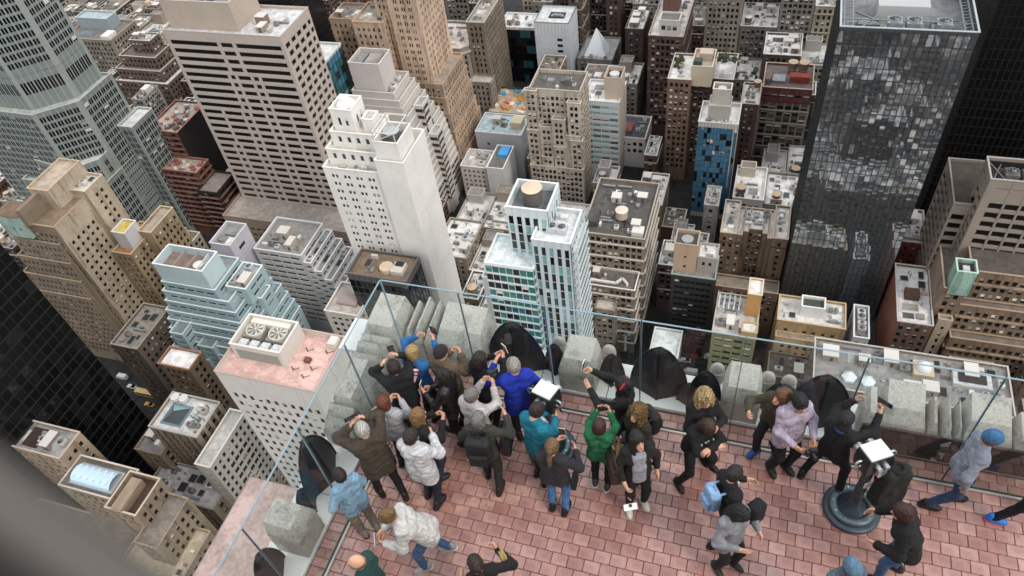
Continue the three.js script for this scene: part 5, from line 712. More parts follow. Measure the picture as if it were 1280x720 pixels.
const turnY = (g) => g.clone().applyMatrix4(new THREE.Matrix4().set(0, 0, -1, 0, 0, 1, 0, 0, 1, 0, 0, 0, 0, 0, 0, 1)); // +z front becomes... front faces +x
{ // parapet ledge and stone merlons
  const l = thing('parapet_ledge', 'pale stone ledge slabs along the parapet beyond the glass', 'ledge', 0, DY, 0);
  let x = -5.6; const R = rng(3); while (x < 7.5) { const w = .95 + R() * .3; part('ledge_slab', new THREE.BoxGeometry(w - .012, .06, .62), ledgeM, l, x + w / 2, .03, -6.1); x += w; }
  let z = -5.78; while (z < 2) { const w = .95 + R() * .3; part('ledge_slab', new THREE.BoxGeometry(.62, .06, w - .012), ledgeM, l, -4.75, .03, z + w / 2); z += w; }
  const merlon = (label, geo, mat = limestone) => { geo.computeBoundingBox(); const c = geo.boundingBox.getCenter(V3()); geo.translate(-c.x, 0, -c.z); const o = part(numbered('stone_merlon'), geo, mat, scene, c.x, DY + .06, c.z); tag(o, label, 'parapet stone', 'parapet stones'); return o; };
  merlon('squat grey merlon behind the glass between the two first dark screens', stoneBlock(-2.07, -1.57, -6.26, -5.8, .62));
  merlon('squat grey merlon behind the glass in line with the blonde visitor', stoneBlock(.1, .58, -6.26, -5.8, .62));
  // left side block: same profile turned to face the terrace
  { const g = stoneBlock(-.22, .22, -.23, .2, .62); g.rotateY(Math.PI / 2); g.translate(-4.66, 0, -2.88); merlon('lone stained merlon left of the terrace beside the light blue shirt', g); }
  { const g = stoneBlock(-.22, .22, -.23, .2, .62); g.rotateY(Math.PI / 2); g.translate(-4.66, 0, -.6); merlon('merlon on the left parapet nearest the viewer', g); }
  const pier = (label, parts) => { const t = thing('corner_pier', label, 'parapet stone', parts[0][0], DY + .06, parts[0][2]); for (const [x0, x1, z0, z1, h, o = {}] of parts) { const g = stoneBlock(x0, x1, z0, z1, h, o); if (o.turn) { } g.translate(-parts[0][0], 0, -parts[0][2]); part('stone', g, limestone, t); } return t; };
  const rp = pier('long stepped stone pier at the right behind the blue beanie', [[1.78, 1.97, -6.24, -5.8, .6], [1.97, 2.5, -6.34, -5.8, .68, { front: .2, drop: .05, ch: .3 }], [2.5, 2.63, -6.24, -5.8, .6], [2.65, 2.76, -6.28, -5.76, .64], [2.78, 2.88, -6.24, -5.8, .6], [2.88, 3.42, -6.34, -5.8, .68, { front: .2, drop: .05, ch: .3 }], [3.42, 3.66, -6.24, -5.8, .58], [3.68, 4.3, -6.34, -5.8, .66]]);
  part('dark_front_sheet', new MB().box(1.78 - 1.78, 4.3 - 1.78, 0, .5, .5, .53).geo(), darkFront, rp, 0, 0, 6.24 - 5.8 - .44 - .05 + .0);  // dark sheet standing over the front of the pier stones
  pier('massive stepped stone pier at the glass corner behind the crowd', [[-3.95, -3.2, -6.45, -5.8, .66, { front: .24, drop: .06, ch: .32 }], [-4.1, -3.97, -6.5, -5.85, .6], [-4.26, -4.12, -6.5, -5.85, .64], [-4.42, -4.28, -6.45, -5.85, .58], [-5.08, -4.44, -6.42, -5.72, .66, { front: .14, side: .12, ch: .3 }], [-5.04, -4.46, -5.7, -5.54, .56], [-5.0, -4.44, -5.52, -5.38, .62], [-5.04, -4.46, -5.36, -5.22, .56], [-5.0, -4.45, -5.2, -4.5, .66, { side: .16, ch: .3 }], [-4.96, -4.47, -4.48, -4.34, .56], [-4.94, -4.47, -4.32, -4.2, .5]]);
  const cap = (x, z, y, s, label) => { const g = new THREE.SphereGeometry(s, 14, 8, 0, 6.2832, 0, 1.57); g.scale(1, 1.3, .8); g.translate(0, .12, 0); const m = mergeGeometries([g, new THREE.CylinderGeometry(s, s * 1.05, .3, 14).translate(0, -.03, 0)]); tag(part(numbered('stone_finial'), m, limestone, scene, x, DY + y, z), label, 'finial', 'stone finials'); };
  [[-2.24, 'rounded stone finial just left of the first grey merlon'], [-1.5, 'rounded stone finial just right of the first grey merlon'], [0.0, 'rounded stone finial left of the merlon by the blonde visitor'], [.66, 'rounded stone finial right of the merlon by the blonde visitor'], [.93, 'pale rounded stone finial above the long-haired woman in olive']].forEach(([xx, lb]) => cap(xx, -6.42, .16, .1, lb));
}
{ // dark pointed metal screens between the merlons
  const dark = M(0x323234, { map: T.mesh, roughness: .55, metalness: .3 }), rimM = metalM(0x26272a, .5, .5);
  const screen = (label, x, z, w, h, turn = 0, fold = .16) => {
    const t = thing('pointed_screen', label, 'metal screen', x, DY + .06, z, turn, 'dark pointed screens');
    const N = 14, half = (s, nm) => {
      const m = new MB(), P = (i, v) => { const f = i / N, yy = h * f, ww = w / 2 * Math.pow(Math.max(0, 1 - Math.pow(f, 2.1)), .66); return [s * ww * v, yy, fold * (1 - v) * (1 - f * .55) - .02 * v]; };
      for (let i = 0; i < N; i++) for (let j = 0; j < 3; j++) { const a = P(i, j / 3), c = P(i, (j + 1) / 3), d = P(i + 1, (j + 1) / 3), e = P(i + 1, j / 3); if (s > 0) m.quad(a, c, d, e); else m.quad(c, a, e, d); const bk = (q) => [q[0], q[1], q[2] - .012]; if (s > 0) m.quad(bk(c), bk(a), bk(e), bk(d)); else m.quad(bk(a), bk(c), bk(d), bk(e)); }
      part(nm, m.geo(), dark, t); const r = new MB(); for (let i = 0; i < N; i++) r.bar(P(i, 1), P(i + 1, 1), .022); part('rim', r.geo(), rimM, t);
    };
    half(-1, 'mesh_leaf'); half(1, 'mesh_leaf'); part('ridge', new MB().bar([0, 0, fold], [0, h, fold * .45], .02).geo(), rimM, t); return t;
  };
  screen('large dark pointed screen behind the man in the blue blazer', -2.76, -6.06, .84, .96); screen('narrow dark screen just left of the first grey merlon', -2.2, -6.08, .32, .6, 0, .08); screen('narrow dark screen just right of the first grey merlon', -1.38, -6.06, .36, .62, 0, .08);
  screen('large dark pointed screen behind the woman with the red headband', -.74, -6.06, .78, .94); screen('narrow dark screen left of the merlon by the blonde visitor', -.12, -6.06, .42, .6, 0, .1); screen('small dark screen tucked beside the large one near the curly hair', -.32, -5.95, .3, .42, 0, .06); screen('narrow dark screen right of the merlon by the blonde visitor', .78, -6.06, .36, .6, 0, .08);
  screen('large dark pointed screen behind the man in lavender', 1.3, -6.06, .78, .94); screen('half hidden dark screen at the corner pier behind the dark-haired woman', -3.06, -6.1, .3, .55, 0, .08);
  screen('large dark pointed screen left of the light blue shirt', -4.78, -3.72, .74, .92, Math.PI / 2); screen('dark bluish screen behind the lone stained merlon', -4.74, -3.25, .34, .5, Math.PI / 2, .08); screen('dark screen in front of the lone stained merlon', -4.76, -2.35, .5, .62, Math.PI / 2, .1); screen('large dark screen low on the left parapet', -4.78, -1.7, .74, .92, Math.PI / 2);
}
{ // our own tower below the deck, with a lower terrace
  const t = new Building('observation_tower', 'limestone skyscraper carrying the observation deck and its lower terrace', 4, 2, 88);
  mass(t, [-5.2, 14, -6.5, 14], 0, DY - .3, { s: { wall: wallM(0xb3aa9c), pitch: 2.6, ww: 1.2, wh: 1.9, fh: 3.8 }, noRoof: 1 }); mass(t, [-22.5, -5.6, -13.5, 14], 0, 225, { s: { wall: wallM(0xb3aa9c), pitch: 2.6, ww: 1.2, fh: 3.8 }, roof: roofM(0xbfa79d), par: .05 });
  
  const R = rng(8); for (let k = 0; k < 18; k++) boxUnit(t, -21.5 + R() * 7, 224, -9 + R() * 8, .35 + R() * .3, .7, .35 + R() * .3, M(0x2d2a29), 'terrace_chair', R() * 3); boxUnit(t, -20.6, 224, -12.2, .7, .7, 1.3, smoothM(0xd9d9d7), 'planter_box', .2); for (let k = 0; k < 4; k++) boxUnit(t, -20 + k * 4, 224, -11, .2, .5, 3, GREY_METAL, 'duct');
  t.flush();
  // upper wall and rail behind the camera
  const u = thing('upper_terrace', 'limestone wall of the upper terrace above the deck', 'wall', 4, DY, 3); part('wall_block', new MB().box(-9, 10, 0, 7.4, -1.6, 5).geo(), limestone, u); part('coping', new MB().box(-9.1, 10.1, 7.4, 7.55, -1.75, -1.2, true).geo(), limestone, u);
}
{ // coin-operated binocular viewers
  const grey = metalM(0x6f8088, .45, .5), dk = metalM(0x53606a, .45, .5), chrome = metalM(0xd8dde0, .25, .7), blk = M(0x1a1b1d, { roughness: .4 });
  const viewer = (label, x, z, turn) => {
    const t = thing('binocular_viewer', label, 'viewer', x, DY, z, turn, 'coin-operated viewers');
    const lathe = (pts) => new THREE.LatheGeometry(pts.map(([a, c]) => new THREE.Vector2(a, c)), 36);
    part('foot_plate', lathe([[.001, 0], [.31, 0], [.325, .015], [.325, .045], [.3, .06], [.25, .062], [.001, .062]]), dk, t);
    const ring = part('base_ring', lathe([[.17, .062], [.26, .062], [.262, .1], [.24, .125], [.2, .125], [.17, .1], [.17, .062]]), grey, t); for (let k = 0; k < 10; k++) { const a = k / 10 * 6.283; part('bolt', new THREE.CylinderGeometry(.012, .012, .012, 6), chrome, ring, Math.cos(a) * .225, .13, Math.sin(a) * .225); }
    part('pedestal', lathe([[.17, .07], [.15, .1], [.1, .16], [.07, .26], [.058, .4], [.055, .75], [.06, .95], [.075, 1.0], [.001, 1.0]]), dk, t); part('collar', lathe([[.05, 1.0], [.085, 1.0], [.09, 1.03], [.085, 1.07], [.05, 1.08]]), chrome, t);
    part('notice_plate', new THREE.BoxGeometry(.09, .1, .012), M(0xd6d6d3), t, 0, .72, .066);
    const hd = new THREE.Group(); hd.name = 'viewer_head'; hd.position.set(0, 1.08, 0); hd.rotation.x = -.1; t.add(hd);
    const sh = new THREE.Shape(); sh.moveTo(-.15, 0); sh.lineTo(.15, 0); sh.quadraticCurveTo(.17, .12, .13, .22); sh.lineTo(-.13, .22); sh.quadraticCurveTo(-.17, .12, -.15, 0); const hb = new THREE.ExtrudeGeometry(sh, { depth: .2, bevelEnabled: true, bevelSize: .015, bevelThickness: .015, bevelSegments: 2 }); hb.translate(0, 0, -.1);
    part('housing', hb, blk, hd); part('white_top', new THREE.BoxGeometry(.25, .025, .22), M(0xdedfdd, { roughness: .5 }), hd, 0, .245, 0);
    for (const s of [-1, 1]) { part('eyepiece', new THREE.CylinderGeometry(.028, .032, .07, 14).rotateX(Math.PI / 2), chrome, hd, s * .045, .13, .14); part('lens_tube', new THREE.CylinderGeometry(.06, .055, .1, 18).rotateX(Math.PI / 2), chrome, hd, s * .07, .12, -.15); part('side_handle', new THREE.TorusGeometry(.05, .014, 8, 14), chrome, hd, s * .19, .12, .02); }
    part('coin_box', new THREE.BoxGeometry(.1, .09, .06), chrome, hd, 0, .04, .14); return t;
  };
  const fy = 23.79 * D2R; viewer('coin-operated binocular viewer on a round grey base near the right', 1.76, -4.9, fy + .15); viewer('coin-operated binocular viewer beside the man in the blue blazer', -1.95, -4.88, fy - .7);
}
{ // out-of-focus rail right in front of the photographer
  const t = thing('near_rail', 'blurred grey metal rail close to the viewer in the lower left corner', 'rail', 0, DY + CAM_H, 0);
  part('rail_tube', new THREE.TubeGeometry(new THREE.CatmullRomCurve3([V3(-0.2242, -0.1701, -0.0544), V3(-0.1947, -0.1859, -0.0491), V3(-0.1676, -0.2006, -0.0439), V3(-0.1356, -0.2183, -0.0375)]), 40, .0105, 20), M(0x4a453f, { roughness: .7 }), t);
  part('rail_body', new THREE.TubeGeometry(new THREE.CatmullRomCurve3([V3(-0.2363, -0.1849, -0.0318), V3(-0.2069, -0.2000, -0.0273), V3(-0.1799, -0.2147, -0.0221), V3(-0.1478, -0.2323, -0.0157)]), 40, .025, 20), M(0x120d0a, { roughness: .8 }), t);
}
// ---------- people ----------
// naive surface nets over a signed distance field
function nets(sdf, lo, hi, cell) {
  const nx = Math.ceil((hi[0] - lo[0]) / cell) + 2, ny = Math.ceil((hi[1] - lo[1]) / cell) + 2, nz = Math.ceil((hi[2] - lo[2]) / cell) + 2, F = new Float32Array(nx * ny * nz);
  const ox = lo[0] - cell * .5, oy = lo[1] - cell * .5, oz = lo[2] - cell * .5;
  for (let k = 0, q = 0; k < nz; k++) for (let j = 0; j < ny; j++) for (let i = 0; i < nx; i++, q++) F[q] = sdf(ox + i * cell, oy + j * cell, oz + k * cell);
  const id = new Int32Array(nx * ny * nz).fill(-1), P = [], I = [], S = [1, nx, nx * ny];
  for (let k = 0; k < nz - 1; k++) for (let j = 0; j < ny - 1; j++) for (let i = 0; i < nx - 1; i++) {
    const q = i + j * nx + k * nx * ny; let m = 0; for (let c = 0; c < 8; c++) if (F[q + (c & 1) + ((c >> 1) & 1) * nx + (c >> 2) * nx * ny] < 0) m |= 1 << c;
    if (m === 0 || m === 255) continue;
    let sx = 0, sy = 0, sz = 0, n = 0;
    for (let c = 0; c < 8; c++) for (let a = 0; a < 3; a++) { if (c >> a & 1) continue; const e = c | (1 << a); if ((m >> c & 1) === (m >> e & 1)) continue; const f0 = F[q + (c & 1) + ((c >> 1) & 1) * nx + (c >> 2) * nx * ny], f1 = F[q + (e & 1) + ((e >> 1) & 1) * nx + (e >> 2) * nx * ny], t = f0 / (f0 - f1); sx += (c & 1) + (a === 0 ? t : 0); sy += (c >> 1 & 1) + (a === 1 ? t : 0); sz += (c >> 2) + (a === 2 ? t : 0); n++; }
    id[q] = P.length / 3; P.push(ox + (i + sx / n) * cell, oy + (j + sy / n) * cell, oz + (k + sz / n) * cell);
  }
  for (let k = 1; k < nz - 1; k++) for (let j = 1; j < ny - 1; j++) for (let i = 1; i < nx - 1; i++) {
    const q = i + j * nx + k * nx * ny, a = F[q] < 0;
    for (let ax = 0; ax < 3; ax++) { if (a === (F[q + S[ax]] < 0)) continue; const u = S[(ax + 1) % 3], v = S[(ax + 2) % 3], A = id[q - u - v], B = id[q - v], C = id[q], D = id[q - u]; if (A < 0 || B < 0 || C < 0 || D < 0) continue; if (a) I.push(A, B, C, A, C, D); else I.push(A, C, B, A, D, C); }
  }
  const N = new Float32Array(P.length), U = new Float32Array(P.length / 3 * 2), h = cell * .4;
  for (let k = 0; k < P.length; k += 3) { const x = P[k], y = P[k + 1], z = P[k + 2]; let a = sdf(x + h, y, z) - sdf(x - h, y, z), b = sdf(x, y + h, z) - sdf(x, y - h, z), c = sdf(x, y, z + h) - sdf(x, y, z - h); const l = Math.hypot(a, b, c) || 1; N[k] = a / l; N[k + 1] = b / l; N[k + 2] = c / l; U[k / 3 * 2] = x * .8 + z * .6; U[k / 3 * 2 + 1] = y; }
  const g = new THREE.BufferGeometry(); g.setAttribute('position', new THREE.Float32BufferAttribute(P, 3)); g.setAttribute('normal', new THREE.BufferAttribute(N, 3)); g.setAttribute('uv', new THREE.BufferAttribute(U, 2)); g.setIndex(I); return g;
}
const smin = (a, b, k) => { const h = Math.max(k - Math.abs(a - b), 0) / k; return Math.min(a, b) - h * h * k * .25; };
// tapered capsule as flat numbers: ax ay az bx by bz ra rb
const bone = (a, b, ra, rb) => [a.x, a.y, a.z, b.x - a.x, b.y - a.y, b.z - a.z, ra, rb, 1 / Math.max(1e-9, (b.x - a.x) ** 2 + (b.y - a.y) ** 2 + (b.z - a.z) ** 2)];
function field(bones, k, grow = 0) { return (x, y, z) => { let d = 9; for (let i = 0; i < bones.length; i++) { const b = bones[i], px = x - b[0], py = y - b[1], pz = z - b[2]; let t = (px * b[3] + py * b[4] + pz * b[5]) * b[8]; t = t < 0 ? 0 : t > 1 ? 1 : t; const dx = px - b[3] * t, dy = py - b[4] * t, dz = pz - b[5] * t; const e = Math.sqrt(dx * dx + dy * dy + dz * dz) - (b[6] + (b[7] - b[6]) * t) - grow; d = e > d + k ? d : smin(d, e, k); } return d; }; }
const ell = (x, y, z, cx, cy, cz, rx, ry, rz) => { const a = (x - cx) / rx, b = (y - cy) / ry, c = (z - cz) / rz, q = Math.sqrt(a * a + b * b + c * c); return (q - 1) * Math.min(rx, ry, rz); };
const PN = new ImprovedNoise();
// head: skull centre at origin, face towards +z
const HEAD = (() => {
  const neck = field([bone(V3(0, -.05, -.02), V3(0, -.13, -.03), .052, .053)], .02), nose = field([bone(V3(0, .012, .088), V3(0, -.03, .108), .009, .014)], .01), brow = field([bone(V3(-.035, .028, .082), V3(.035, .028, .082), .011, .011)], .01), lips = field([bone(V3(-.018, -.066, .088), V3(.018, -.066, .088), .008, .008)], .01), chin = field([bone(V3(-.012, -.1, .07), V3(.012, -.1, .07), .022, .022)], .01);
  const f = (x, y, z) => { let d = ell(x, y, z, 0, .02, -.008, .074, .1, .094); d = smin(d, ell(x, y, z, 0, -.05, .028, .056, .075, .066), .03); d = smin(d, chin(x, y, z), .03); d = smin(d, brow(x, y, z), .015); d = smin(d, neck(x, y, z), .03); const ax = Math.abs(x); d = Math.max(d, -(ell(ax, y, z, .032, .004, .1, .018, .011, .016))); d = smin(d, ell(ax, y, z, .032, .004, .078, .013, .012, .012), .004); d = smin(d, nose(x, y, z), .012); d = smin(d, lips(x, y, z), .008); d = smin(d, ell(ax, y, z, .077, -.005, -.005, .01, .03, .019), .01); return d; };
  const g = nets(f, [-.1, -.22, -.12], [.1, .14, .14], .0085), p = g.attributes.position, c = new Float32Array(p.count * 3);
  for (let k = 0; k < p.count; k++) { const x = Math.abs(p.getX(k)), y = p.getY(k), z = p.getZ(k); let q = [1, 1, 1]; if (z > .07 && y < -.056 && y > -.078 && x < .026) q = [.82, .5, .5]; if (z > .06 && y > .02 && y < .037 && x > .012 && x < .052) q = [.35, .28, .24]; if (z > .068 && Math.abs(y - .003) < .0085 && x > .018 && x < .046) q = Math.abs(x - .032) < .008 ? [.1, .08, .07] : [1.15, 1.2, 1.3]; if (z > .05 && y < -.01 && y > -.05 && x > .03) q = [1.04, .93, .9]; c.set(q, k * 3); }
  g.setAttribute('color', new THREE.BufferAttribute(c, 3)); return g;
})();
// hands: wrist at origin, fingers along -y, palm facing +z, thumb on +x
function makeHand(curl) {
  const B = []; B.push(bone(V3(0, .03, 0), V3(0, -.02, 0), .027, .027), bone(V3(-.022, -.03, 0), V3(-.026, -.085, 0), .016, .014), bone(V3(0, -.03, 0), V3(0, -.09, 0), .017, .014), bone(V3(.022, -.03, 0), V3(.024, -.085, 0), .017, .014));
  const F = []; [[-.03, .062, .0072], [-.011, .078, .0082], [.01, .084, .0085], [.03, .075, .0082]].forEach(([x, l, r], i) => { let p = V3(x, -.088 + (i === 0 ? .008 : 0), 0), a = curl * .55; for (let s = 0; s < 3; s++) { const L = l * [.46, .3, .24][s], q = p.clone().add(V3(x * .06, -Math.cos(a) * L, Math.sin(a) * L)); F.push(bone(p, q, r * (1 - s * .1), r * (.9 - s * .1))); p = q; a += curl * [.75, .55, 0][s]; } });
  let t = V3(.026, -.025, .006), t2 = V3(.05, -.055, .02 + curl * .01), t3 = V3(.054 - curl * .012, -.088, .034 + curl * .02); F.push(bone(t, t2, .013, .011), bone(t2, t3, .0105, .0085));
  const pf = field(B, .016), ff = field(F, .003); return nets((x, y, z) => smin(pf(x, y, z), ff(x, y, z), .006), [-.06, -.19, -.04], [.075, .06, .12], .0075);
}
const HANDS = { relaxed: makeHand(.45), grip: makeHand(1.15) };
for (const k of Object.keys(HANDS)) { const g = HANDS[k]; g.setAttribute('color', new THREE.BufferAttribute(new Float32Array(g.attributes.position.count * 3).fill(1), 3)); }
const face = (x, y, z) => ell(x, y, z, 0, -.055, .115, .066, .098, .085), cap = (x, y, z, g) => ell(x, y, z, 0, .024, -.012, .078 + g, .103 + g, .1 + g);
const HAIR = {
  short: (x, y, z) => { let d = cap(x, y, z, .014) + PN.noise(x * 45, y * 45, z * 45) * .009; d = Math.max(d, -face(x, y, z)); return Math.max(d, -(y + .055 + (z > 0 ? (z) * .8 : 0))); },
  bob: (x, y, z) => { let d = cap(x, y, z, .018); d = smin(d, ell(x, y, z, 0, -.06, -.03, .092, .1, .078), .04); d += PN.noise(x * 40, y * 14, z * 40) * .008; return Math.max(d, -face(x, y * .9, z - .004)); },
  long: (x, y, z) => { let d = cap(x, y, z, .018); d = smin(d, ell(x, y, z, 0, -.12, -.06, .098, .17, .062), .05); d = smin(d, ell(Math.abs(x), y, z, .075, -.12, .01, .03, .15, .04), .03); d += PN.noise(x * 36, y * 9, z * 36) * .012; return Math.max(d, -face(x, y * .9, z)); },
  curly: (x, y, z) => { let d = cap(x, y, z, .032); d = smin(d, ell(x, y, z, 0, -.09, -.045, .12, .15, .085), .05); d = smin(d, ell(Math.abs(x), y, z, .09, -.09, .02, .04, .12, .05), .04); d += PN.noise(x * 48, y * 34, z * 48) * .024; return Math.max(d, -face(x, y * .9, z)); },
  pony: (x, y, z) => { let d = HAIR.short(x, y, z); d = smin(d, ell(x, y, z, 0, .03, -.125, .026, .026, .026), .02); d = smin(d, ell(x, y + PN.noise(x * 30, y * 12, 2) * .01, z, 0, -.1, -.142, .034, .14, .03), .025); return d + PN.noise(x * 50, y * 12, z * 50) * .005; },
  bun: (x, y, z) => { let d = HAIR.short(x, y, z); return smin(d, ell(x, y, z, 0, .06, -.115, .048, .045, .045) + PN.noise(x * 50, y * 50, z * 50) * .008, .02); },
  fringe: (x, y, z) => Math.max(Math.max(cap(x, y, z, .008), -face(x, y, z)), Math.max(y - .03, -(y + .06))),
  beanie: (x, y, z) => Math.max(cap(x, y, z, .02) + PN.noise(x * 30, y * 30, z * 30) * .003, -(y - .02 - z * .12)),
};
const hairGeo = {}; const hairOf = (k) => (hairGeo[k] ||= nets(HAIR[k], [-.17, -.33, -.2], [.17, .2, .15], .011));
const SHOE = nets((x, y, z) => { const b = Math.max(Math.abs(x) - .038 + (z < -.04 ? .004 : 0), -y, y - .105); let d = smin(ell(x, y, z, 0, .03, .075, .047, .048, .1), ell(x, y, z, 0, .04, -.035, .04, .075, .065), .05); d = smin(d, ell(x, y, z, 0, .1, -.035, .038, .06, .042), .03); return Math.max(d, -y); }, [-.07, -.02, -.13], [.07, .17, .19], .012);
const SOLE = nets((x, y, z) => { const e = Math.hypot(x / .048, Math.max(0, Math.abs(z - .02) - .075) / .06) - 1; return Math.max(e * .045, y - .022, -y); }, [-.06, -.01, -.13], [.06, .035, .17], .01);
const skinM = (hex) => M(hex, { roughness: .55, vertexColors: true }), clothM = (hex, r = .9, o = {}) => M(hex, { map: T.cloth, roughness: r, bumpMap: T.clothBump, bumpScale: .004, sheen: .25, sheenRoughness: .6, ...o }), hairM = (hex) => M(hex, { map: T.hair, roughness: .68 });
function ik(a, t, l1, l2, pole) { // two-bone: returns joint and clamped end
  const d = t.clone().sub(a), L = Math.min(d.length(), (l1 + l2) * .995), u = d.normalize(), c = (l1 * l1 + L * L - l2 * l2) / (2 * L), h = Math.sqrt(Math.max(0, l1 * l1 - c * c)), p = pole.clone().addScaledVector(u, -pole.dot(u)).normalize();
  return [a.clone().addScaledVector(u, c).addScaledVector(p, h), a.clone().addScaledVector(u, L)];
}
function frameQ(dirDown, palm) { const y = dirDown.clone().negate().normalize(), z = palm.clone().addScaledVector(y, -palm.dot(y)).normalize(), x = y.clone().cross(z); return new THREE.Quaternion().setFromRotationMatrix(new THREE.Matrix4().makeBasis(x, y, z)); }
function colored(g) { if (!g.attributes.color) g.setAttribute('color', new THREE.BufferAttribute(new Float32Array(g.attributes.position.count * 3).fill(1), 3)); return g; }
function person(o) {
  const s = (o.h || 1.7) / 1.72, w = (o.w || 1) * .9, lean = (o.lean || 0) * D2R, side = (o.side || 0) * D2R, drop = o.drop || 0;
  const P = V3(0, .95 - drop, 0), u = V3(Math.sin(side), Math.cos(lean) * Math.cos(side), Math.sin(lean)).normalize(), tw = (o.twist || 0) * D2R, X = V3(Math.cos(tw), 0, -Math.sin(tw)), xr = X.clone().addScaledVector(u, -X.dot(u)).normalize(), fw = xr.clone().cross(u).normalize();
  if (lean) P.z -= Math.sin(lean) * .12;
  const at = (a, x, y, z) => a.clone().addScaledVector(xr, x).addScaledVector(u, y).addScaledVector(fw, z);
  const N = at(P, 0, .5, -.01), C = at(P, 0, .33, .01), hp = ((o.head || [0, 0])[0]) * D2R, hy = ((o.head || [0, 0])[1]) * D2R;
  const hf = V3(Math.sin(hy) * Math.cos(hp), -Math.sin(hp), Math.cos(hy) * Math.cos(hp)).applyAxisAngle(V3(0, 1, 0), tw * .6), hu0 = V3(0, 1, 0).lerp(u, .5).normalize(), hx = hu0.clone().cross(hf).normalize(), hu = hf.clone().cross(hx).normalize();
  const Hd = N.clone().addScaledVector(u, .075).addScaledVector(hu, .09).addScaledVector(hf, .035);
  const ft = o.feet || [[.1, .02], [-.1, -.02]], legs = [], arms = [];
  [1, -1].forEach((q, i) => {
    const hip = V3(P.x + q * .088, P.y - .04, P.z), an = V3(ft[i][0], .085 + (ft[i][2] || 0), ft[i][1]), [kn, an2] = ik(hip, an, .43, .42, V3(q * .12, 0, 1)); legs.push([hip, kn, an2, ft[i][3] || q * 8]);
    const sh = at(N, q * .163 * w, -.055, 0), tg = (i ? o.rh : o.lh) || [q * .25, .86 - drop, .06], pole = (i ? o.rp : o.lp) || [q * .7, -.5, -.6], [el, wr] = ik(sh, V3(...tg).add(V3(0, 0, lean ? Math.sin(lean) * .2 : 0)), .285, .25, V3(...pole)); arms.push([sh, el, wr]);
  });
  const torso = [], tb = (a, b, ra, rb) => torso.push(bone(a, b, ra * w, rb * w));
  for (const q of [-1, 1]) { tb(at(P, q * .075, -.02, -.005), at(P, q * .052, .17, 0), .108, .095); tb(at(P, q * .052, .17, 0), at(P, q * .085, .36, .005), .095, .105); tb(at(P, q * .085, .36, .005), at(N, q * .1, -.05, 0), .105, .07); tb(at(N, q * .03, -.0, 0), at(N, q * .15, -.05, 0), .058, .058); if (o.fem) tb(at(P, q * .07, .33, .06), at(P, q * .065, .31, .075), .06, .055); }
  const legB = [], armB = []; for (const [a, b, c] of legs) legB.push(bone(a, b, .082 * w, .055), bone(b, c, .054, .038)); for (const [a, b, c] of arms) armB.push(bone(a, b, .05 * w, .039), bone(b, c, .038, .027));
  const all = [...torso, ...legB, ...armB, bone(N, N.clone().lerp(Hd, .6), .056, .052)]; const box = (bs, m) => { const lo = [9, 9, 9], hi = [-9, -9, -9]; for (const b of bs) for (let i = 0; i < 3; i++) { lo[i] = Math.min(lo[i], b[i] - Math.max(b[6], b[7]), b[i] + b[i + 3] - Math.max(b[6], b[7])); hi[i] = Math.max(hi[i], b[i] + Math.max(b[6], b[7]), b[i] + b[i + 3] + Math.max(b[6], b[7])); } return [lo.map((v) => v - m), hi.map((v) => v + m)]; };
  const ypos = o.yaw, root = thing('person', o.label, 'person', 0, DECK, 0, ypos, 'visitors on the terrace'); root.scale.setScalar(s);
  const hw = V3(Hd.x, 0, Hd.z).multiplyScalar(s).applyAxisAngle(V3(0, 1, 0), ypos); root.position.set(o.x - hw.x, DECK, o.z - hw.z);
  // body: one continuous skin mesh with head, hands
  const skin = skinM(o.skin || 0xc99a80), bodyF = field(all, .05, -.008), geos = []; { const [lo, hi] = box(all, .03); geos.push(colored(nets(bodyF, lo, hi, .026))); }
  const mt = (p, q, sc = 1, mir) => new THREE.Matrix4().compose(p, q, V3(mir ? -sc : sc, sc, sc)), headQ = new THREE.Quaternion().setFromRotationMatrix(new THREE.Matrix4().makeBasis(hx, hu, hf));
  geos.push(HEAD.clone().applyMatrix4(mt(Hd, headQ)));
  arms.forEach(([sh, el, wr], i) => { const q = i ? -1 : 1, hold = i ? o.rhold : o.lhold, d = wr.clone().sub(el).normalize(); if (hold) d.lerp(V3(0, .6, .5), .35).normalize(); const palm = hold ? V3(-q * .9, 0, -.35) : V3(-q, 0, .2), Q = frameQ(d, palm); const g = HANDS[hold ? 'grip' : 'relaxed'].clone(); if (i === 0) { const p = g.attributes.position, n = g.attributes.normal, ix = g.index; for (let k = 0; k < p.count; k++) { p.setX(k, -p.getX(k)); n.setX(k, -n.getX(k)); } for (let k = 0; k < ix.count; k += 3) { const t = ix.getX(k); ix.setX(k, ix.getX(k + 1)); ix.setX(k + 1, t); } } geos.push(g.applyMatrix4(mt(wr, Q))); arms[i].push(wr.clone().addScaledVector(d, .11), d); });
  part('body', mergeGeometries(geos), skin, root);
  // clothes
  const th = o.puff || .016, up = at(P, 0, 0, 0), hem = o.hem ?? .1, cut = (x, y, z) => (x - up.x) * u.x + (y - up.y) * u.y + (z - up.z) * u.z;
  const fold = (x, y, z, a) => (PN.noise(x * 11 + o.x * 9, y * 15, z * 11 + o.z * 7) * .75 + PN.noise(x * 26, y * 30 + o.x * 5, z * 26) * .4) * a;
  const sleeve = o.sleeve ?? 1, sl = []; for (const [a, b, c] of arms) { if (sleeve > .5) { const e = b.clone().lerp(c, Math.min(1, sleeve - .06)); sl.push(bone(a, b, .05 * w + th, .043 + th), bone(b, e, .043 + th, .034 + th * .8)); } else if (sleeve > 0) sl.push(bone(a, a.clone().lerp(b, .5 + sleeve), .052 * w + th, .05 + th)); }
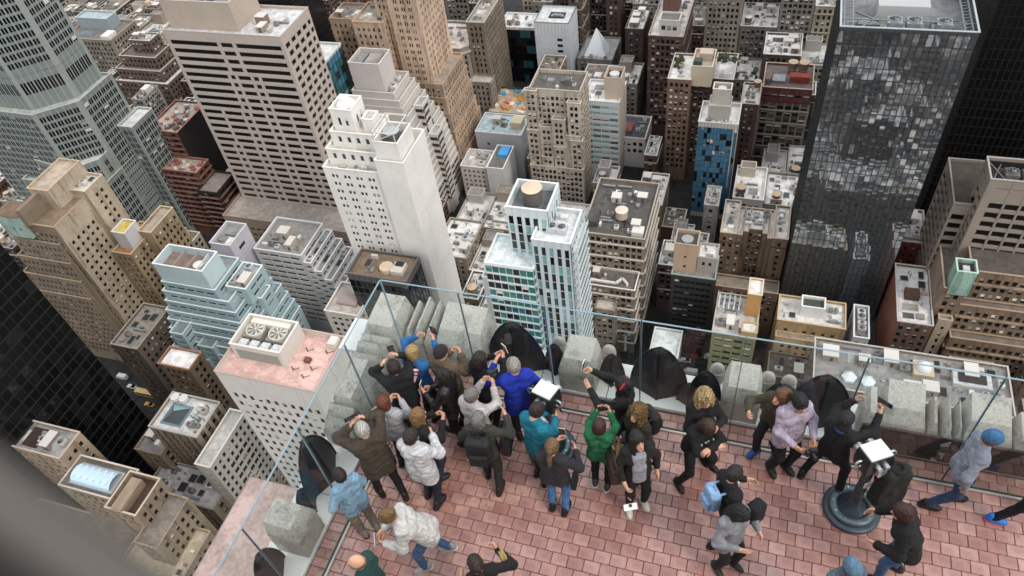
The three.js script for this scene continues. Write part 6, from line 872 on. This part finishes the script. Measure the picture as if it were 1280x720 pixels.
  const gt = [...torso.map((b) => { const c = b.slice(); c[6] += th; c[7] += th; return c; }), ...sl]; for (const q of [-1, 1]) gt.push(bone(at(P, q * .07, .05, 0), at(P, q * .085, -hem, .0), .108 * w + th, .112 * w + th)); if (o.hood) gt.push(bone(at(N, -.07, -.0, -.075), at(N, .07, -.0, -.075), .05, .05), bone(at(N, 0, -.05, -.1), at(N, 0, -.12, -.1), .06, .04)); gt.push(bone(at(N, -.02, .04, -.005), at(N, .02, .04, -.005), .066, .066));
  const topF = field(gt, .045), [tlo, thi] = box(gt, .03), hh = -hem - .05, nk = .5 + (o.collar ?? .08); const top = nets((x, y, z) => { const c = cut(x, y, z); let d = topF(x, y, z) + fold(x, y, z, o.puff ? .018 : .013); const near = Math.hypot(x - P.x - u.x * c, z - P.z - u.z * c) < .24; if (near || c > nk) d = Math.max(d, hh - c + PN.noise(x * 9, 1, z * 9) * .01); if (c > .4 && Math.hypot(x - N.x, y - N.y, z - N.z) < .17) d = Math.max(d, c - nk); return d; }, tlo, thi, .019);
  part(o.topName || 'jacket', top, o.topMat || clothM(o.top), root);
  if (o.inner) { // open front: paler shirt panel shows between the jacket edges
    const ib = []; for (const q of [-1, 1]) { ib.push(bone(at(P, q * .035, -.1, .072), at(P, q * .04, .2, .07), .092, .088), bone(at(P, q * .04, .2, .07), at(P, q * .045, .42, .058), .092, .078)); } const f2 = field(ib, .04), [lo, hi] = box(ib, .02); part('shirt', nets((x, y, z) => Math.max(f2(x, y, z) + fold(x, y, z, .006), Math.abs((x - P.x) * xr.x + (z - P.z) * xr.z) - .095), lo, hi, .019), clothM(o.inner), root);
  }
  const lb = []; legs.forEach(([a, b, c]) => { const e = c.clone().add(V3(0, -.0, 0)); lb.push(bone(a, b, .088 * w + .006, .066 * (o.loose || 1)), bone(b, e, .064 * (o.loose || 1), .052 * (o.loose || 1))); }); for (const q of [-1, 1]) lb.push(bone(at(P, q * .07, .06, 0), V3(P.x + q * .08, P.y - .06, P.z), .108 * w, .105 * w));
  const lf = field(lb, .03), [llo, lhi] = box(lb, .02); part('trousers', nets((x, y, z) => Math.max(lf(x, y, z) + fold(x, y, z, .012), cut(x, y, z) - .09, .055 - y), llo, lhi, .02), clothM(o.bot || 0x22242b), root);
  legs.forEach(([a, b, c, t]) => { const sh = part('shoe', SHOE, M(o.shoe || 0x1c1a1a, { roughness: .6 }), root, c.x, c.y - .085, c.z); sh.rotation.y = t * D2R; part('sole', SOLE, M(o.sole || 0x2c2a28), sh); });
  if (o.hair) { const hm = part(o.hair[0] === 'beanie' ? 'beanie' : 'hair', hairOf(o.hair[0]), o.hair[0] === 'beanie' ? clothM(o.hair[1]) : hairM(o.hair[1]), root, Hd.x, Hd.y, Hd.z); hm.quaternion.copy(headQ); if (o.hair[2] !== undefined) { const h2 = part('hair', hairOf(o.hair[3] || 'fringe'), hairM(o.hair[2]), root, Hd.x, Hd.y, Hd.z); h2.quaternion.copy(headQ); } }
  if (o.band) { const b = part('headband', new THREE.TorusGeometry(.1, .016, 8, 22, Math.PI).rotateX(-.5), M(o.band), root); b.position.copy(Hd).addScaledVector(hu, .035); b.quaternion.copy(headQ); }
  if (o.shades) { const g = part('sunglasses', mergeGeometries([new THREE.BoxGeometry(.045, .03, .01).translate(-.035, 0, 0), new THREE.BoxGeometry(.045, .03, .01).translate(.035, 0, 0), new THREE.BoxGeometry(.05, .008, .008)]), M(0x0b0b0c, { roughness: .1 }), root); g.position.copy(Hd).addScaledVector(hu, .085).addScaledVector(hf, .07); g.quaternion.copy(headQ); }
  if (o.scarf) part('scarf', new THREE.TorusGeometry(.075, .034, 10, 20).rotateX(Math.PI / 2 - .25), clothM(o.scarf), root, N.x, N.y + .03, N.z + .01);
  if (o.print) { const [hex, x, y, wd, ht] = o.print; const R = rng(o.print[5] || 3), m = new MB(); for (let k = 0; k < 9; k++) { const a = x + (R() - .5) * wd, c = y + (R() - .5) * ht, l = .02 + R() * .04; const p = at(P, a, c, .135 * w + th + .012), q = at(P, a + (R() - .5) * l * 2, c + (R() - .5) * l, .135 * w + th + .012); m.bar([p.x, p.y, p.z], [q.x, q.y, q.z], .014); } part('print', m.geo(), M(hex), root); }
  root.updateMatrixWorld(true);
  const world = (v) => root.localToWorld(v.clone());
  return { root, P, N, C, u, xr, fw, Hd, arms, s, at, world, yaw: ypos, o, place(obj, v, q) { obj.position.copy(world(v)); obj.quaternion.setFromEuler(new THREE.Euler(0, ypos, 0)).multiply(q || new THREE.Quaternion()); } };
}
// carried things: each a thing of its own
const phoneGeo = (() => { const s = new THREE.Shape(), w = .036, h = .075, r = .009; s.moveTo(-w + r, -h); s.lineTo(w - r, -h); s.quadraticCurveTo(w, -h, w, -h + r); s.lineTo(w, h - r); s.quadraticCurveTo(w, h, w - r, h); s.lineTo(-w + r, h); s.quadraticCurveTo(-w, h, -w, h - r); s.lineTo(-w, -h + r); s.quadraticCurveTo(-w, -h, -w + r, -h); const g = new THREE.ExtrudeGeometry(s, { depth: .008, bevelEnabled: false }); g.translate(0, 0, -.004); return g; })();
function phone(p, hand, label, { hex = 0x17181a, wide = 0, screen = 0x30363a } = {}) { const A = p.arms[hand], t = thing('phone', label, 'phone', 0, 0, 0, 0, 'phones held by visitors'); part('case', phoneGeo, M(hex, { roughness: .35 }), t); part('screen', new THREE.PlaneGeometry(.066, .14), M(screen, { roughness: .08 }), t, 0, 0, -.0055).rotation.y = Math.PI; const q = new THREE.Quaternion().setFromEuler(new THREE.Euler(-.15, 0, wide ? Math.PI / 2 : 0)); p.place(t, A[3].clone().add(V3(0, .035, .03)), q); t.scale.setScalar(1.15); return t; }
function cameraItem(p, label, off = [0, 0, .05], hex = 0x18181a) { const t = thing('camera', label, 'camera', 0, 0, 0, 0, 'cameras held by visitors'); part('camera_body', new THREE.BoxGeometry(.13, .085, .05), M(hex, { roughness: .5 }), t); part('lens', new THREE.CylinderGeometry(.034, .036, .075, 18).rotateX(Math.PI / 2), M(0x101011, { roughness: .3 }), t, .01, -.005, .06); part('viewfinder', new THREE.BoxGeometry(.045, .028, .045), M(hex, { roughness: .5 }), t, 0, .055, 0); const v = p.arms[0][3].clone().lerp(p.arms[1][3], .5).add(V3(...off)); p.place(t, v); return t; }
const rbox = (w, h, d, r) => nets((x, y, z) => { const a = Math.max(Math.abs(x) - w / 2 + r, 0), b = Math.max(Math.abs(y) - h / 2 + r, 0), c = Math.max(Math.abs(z) - d / 2 + r, 0); return Math.hypot(a, b, c) - r + PN.noise(x * 14, y * 14, z * 14) * .008; }, [-w / 2 - .02, -h / 2 - .02, -d / 2 - .02], [w / 2 + .02, h / 2 + .02, d / 2 + .02], .018);
const PACK = rbox(.3, .42, .16, .06), POCKET = rbox(.23, .2, .07, .03), TOTE = rbox(.3, .26, .12, .035);
function backpack(p, hex, label, scale = 1, hex2) { const t = thing('backpack', label, 'backpack', 0, 0, 0, 0, 'bags carried by visitors'), m = clothM(hex, .75); part('pack', PACK, m, t); part('pocket', POCKET, clothM(hex2 ?? hex, .75), t, 0, -.08, -.1); for (const s of [-1, 1]) part('strap', new THREE.TorusGeometry(.13, .017, 6, 16, Math.PI * 1.1).rotateY(Math.PI / 2).rotateX(.2), m, t, s * .1, .06, .08); part('grab_loop', new THREE.TorusGeometry(.03, .008, 6, 10), m, t, 0, .22, .02); const q = new THREE.Quaternion().setFromRotationMatrix(new THREE.Matrix4().makeBasis(p.xr, p.u, p.fw)); p.place(t, p.at(p.P, 0, .3, -.215), q); t.scale.setScalar(scale * p.s); return t; }
function handbag(p, hex, label, off, scale = 1) { const t = thing('shoulder_bag', label, 'bag', 0, 0, 0, 0, 'bags carried by visitors'); part('bag', TOTE, clothM(hex, .6), t); part('flap', new THREE.BoxGeometry(.27, .015, .1), clothM(hex, .6), t, 0, .12, 0); part('strap', new THREE.TorusGeometry(.16, .01, 6, 20, Math.PI), clothM(hex, .6), t, 0, .12, 0); p.place(t, V3(...off), new THREE.Quaternion().setFromEuler(new THREE.Euler(0, Math.PI / 2, 0))); t.scale.setScalar(scale); return t; }
// ---------- the crowd ----------
let p;
p = person({ x: -3.832, z: -4.697, yaw: -2.465, h: 1.602, lean: 0, drop: 0, label: 'visitor in black sweatshirt raising a phone at the glass corner', top: 0x17181b, topName: 'sweatshirt', bot: 0x1b1c20, hair: ['short', 0x2b1f19], skin: 0xcfa189, w: 1.05, lh: [.14, 1.6, .14], rh: [-.1, 1.66, .16], lp: [.55, -.7, .4], rp: [-.55, -.7, .4], lhold: 1, rhold: 1 }); phone(p, 1, 'black phone raised by the visitor in the black sweatshirt'); { const t = thing('flag_scarf', 'red and white patterned scarf over the black sweatshirt sleeve', 'scarf', 0, 0, 0); part('cloth', rbox(.09, .22, .05, .02), clothM(0xd8d3d0), t); for (let k = 0; k < 4; k++) part('stripe', new THREE.BoxGeometry(.095, .022, .055), clothM(0xb3243a), t, 0, -.085 + k * .055, 0); p.place(t, p.at(p.N, -.21, -.14, .02), new THREE.Quaternion().setFromEuler(new THREE.Euler(.2, 0, .5))); }
p = person({ x: -3.726, z: -5.030, yaw: 2.946, h: 1.512, lean: 0, drop: 0, label: 'blonde visitor in a blue jacket with a raised phone', top: 0x2f6fae, bot: 0x23252c, hair: ['bob', 0xc9a873], fem: 1, lh: [.1, 1.62, .3], rh: [-.2, 1.66, .3], lp: [.9, -.2, .1], rp: [-.9, -.2, .1], lhold: 1, rhold: 1 }); phone(p, 1, 'dark phone raised by the blonde visitor in blue'); backpack(p, 0x1d1f22, 'black backpack on the blonde visitor in blue', .9);
p = person({ x: -3.331, z: -5.062, yaw: 2.946, h: 1.566, lean: 0, drop: 0, label: 'visitor in a dark beanie and tan brown jacket', top: 0x6b5a48, puff: .03, bot: 0x24211f, hair: ['beanie', 0x2a2022], lh: [.08, 1.28, .3], rh: [-.08, 1.28, .3], lhold: 1, rhold: 1 });
p = person({ x: -3.207, z: -4.748, yaw: -1.505, h: 1.53, lean: 0, drop: 0, label: 'visitor with long dark hair in a black leather jacket', top: 0x191817, topMat: M(0x191817, { roughness: .45 }), bot: 0x241d22, hair: ['long', 0x1d1613], fem: 1, lh: [.06, 1.2, .34], rh: [-.1, 1.15, .32], rhold: 1, feet: [[.1, -.12], [-.1, .16]], shoe: 0x17130f }); phone(p, 1, 'pale phone held low by the visitor in the leather jacket', { hex: 0xd6d0c8 });
p = person({ x: -2.831, z: -5.094, yaw: 2.597, h: 1.53, lean: 0, drop: 0, label: 'visitor in black with long dark hair and phone at the glass', top: 0x151517, bot: 0x191a1e, hair: ['long', 0x2a1d17], fem: 1, hem: .28, lh: [.1, 1.32, .34], rh: [-.06, 1.36, .36], lhold: 1, rhold: 1, shoe: 0x201815 }); phone(p, 1, 'phone held at the glass by the visitor in black', { hex: 0xe0d8d0 });
p = person({ x: -2.357, z: -5.019, yaw: -2.587, h: 1.638, lean: 0, drop: 0, label: 'grey haired visitor in a bright cobalt blue blazer', top: 0x1533b0, topName: 'blazer', bot: 0x17181d, w: 1.14, hair: ['short', 0xb3aca2], skin: 0xd2a08a, lh: [.22, 1.42, .28], rh: [-.3, .92, .12], lp: [.7, -.6, -.2], hem: .2, collar: .06 });
p = person({ x: -2.740, z: -4.538, yaw: 2.771, h: 1.566, lean: 0, drop: 0, label: 'grey haired visitor in a white shirt lifting a camera', top: 0xc9c4c2, topName: 'shirt', bot: 0x6b6353, hair: ['short', 0x8d8783], w: 1.1, lh: [.09, 1.5, .34], rh: [-.09, 1.5, .34], lp: [.4, -.9, .1], rp: [-.4, -.9, .1], lhold: 1, rhold: 1 }); cameraItem(p, 'black camera lifted by the visitor in the white shirt');
p = person({ x: -2.568, z: -4.256, yaw: -2.988, h: 1.53, lean: 0, drop: 0, label: 'visitor in dark olive jacket under a big black backpack', top: 0x3b3a32, bot: 0x2a2826, hair: ['bob', 0x8f8a86], lh: [.2, 1.1, .25], rh: [-.3, 1.36, .26], feet: [[.1, .12], [-.12, -.14]], loose: 1.1 }); backpack(p, 0x17181a, 'big black backpack on the visitor in olive', 1.15); handbag(p, 0x18191a, 'black bag hanging from the olive visitor arm', [-.3, 1.02, .1], 1.1);
p = person({ x: -3.781, z: -4.232, yaw: -3.041, h: 1.512, lean: 0, drop: 0, label: 'auburn haired visitor in a pale grey sweater', top: 0xb6b5b8, topName: 'sweater', bot: 0x16171a, hair: ['bob', 0x7c3f22], fem: 1, w: 1.08, lh: [.08, 1.28, .3], rh: [-.08, 1.28, .3], lhold: 1, rhold: 1 });
p = person({ x: -3.845, z: -3.783, yaw: -2.290, h: 1.584, lean: 0, drop: 0, label: 'white haired visitor in a brown jacket shading his phone', top: 0x4a4034, puff: .03, bot: 0x141416, w: 1.14, hair: ['short', 0xd6d0c4], lh: [.12, 1.62, .17], rh: [-.1, 1.64, .18], lp: [.7, -.5, .3], rp: [-.7, -.5, .3], lhold: 1, rhold: 1, head: [12, 0], feet: [[.14, .1], [-.13, -.14]], hem: .22 }); phone(p, 0, 'black phone above the white haired visitor in brown', { wide: 1 });
p = person({ x: -3.303, z: -4.166, yaw: 2.510, h: 1.494, lean: 0, drop: 0, label: 'visitor with fair long hair in a black vest and jeans', top: 0x17171a, topName: 'vest', bot: 0x2f3a52, hair: ['long', 0x9a7648], fem: 1, lh: [.08, 1.28, .3], rh: [-.08, 1.28, .3], lhold: 1, rhold: 1 });
p = person({ x: -3.237, z: -3.826, yaw: 3.033, h: 1.584, lean: 0, drop: 0, label: 'visitor in a white hooded jacket and navy trousers', top: 0xd7d8da, puff: .028, hood: 1, hem: .24, bot: 0x1c2233, hair: ['short', 0x35251d], lh: [.08, 1.28, .3], rh: [-.08, 1.28, .3], lhold: 1, rhold: 1, feet: [[.11, .06], [-.1, -.05]] });
p = person({ x: -3.905, z: -3.219, yaw: -2.116, h: 1.476, lean: 0, drop: 0, label: 'visitor in a light blue short-sleeved shirt and khaki trousers', top: 0x86abc4, topName: 'shirt', sleeve: .35, hem: .16, bot: 0x8f8676, hair: ['short', 0x2c1b16], skin: 0xcd9c84, lh: [.3, 1.02, .1], rh: [-.12, 1.0, .2], loose: 1.15, shoe: 0x8a8078 });
p = person({ x: -3.192, z: -2.924, yaw: -1.068, h: 1.512, lean: 32, drop: 0.03, label: 'visitor in a white vest leaning forward over a tablet', top: 0xd6d5d0, topName: 'vest', puff: .03, bot: 0x4a6f96, hair: ['bun', 0x8a6a3c], fem: 1, lh: [.1, 1.0, .34], rh: [-.1, 1.02, .34], lhold: 1, head: [25, 0], feet: [[.1, .12], [-.1, -.25]], shoe: 0x9b9c9e, sole: 0xd6d6d4 }); phone(p, 0, 'pale blue tablet held by the leaning visitor', { hex: 0x9db9d6, wide: 1 });
p = person({ x: -3.232, z: -2.317, yaw: -1.330, h: 1.566, lean: 0, drop: 0, label: 'bald visitor in a dark teal jacket at the lower edge', top: 0x1f4a47, bot: 0x22252c, skin: 0xd3a184, hair: ['fringe', 0x8f7a63], w: 1.1 });
p = person({ x: -2.052, z: -2.633, yaw: -2.377, h: 1.512, lean: 0, drop: 0, label: 'brown haired visitor in black with a camera at the lower edge', top: 0x151618, bot: 0x1a1b20, hair: ['pony', 0x3a281d], fem: 1, lh: [.2, 1.1, .2], rh: [-.32, 1.35, .2], rhold: 1, head: [20, 0] }); handbag(p, 0xb59a5c, 'mustard bag beside the brown haired visitor in black', [-.34, 1.3, .12], .55);
p = person({ x: -1.919, z: -4.495, yaw: 2.684, h: 1.602, lean: 0, drop: 0, label: 'visitor in a bright teal suit jacket reading a phone', top: 0x0f7f97, topName: 'suit_jacket', bot: 0x15161a, hair: ['short', 0x33231c], inner: 0xd9d6d6, lh: [.1, 1.12, .36], rh: [-.02, 1.12, .34], lhold: 1, rhold: 1, hem: .2, head: [30, 0], w: 1.05 }); phone(p, 1, 'black phone read by the visitor in teal');
p = person({ x: -1.641, z: -4.114, yaw: -3.110, h: 1.512, lean: 0, drop: 0, label: 'visitor with a blond ponytail in charcoal sweater and blue jeans', top: 0x2c2b30, topName: 'sweater', bot: 0x4f81b4, hair: ['pony', 0x8a6a45], fem: 1, w: 1.05, lh: [.02, 1.3, .32], rh: [-.24, 1.2, .28], lhold: 1, hem: .04, shoe: 0x151414, head: [15, 0] }); phone(p, 0, 'small camera phone held by the ponytailed visitor', { hex: 0xb9b5b0 }); handbag(p, 0x141416, 'little black purse at the ponytailed visitor hip', [-.26, .86, .02], .6);
p = person({ x: -1.198, z: -4.539, yaw: -3.110, h: 1.44, lean: 0, drop: 0, label: 'visitor in a green sweater photographing with a phone', top: 0x1f7347, topName: 'sweater', bot: 0x141519, hair: ['bob', 0x4a281c], fem: 1, lh: [.09, 1.5, .34], rh: [-.09, 1.5, .34], lp: [.4, -.9, .1], rp: [-.4, -.9, .1], lhold: 1, rhold: 1, hem: .06, shoe: 0x3c4046, sole: 0xdad8d4 }); phone(p, 1, 'black phone aimed by the visitor in green', { wide: 1 }); handbag(p, 0xa8895a, 'tan shoulder bag of the visitor in green', [-.27, .98, -.06], .95);
p = person({ x: -1.036, z: -5.072, yaw: -1.679, h: 1.566, lean: 0, drop: 0, label: 'black haired visitor with red headband reaching out a phone', top: 0x141417, bot: 0x6b6a78, hair: ['long', 0x120e0f], band: 0xa3202c, fem: 1, lh: [.14, 1.52, .42], rh: [-.12, 1.56, .48], rhold: 1, rp: [-.6, -.8, 0] }); phone(p, 1, 'phone held out by the visitor with the red headband', { hex: 0xe4dcd4 });
p = person({ x: -0.798, z: -4.763, yaw: -0.719, h: 1.512, lean: 0, drop: 0, label: 'visitor with golden brown curls in dark olive looking left', top: 0x27261f, bot: 0x1d1f25, hair: ['curly', 0x7d5d2e], fem: 1, lh: [.22, .95, .16], rh: [-.2, 1.0, .2], head: [-8, 10] }); backpack(p, 0x141516, 'black backpack on the curly haired visitor');
p = person({ x: -0.731, z: -4.402, yaw: 0.450, h: 1.512, lean: 0, drop: 0, label: 'visitor in black jacket and grey top holding a selfie stick', top: 0x1d1b1b, bot: 0x151518, inner: 0xa9abb5, hair: ['long', 0x1c1410], fem: 1, shades: 1, lh: [.25, .92, .1], rh: [-.22, .98, .22], rhold: 1, sleeve: .75, shoe: 0xd9d6ca, sole: 0xe6e4dc, feet: [[.1, .05], [-.13, .1]], head: [-14, 12] }); { const t = thing('selfie_stick', 'white phone on a pink selfie stick held low', 'selfie stick', 0, 0, 0); part('stick', new THREE.CylinderGeometry(.008, .008, .2, 8).rotateX(.6).translate(0, -.07, .05), M(0xc98f9a, { roughness: .4 }), t); const c = part('phone_case', phoneGeo, M(0xe6e4e0, { roughness: .4 }), t, 0, -.15, .11); c.rotation.set(-.8, 0, Math.PI / 2); c.scale.setScalar(1.05); part('clamp', new THREE.BoxGeometry(.03, .05, .02), M(0x202022), t, 0, -.14, .105); p.place(t, p.arms[1][3]); } handbag(p, 0x3a2418, 'brown bag at the selfie visitor side', [-.3, .95, -.05], 1.1);
p = person({ x: -0.092, z: -5.124, yaw: 0.502, h: 1.53, lean: 0, drop: 0, label: 'visitor with big blonde curls and a pink scarf facing inwards', top: 0x18171a, bot: 0x17181c, hair: ['curly', 0xc2a874], scarf: 0xc9a69c, fem: 1, lh: [.08, 1.28, .3], rh: [-.08, 1.28, .3], lhold: 1, rhold: 1, head: [4, 0] });
p = person({ x: -0.012, z: -4.827, yaw: 0.764, h: 1.494, lean: 12, drop: 0.05, label: 'brown haired visitor in black with white bone print crossing arms', top: 0x121214, bot: 0x131316, hair: ['bob', 0x4a2c1a], fem: 1, lh: [-.04, 1.18, .26], rh: [.06, 1.14, .26], lp: [1, -.2, -.2], rp: [-1, -.2, -.2], head: [38, 0], feet: [[.3, .02], [-.28, .04]], drop: .06, print: [0xd9d4d0, -.06, .28, .2, .16, 4], shoe: 0x201a18 });
p = person({ x: 0.327, z: -4.222, yaw: 2.161, h: 1.548, lean: 0, drop: 0, label: 'visitor in a black jacket with a pale blue backpack', top: 0x15161a, bot: 0x4c4e57, hair: ['short', 0x2a1c16], lh: [.12, 1.15, .3], rh: [-.2, .98, .2], head: [15, 20], feet: [[.09, .14], [-.1, -.12]], print: [0xd2d2d2, .06, .26, .1, .18, 9] }); backpack(p, 0x8fb4dc, 'pale blue backpack on the visitor in black', .85);
p = person({ x: 0.437, z: -3.821, yaw: 0.852, h: 1.494, lean: 0, drop: 0, label: 'visitor with long black hair and black sleeves over a grey shirt', top: 0x8e9096, topName: 'shirt', bot: 0x131317, hair: ['long', 0x100d0e], fem: 1, lh: [.24, 1.12, .2], rh: [-.16, 1.2, .26], head: [28, 10], shoe: 0x2a2725, sole: 0xc2b08a, hem: .2, feet: [[.11, .06], [-.12, -.02]] }); { const t = thing('black_jacket', 'black jacket draped over the arm of the long haired visitor', 'jacket', 0, 0, 0); part('cloth', rbox(.2, .34, .16, .06), clothM(0x14161c), t); p.place(t, p.arms[0][1].clone().add(V3(.02, .04, .06))); }
p = person({ x: 0.736, z: -5.328, yaw: -0.545, h: 1.53, lean: 10, drop: 0, label: 'visitor with long light brown hair in olive jacket reaching sideways', top: 0x4a4433, bot: 0x22242c, hair: ['long', 0x7d5230], fem: 1, lh: [.24, 1.0, .02], rh: [-.16, 1.4, .4], rhold: 1, side: 6, hem: .22, shoe: 0x1f4f9a, feet: [[.12, -.06], [-.12, .08]], head: [-5, -20] }); backpack(p, 0x16181a, 'black rucksack beside the visitor in olive', .95);
p = person({ x: 0.924, z: -5.229, yaw: 0.555, h: 1.62, lean: 0, drop: 0, label: 'dark haired visitor in a lavender shirt holding a small camera', top: 0xbcaec2, topName: 'shirt', bot: 0x141418, hair: ['short', 0x141011], skin: 0xb98a6c, lh: [.16, 1.05, .26], rh: [-.1, 1.06, .28], lhold: 1, rhold: 1, head: [12, 0], hem: .18, sleeve: .95, shoe: 0x20201c, w: 1.04 }); cameraItem(p, 'small black camera in the hands of the visitor in lavender', [0, .02, .05]);
p = person({ x: 1.424, z: -5.182, yaw: 2.597, h: 1.548, lean: 0, drop: 0.03, label: 'visitor in black with legs apart raising a phone sideways', top: 0x131316, bot: 0x131316, hair: ['short', 0x161214], lh: [.1, 1.5, .4], rh: [-.22, 1.5, .42], lp: [.6, -.8, 0], rp: [-.6, -.8, 0], lhold: 1, rhold: 1, feet: [[.26, -.04], [-.24, .02]], scarf: 0x2b3a78 }); phone(p, 1, 'black phone raised by the visitor with legs apart', { wide: 1 });
p = person({ x: 1.958, z: -4.203, yaw: -1.679, h: 1.53, lean: 18, drop: 0, label: 'brown haired visitor in a black coat and blue jeans by the viewer', top: 0x121214, puff: .032, bot: 0x3c5a83, hair: ['bob', 0x44261a], fem: 1, lh: [.2, 1.05, .25], rh: [-.22, 1.1, .3], head: [15, 0], feet: [[.12, .1], [-.12, -.1]] });
p = person({ x: 2.842, z: -5.241, yaw: 1.602, h: 1.584, lean: 5, drop: 0.02, label: 'visitor in a blue beanie and grey sweatshirt striding along the glass', top: 0x8f96a3, topName: 'sweatshirt', bot: 0x33486b, hair: ['beanie', 0x3f6f9c, 0x8a6238, 'short'], skin: 0xb5835f, lh: [.26, .92, .2], rh: [-.28, .9, -.05], print: [0x9b3a4a, 0, .3, .16, .06, 6], feet: [[.09, .14], [-.1, -.2, .03]], head: [10, 10], shoe: 0x141416 });
p = person({ x: 3.533, z: -5.244, yaw: 1.637, h: 1.566, lean: 0, drop: 0.03, label: 'visitor in black with bright blue and pink shoes at the right edge', top: 0x141416, bot: 0x15161a, hair: ['short', 0x2a1c16], feet: [[.1, .25], [-.1, -.25]], shoe: 0x1f76c9, sole: 0xd8305a });
p = person({ x: 1.493, z: -3.466, yaw: 0.502, h: 1.548, lean: 0, drop: 0, label: 'visitor in a grey blue cap with white piping at the lower edge', top: 0x5b6672, bot: 0x22242a, hair: ['beanie', 0x5f7f96, 0x3a2a20, 'short'] });
{ const t = thing('rain_coat', 'dark green coat hanging behind the right binocular viewer', 'coat', 2.004, DECK + .42, -4.867, .4); part('cloth', nets((x, y, z) => { const a = Math.max(Math.abs(x) - .1, 0), b = Math.max(Math.abs(y - .36) - .3, 0), c = Math.max(Math.abs(z) - .05, 0); return Math.hypot(a, b, c) - .06 + PN.noise(x * 12, y * 5, z * 12) * .03; }, [-.22, -.04, -.16], [.22, .8, .16], .02), clothM(0x23271f), t); part('collar', new THREE.TorusGeometry(.07, .025, 8, 16).rotateX(1.4), clothM(0x1a1d18), t, 0, .72, 0); }
renderer.render(scene, camera);
